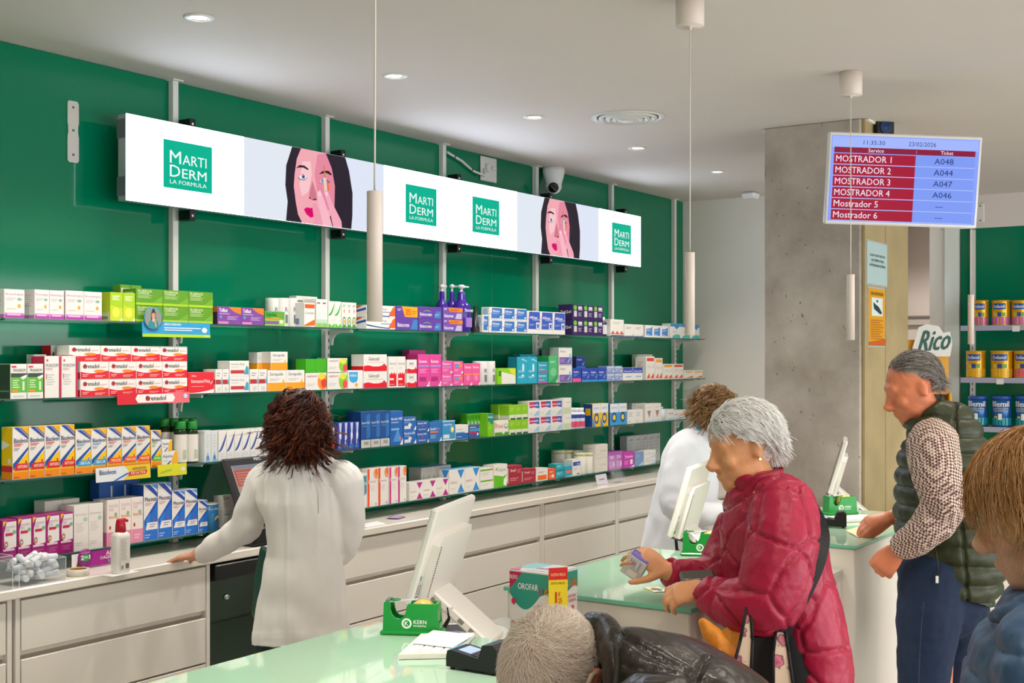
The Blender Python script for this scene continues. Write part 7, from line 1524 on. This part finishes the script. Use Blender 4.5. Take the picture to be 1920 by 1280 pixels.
for pts, Z0, nm in ((back, 3.30, 'back_leaf'), (frn, 3.20, 'front_leaf')):
    b = MB(); w = [at_z(x, y, Z0 + .008 * math.sin(i * 2.1)) for i, (x, y) in enumerate(pts)]; n = len(w); o = DV * .0015
    cen_ = sum(w, Vector()) / n + DV * (.02 if Z0 > 3.25 else -.02)
    b.add([*w, cen_, *[p + o for p in w], cen_ + o], [(i, (i + 1) % n, n) for i in range(n)] + [(n + 1 + (i + 1) % n, n + 1 + i, 2 * n + 1) for i in range(n)] + [(i, n + 1 + i, n + 1 + (i + 1) % n, (i + 1) % n) for i in range(n)], KR); put(b, nm, pb)
# carton held up in the far hand
hb_c = at_z(1192, 1060, 3.66); X_ = (RV * .80 - UV * .52 - DV * .25).normalized(); Y_ = (RV * .42 + UV * .80 - DV * .42); Y_ = (Y_ - X_ * Y_.dot(X_)).normalized(); N_ = X_.cross(Y_)
t = thing('held_carton', 'small white and violet medicine carton held up in the red-coated customer hand', 'carton', tuple(hb_c))
b = MB(); b.obox((0, 0, 0), (X_, Y_, N_), (.030, .034, .021), PR('#d8d4cc'), .0015)
b.printing([R(.15, .55, .62, .92, '#efece6'), *[R(.18 + .05 * i, .58, .18 + .05 * i + (.012 if i % 3 else .028), .9, '#6a6ab0') for i in range(8)], R(.3, .1, .85, .42, '#e8e4dc'), R(.72, .5, .76, .95, '#8a86b0')], -X_ * .0285 - Y_ * .0325 + N_ * .0212, X_ * .057, Y_ * .065)
b.printing([R(0, 0, 1, 1, '#6a62c0'), Ls(.1, .2, .9, .8, 4, '#a49ce0')], -X_ * .0285 + N_ * .0195 + Y_ * .0342, X_ * .057, -N_ * .039)
b.printing([R(0, 0, 1, 1, '#cfd4e4'), E(.6, .5, .3, .3, '#3a68b8')], -Y_ * .0325 + N_ * .0195 + X_ * .0302, -N_ * .039, Y_ * .065); b.build('box', t)
t = thing('purse', 'dark grey purse in the nearer hand of the red-coated customer', 'purse', tuple(at_z(1308, 1084, 3.50)))
b = MB(); b.obox((0, 0, 0), ((RV * .95 + UV * .05), (DV * .85 + UV * .3), UV), (.048, .032, .010), M('#4c4844', .55, var=.1, scale=30), .006); b.build('leather', t)
b = MB(); b.tube([RV * -.046 + UV * .002 - DV * .03, RV * .0 + UV * .004 - DV * .033, RV * .046 + UV * .002 - DV * .03], .0018, M('#9a968e', .3, metal=1), 6); b.build('zip', t)

# ------------------------------------------------------------------ man in the green vest
SK4 = skin('#d8825c', 'skin_ruddy')
def gingham():
    m = bpy.data.materials.new('gingham_shirt'); m.use_nodes = True; nt = m.node_tree; bs = nt.nodes['Principled BSDF']; bs.inputs['Roughness'].default_value = .8
    tc = nt.nodes.new('ShaderNodeTexCoord'); ck = nt.nodes.new('ShaderNodeTexChecker'); ck.inputs['Scale'].default_value = 120
    ck.inputs['Color1'].default_value = (*hexc('#d8c4b4'), 1); ck.inputs['Color2'].default_value = (*hexc('#5c3c38'), 1)
    mp = nt.nodes.new('ShaderNodeMapping'); mp.inputs['Rotation'].default_value = (.5, .3, .4); nt.links.new(tc.outputs['Object'], mp.inputs[0]); nt.links.new(mp.outputs[0], ck.inputs[0]); nt.links.new(ck.outputs[0], bs.inputs['Base Color']); return m
SHIRT = gingham(); VEST = nylon('#2a3014', 'olive_nylon', .45); JEAN = M('#0f2440', .8, var=.12, scale=60, bump=.1, bscale=200, name='blue_denim')
def man_vest():
    Z = 4.6; P = lambda x, y, dz=0: at_z(x, y, Z + dz); k = 511.
    t = person('grey-haired man in an olive quilted vest and jeans, writing at the far counter', (*P(1770, 1280)[:2], 0))
    fd = (-RV * .92 + DV * .38).normalized(); side = UV.cross(fd)
    hx = frame(-RV * .90 + DV * .02 - UV * .40, UV - RV * .45); hc = P(1712, 728)
    b = MB(); q = head(b, hc, hx, SK4, 1.04, 1.1)
    limb(b, [P(1722, 752), P(1748, 800)], [.06, .068], SK4)
    tor = [(1760, 815, 50, .14), (1772, 880, 66, .15), (1776, 980, 76, .14), (1772, 1090, 68, .14)]
    limb(b, [P(x, y) for x, y, *_ in tor], [(w / k, d) for _, _, w, d in tor], SK4, RV)
    for dz, x in ((-.10, 1752), (.10, 1785)): limb(b, [P(x, 1090, dz), P(x, 1300, dz), Vector((*P(x, 1500, dz)[:2], .06))], [.08, .06, .045], SK4); ft = Vector((*P(x, 1500, dz)[:2], .035)); limb(b, [ft - fd * .06, ft + fd * .15], [(.045, .032), (.04, .025)], SK4, side)
    s1, e1, w1 = P(1748, 842, -.19), P(1770, 950, -.25), P(1684, 1030, -.14)
    s2, e2, w2 = P(1745, 846, .20), P(1738, 962, .26), at_z(1670, 970, 4.92)
    limb(b, [s1, e1, w1], [.05, .044, .03], SK4); limb(b, [s2, e2, w2], [.05, .044, .03], SK4)
    hand(b, w1, -RV * .5 - UV * .8 + DV * .3, -DV * .8 - RV * .4, SK4, left=True, curl=(.6, .8, .6), s=1.05, thumb=.4)
    hand(b, w2, -RV * .93 - UV * .22 - DV * .05, UV * .8 - DV * .5 , SK4, left=False, curl=((.45, .45, .3), (.5, .5, .3), (.6, .6, .4), (.7, .7, .4)), s=1.06, thumb=.35, tcurl=.35)
    link('body', fuse(b, .0065, SK4, 4), t); eyes(q, hx, t, 1.04)
    # shirt sleeves and body
    b = MB(); tr = [(1752, 800, 44, .12), (1768, 850, 66, .16), (1774, 960, 84, .17), (1776, 1080, 82, .17)]
    limb(b, [P(x, y) for x, y, *_ in tr], [(w / k, d) for _, _, w, d in tr], SHIRT, RV)
    for pts, rad in (([P(1752, 825, -.13), s1, P(1760, 900, -.25), e1, P(1730, 1000, -.22), P(1688, 1026, -.145)], [.085, .092, .084, .078, .064, .05]), ([P(1750, 830, .13), s2, P(1742, 905, .26), e2, P(1704, 968, .30), at_z(1676, 969, 4.91)], [.08, .085, .075, .066, .054, .043])):
        pp, rr = spline(pts, rad); limb(b, pp, rr, SHIRT, dome=False)
    me = fuse(b, .007, SHIRT, 3)
    def fold(co, nr):
        x, y = to_px(co); r = np.hypot(x - 1775, y - 955); return .004 * vnoise(co, 14) + .008 * np.sin(r / 6.5) * np.exp(-(r / 45) ** 2) + .003 * vnoise(co, 40, 3)
    displace(me, fold); link('gingham_shirt', me, t)
    # vest
    b = MB(); rows = [(1726, 764, 46, .095), (1742, 784, 54, .12), (1760, 806, 72, .155), (1768, 840, 82, .185), (1771, 890, 90, .19), (1774, 950, 97, .195), (1782, 1010, 103, .20), (1785, 1060, 100, .20), (1779, 1095, 90, .20), (1775, 1112, 84, .195)]
    pp, rr = spline([P(x, y) for x, y, *_ in rows], [(w / k, d) for _, _, w, d in rows]); limb(b, pp, rr, VEST, RV, n=32, dome=False)
    me = fuse(b, .0065, VEST, 3)
    def puff(co, nr):
        x, y = to_px(co); per = .066
        z = co[:, 2] + .25 * (co @ np.array(RV) - 1.5) * .18
        d = (np.abs(np.sin(np.pi * z / per)) ** .5 - 1) * .019
        cx = np.interp(y, [830, 1110], [1792, 1815]); d -= .012 * np.exp(-((x - cx) / 3.0) ** 2) * (nr @ np.array(DV) < 0)      # side seam
        d += .004 * vnoise(co, 26)
        # armhole
        r = np.hypot((x - 1746) / 40, (y - 868) / 64); near = (nr @ np.array(DV) < .3)
        d -= .05 * (1 - ss(r, .8, 1.0)) * near; d += .008 * np.exp(-((r - 1.06) / .06) ** 2) * near
        return d
    displace(me, puff); link('quilted_vest', me, t)
    b = MB(); b.tube([P(1752, 1020, -.205), P(1758, 1055, -.212), P(1759, 1082, -.21)], .003, M('#1a1c14', .5), 6); b.obox(P(1757, 1086, -.213), (RV, UV, DV), (.006, .014, .003), M('#b8b8b4', .25, metal=1), .002); put(b, 'pocket_zip', t)
    b = MB()
    for dz, x, x2 in ((-.11, 1742, 1730), (.10, 1796, 1790)): limb(b, [P((x + 1768) / 2, 1075, dz * .7), P(x, 1150, dz), P(x2, 1290, dz), P(x2, 1420, dz), Vector((*P(x2, 1500, dz)[:2], .05))], [(.13, .12), .115, .088, .078, .075], JEAN, RV)
    limb(b, [P(1770, 1060), P(1770, 1130)], [(.165, .16), (.16, .17)], JEAN, RV)
    me = fuse(b, .009, JEAN, 3); displace(me, lambda co, nr: .007 * vnoise(co, 9) + .003 * vnoise(co, 30, 2)); link('jeans', me, t)
    b = MB(); pp, rr = spline([P(1732, 1128, -.222), P(1726, 1200, -.215), P(1722, 1300, -.20)], [.0012] * 3); b.tube(pp, .0008, M('#3a4a64', .8), 5); put(b, 'side_stitching', t)
    for dz, x2 in ((-.11, 1730), (.10, 1790)):
        b = MB(); ft = Vector((*P(x2, 1500, dz)[:2], .045)); limb(b, [ft - fd * .08, ft + fd * .05, ft + fd * .18], [(.05, .044), (.052, .042), (.044, .03)], DK, side); link('shoe', fuse(b, .008, DK, 2), t)
    HM = hair_mat('#57524e', '#8c867f', '#bcb6ae', .4, 'grey_hair'); b = MB()
    ball(b, q(0, -.022, .043), hx, (.077, .092, .080), HM)
    me = fuse(b, .007, HM, 2)
    hb = MB(); hb.add([tuple(v.co) for v in me.vertices], [tuple(p.vertices) for p in me.polygons], HM, True)
    ok = lambda v, r: (v.y < .05 and v.z > -.8 and not (v.y > -.25 and v.z < -.08)) or (v.z > .48 and v.y < .68)
    strands(hb, q(0, -.02, .036), hx, (.082, .099, .092), 3600, ok, lambda x, y, z: (x * .5, -.9, -.3 - .6 * max(0, -y)), .055, HM, seg=6, r0=.0012, lift=.08, curl=.002, freq=6, grav=.1, seed=16, jit=.2)
    put(hb, 'hair', t)
    return w2
wv = man_vest()
p0 = at_h(1618, 998, HC + .004); t = thing('paper_note', 'cream paper slip under the hand on the far counter', 'paper', tuple(p0))
b = MB(); cs = [at_h(x, y, HC + h) - p0 for (x, y), h in (((1586, 994), .006), ((1608, 1006), .003), ((1640, 1000), .012), ((1622, 983), .02))]; b.add([*cs, *[c - UV * .0012 for c in cs]], [(0, 1, 2, 3), (7, 6, 5, 4), (0, 4, 5, 1), (1, 5, 6, 2), (2, 6, 7, 3), (3, 7, 4, 0)], M('#e4d2a8', .6)); b.build('sheet', t)

# ------------------------------------------------------------------ foreground man, bowed head
SK5 = skin('#dc9474', 'skin_pink')
def man_front():
    Z = 2.08; P = lambda x, y, dz=0: at_z(x, y, Z + dz); k = F / Z
    t = person('man with cropped fair-grey hair and black padded jacket, head bowed in the foreground', (*P(1330, 1280)[:2], 0))
    f = rdu(-.35, -.2, -.915); u = rdu(-.495, -.795, .363); hx = frame(f, u); hc = P(1040, 1268, .16); s = .98
    b = MB(); q = head(b, hc, hx, SK5, s)
    ball(b, q(.083, -.014, .006), hx, (.008, .030, .034), SK5); ball(b, q(.087, -.032, .010), hx, (.008, .012, .026), SK5); ball(b, q(.081, -.006, -.026), hx, (.007, .012, .014), SK5)
    nk = P(1120, 1340, .12); limb(b, [q(0, -.03, -.05), nk], [.055, .055], SK5)
    tr = [P(1150, 1330, .0), P(1250, 1400, -.05), P(1340, 1520, -.05), P(1360, 1700, -.05)]
    limb(b, tr, [(.05, .05), (.09, .09), (.12, .11), (.14, .12)], SK5, DV)
    for dz in (-.1, .1): limb(b, [P(1360, 1700, dz), P(1370, 2100, dz), Vector((*P(1370, 2100, dz)[:2], .06))], [.085, .06, .045], SK5); ft = Vector((*P(1370, 2100, dz)[:2], .035)); limb(b, [ft + RV * .06, ft - RV * .15], [(.045, .032), (.04, .025)], SK5, DV)
    for dz in (-.2, .2):
        s1, e1, w1 = P(1215, 1380, dz), P(1180, 1640, dz * .9), P(985, 1500, dz * .6); limb(b, [s1, e1, w1], [.055, .045, .03], SK5); hand(b, w1, -RV + DV * .2, UV, SK5, left=dz < 0, curl=(.4, .5, .3))
    link('body', fuse(b, .0052, SK5, 3), t); eyes(q, hx, t, s)
    # jacket
    b = MB(); JK = BLKN
    rows = [(1140, 1274, 98, .085), (1182, 1284, 110, .13), (1232, 1318, 138, .18), (1290, 1378, 178, .21), (1340, 1475, 205, .215), (1372, 1600, 205, .2), (1385, 1760, 200, .2)]
    pts = [P(x, y) for x, y, *_ in rows]
    pp, rr = spline(pts, [(d, w / k) for _, _, w, d in rows]); limb(b, pp, rr, JK, DV, n=32, dome=False)
    for dz in (-.2, .2):
        pp, rr = spline([P(1240, 1370, dz * .8), P(1215, 1430, dz * 1.1), P(1185, 1640, dz), P(1080, 1570, dz * .8), P(1000, 1508, dz * .6)], [.10, .095, .075, .062, .048]); limb(b, pp, rr, JK)
    me = fuse(b, .0062, JK, 4)
    def puff(co, nr):
        x, y = to_px(co); d = .007 * vnoise(co, 7) + .003 * vnoise(co @ np.array([[1, 0, 0], [0, 1, 0], [0, 0, .4]]), 22, 3) + .0008 * vnoise(co, 60, 8)
        up = (nr[:, 2] > -.2)
        d -= .010 * np.exp(-((y - np.interp(x, [1150, 1230, 1300, 1420], [1180, 1225, 1258, 1330])) / 6) ** 2) * up * (x > 1150)
        d -= .009 * np.exp(-((x - np.interp(y, [1190, 1290, 1380], [1345, 1295, 1285])) / 5.5) ** 2) * up * (y > 1225)
        d -= .006 * np.exp(-((y - np.interp(x, [1170, 1290], [1246, 1262])) / 5) ** 2) * up * (x > 1165) * (x < 1300)
        return d
    displace(me, puff); link('padded_jacket', me, t)
    b = MB(); pp, rr = spline([P(1106, 1178, .20), P(1138, 1190, .14), P(1156, 1234, .06), P(1164, 1290, .0), P(1160, 1360, -.03)], [(.022, .03), (.026, .036), (.028, .04), (.028, .042), (.026, .04)]); limb(b, pp, rr, JK, RV); me = fuse(b, .005, JK, 3); displace(me, lambda co, nr: .003 * vnoise(co, 30)); link('collar', me, t)
    b = MB(); SC = M('#3a3c48', .7, var=.6, scale=50, name='patterned_scarf'); pp, rr = spline([P(1100, 1205, .22), P(1122, 1226, .18), P(1132, 1275, .14), P(1128, 1330, .1)], [.024, .026, .028, .028]); limb(b, pp, rr, SC); link('scarf', fuse(b, .005, SC, 2), t)
    b = MB(); DKT = M('#20242c', .8)
    for dz in (-.11, .11): limb(b, [P(1375, 1700, dz), P(1370, 2000, dz), Vector((*P(1370, 2100, dz)[:2], .08))], [.11, .085, .07], DKT)
    link('trousers', fuse(b, .012, DKT, 2), t)
    # glasses temple
    b = MB(); NV = M('#2a2f6a', .3)
    for sx in (-1, 1): b.tube([q(sx * .088, -.012, .036), q(sx * .084, .05, .022), q(sx * .068, .10, .01)], .0026, NV, 8); b.lathe([(.020, 0), (.0225, 0), (.0225, .003), (.020, .003)], NV, q(sx * .034, .102, .006), 18, hx[1], caps=False)
    put(b, 'glasses', t)
    b = MB(); b.tube([q(.088, -.034, .016), q(.091, -.026, .040), q(.091, -.008, .044), q(.088, .006, .030)], [.004, .005, .0045, .003], M('#b8a890', .3), 8); put(b, 'hearing_aid', t)
    # ear relief
    HM = hair_mat('#d0b8a0', '#eedcc8', '#fbf4ea', .4, 'fair_grey_hair', .35)
    b = MB(); ball(b, q(0, -.016, .040), hx, (.079 * s, .098 * s, .084 * s), M('#c09a80', .6)); me = fuse(b, .006, HM, 1)
    hb = MB(); SC2 = M('#dcb498', .6, name='scalp'); hb.add([tuple(v.co) for v in me.vertices], [tuple(p.vertices) for p in me.polygons], SC2, True)
    ok = lambda v, r: (v.z > -.55 and v.y < .05 and not (abs(v.x) > .62 and v.y > -.5 and v.z < .12)) or (v.z > .12 and v.y < .72)
    def fl(x, y, z):
        dx, dy = x - .05, y + .45                        # hair whirls out from the crown
        return (dx * 1.1 + dy * .5, dy * 1.1 - dx * .5, -.25)
    strands(hb, q(0, -.016, .036), hx, (.080 * s, .099 * s, .087 * s), 12000, ok, fl, .030, HM, seg=4, r0=.00045, lift=.26, curl=0, grav=0, seed=21, jit=.22, sides=3)
    put(hb, 'hair', t)
man_front()

# ------------------------------------------------------------------ person at the right edge
SK6 = skin('#e0a884', 'skin_fair'); BLUE = nylon('#3c5878', 'blue_nylon', .5)
def person_edge():
    Z = 2.15; P = lambda x, y, dz=0: at_z(x, y, Z + dz); k = F / Z
    t = person('person with short strawberry-blond hair and blue padded jacket at the right edge', (*P(1960, 1280)[:2], 0))
    hx = frame(-RV * .8 + DV * .45 - UV * .30, UV - RV * .2); hc = P(1962, 958, .02); s = 1.12
    b = MB(); q = head(b, hc, hx, SK6, s)
    limb(b, [q(0, -.025, -.06), P(2005, 1140)], [.05, .055], SK6)
    limb(b, [P(2000, 1200), P(1995, 1300), P(1990, 1600), P(1990, 1750)], [(.08, .07), (.14, .11), (.14, .12), (.16, .13)], SK6, DV)
    for dz in (-.1, .1): limb(b, [P(1990, 1750, dz), P(1990, 2200, dz), Vector((*P(1990, 2200, dz)[:2], .06))], [.08, .06, .045], SK6); ft = Vector((*P(1990, 2200, dz)[:2], .035)); limb(b, [ft + RV * .05, ft - RV * .15], [(.042, .03), (.036, .022)], SK6, DV)
    for dz in (-.2, .2): limb(b, [P(1985, 1230, dz), P(1990, 1500, dz * 1.1), P(1930, 1700, dz)], [.05, .042, .028], SK6); hand(b, P(1930, 1700, dz), -UV - RV * .3, -DV if dz < 0 else DV, SK6, left=dz < 0, curl=(.4, .4, .3))
    link('body', fuse(b, .006, SK6, 3), t); eyes(q, hx, t, s)
    b = MB(); rows = [(1968, 1102, 84, .095), (1972, 1128, 92, .11), (1975, 1160, 100, .14), (1978, 1200, 135, .19), (1982, 1260, 160, .21), (1985, 1350, 170, .22), (1990, 1600, 175, .22), (1990, 1800, 180, .22)]
    pp, rr = spline([P(x, y) for x, y, *_ in rows], [(w / k, d) for _, _, w, d in rows]); limb(b, pp, rr, BLUE, RV, n=30, dome=False)
    for dz in (-.2, .2): pp, rr = spline([P(1980, 1220, dz * .8), P(1978, 1260, dz * 1.1), P(1985, 1500, dz * 1.2), P(1935, 1680, dz)], [.09, .095, .075, .05]); limb(b, pp, rr, BLUE)
    pp, rr = spline([P(1872, 1158, -.02), P(1888, 1150, -.05), P(1915, 1140, -.08), P(1950, 1135, -.11)], [(.012, .02), (.02, .03), (.03, .035), (.03, .04)]); limb(b, pp, rr, BLUE, UV)
    me = fuse(b, .0062, BLUE, 3)
    def puff(co, nr):
        per = .075; d = (np.abs(np.sin(np.pi * (co[:, 2] + .05 * vnoise(co, 2)) / per)) ** .5 - 1) * .012; return d + .005 * vnoise(co, 18) + .003 * vnoise(co, 45, 2)
    displace(me, puff); link('padded_jacket', me, t)
    b = MB(); DKT = M('#20242c', .8)
    for dz in (-.11, .11): limb(b, [P(1990, 1750, dz), P(1990, 2100, dz), Vector((*P(1990, 2200, dz)[:2], .08))], [.11, .085, .07], DKT)
    link('trousers', fuse(b, .012, DKT, 2), t)
    HM = hair_mat('#8a5a2c', '#b8844c', '#d8ac78', .38, 'strawberry_hair'); b = MB()
    ball(b, q(0, -.018, .04), hx, (.088 * s, .105 * s, .092 * s), HM); ball(b, q(0, -.05, -.02), hx, (.08 * s, .066 * s, .075 * s), HM)
    ball(b, q(.055, .02, .01), hx, (.028 * s, .05 * s, .055 * s), HM)
    me = fuse(b, .006, HM, 2); hb = MB(); hb.add([tuple(v.co) for v in me.vertices], [tuple(p.vertices) for p in me.polygons], HM, True)
    ok = lambda v, r: (v.y < .3 and v.z > -.6) or (v.z > .35 and v.y < .9)
    strands(hb, q(0, -.012, .03), hx, (.092 * s, .112 * s, .104 * s), 5200, ok, lambda x, y, z: (x * .8, .25 - .6 * max(0, -y), -.8), .10, HM, seg=5, r0=.0008, lift=.10, curl=.002, freq=5, grav=.2, seed=31, jit=.18)
    put(hb, 'hair', t)
person_edge()
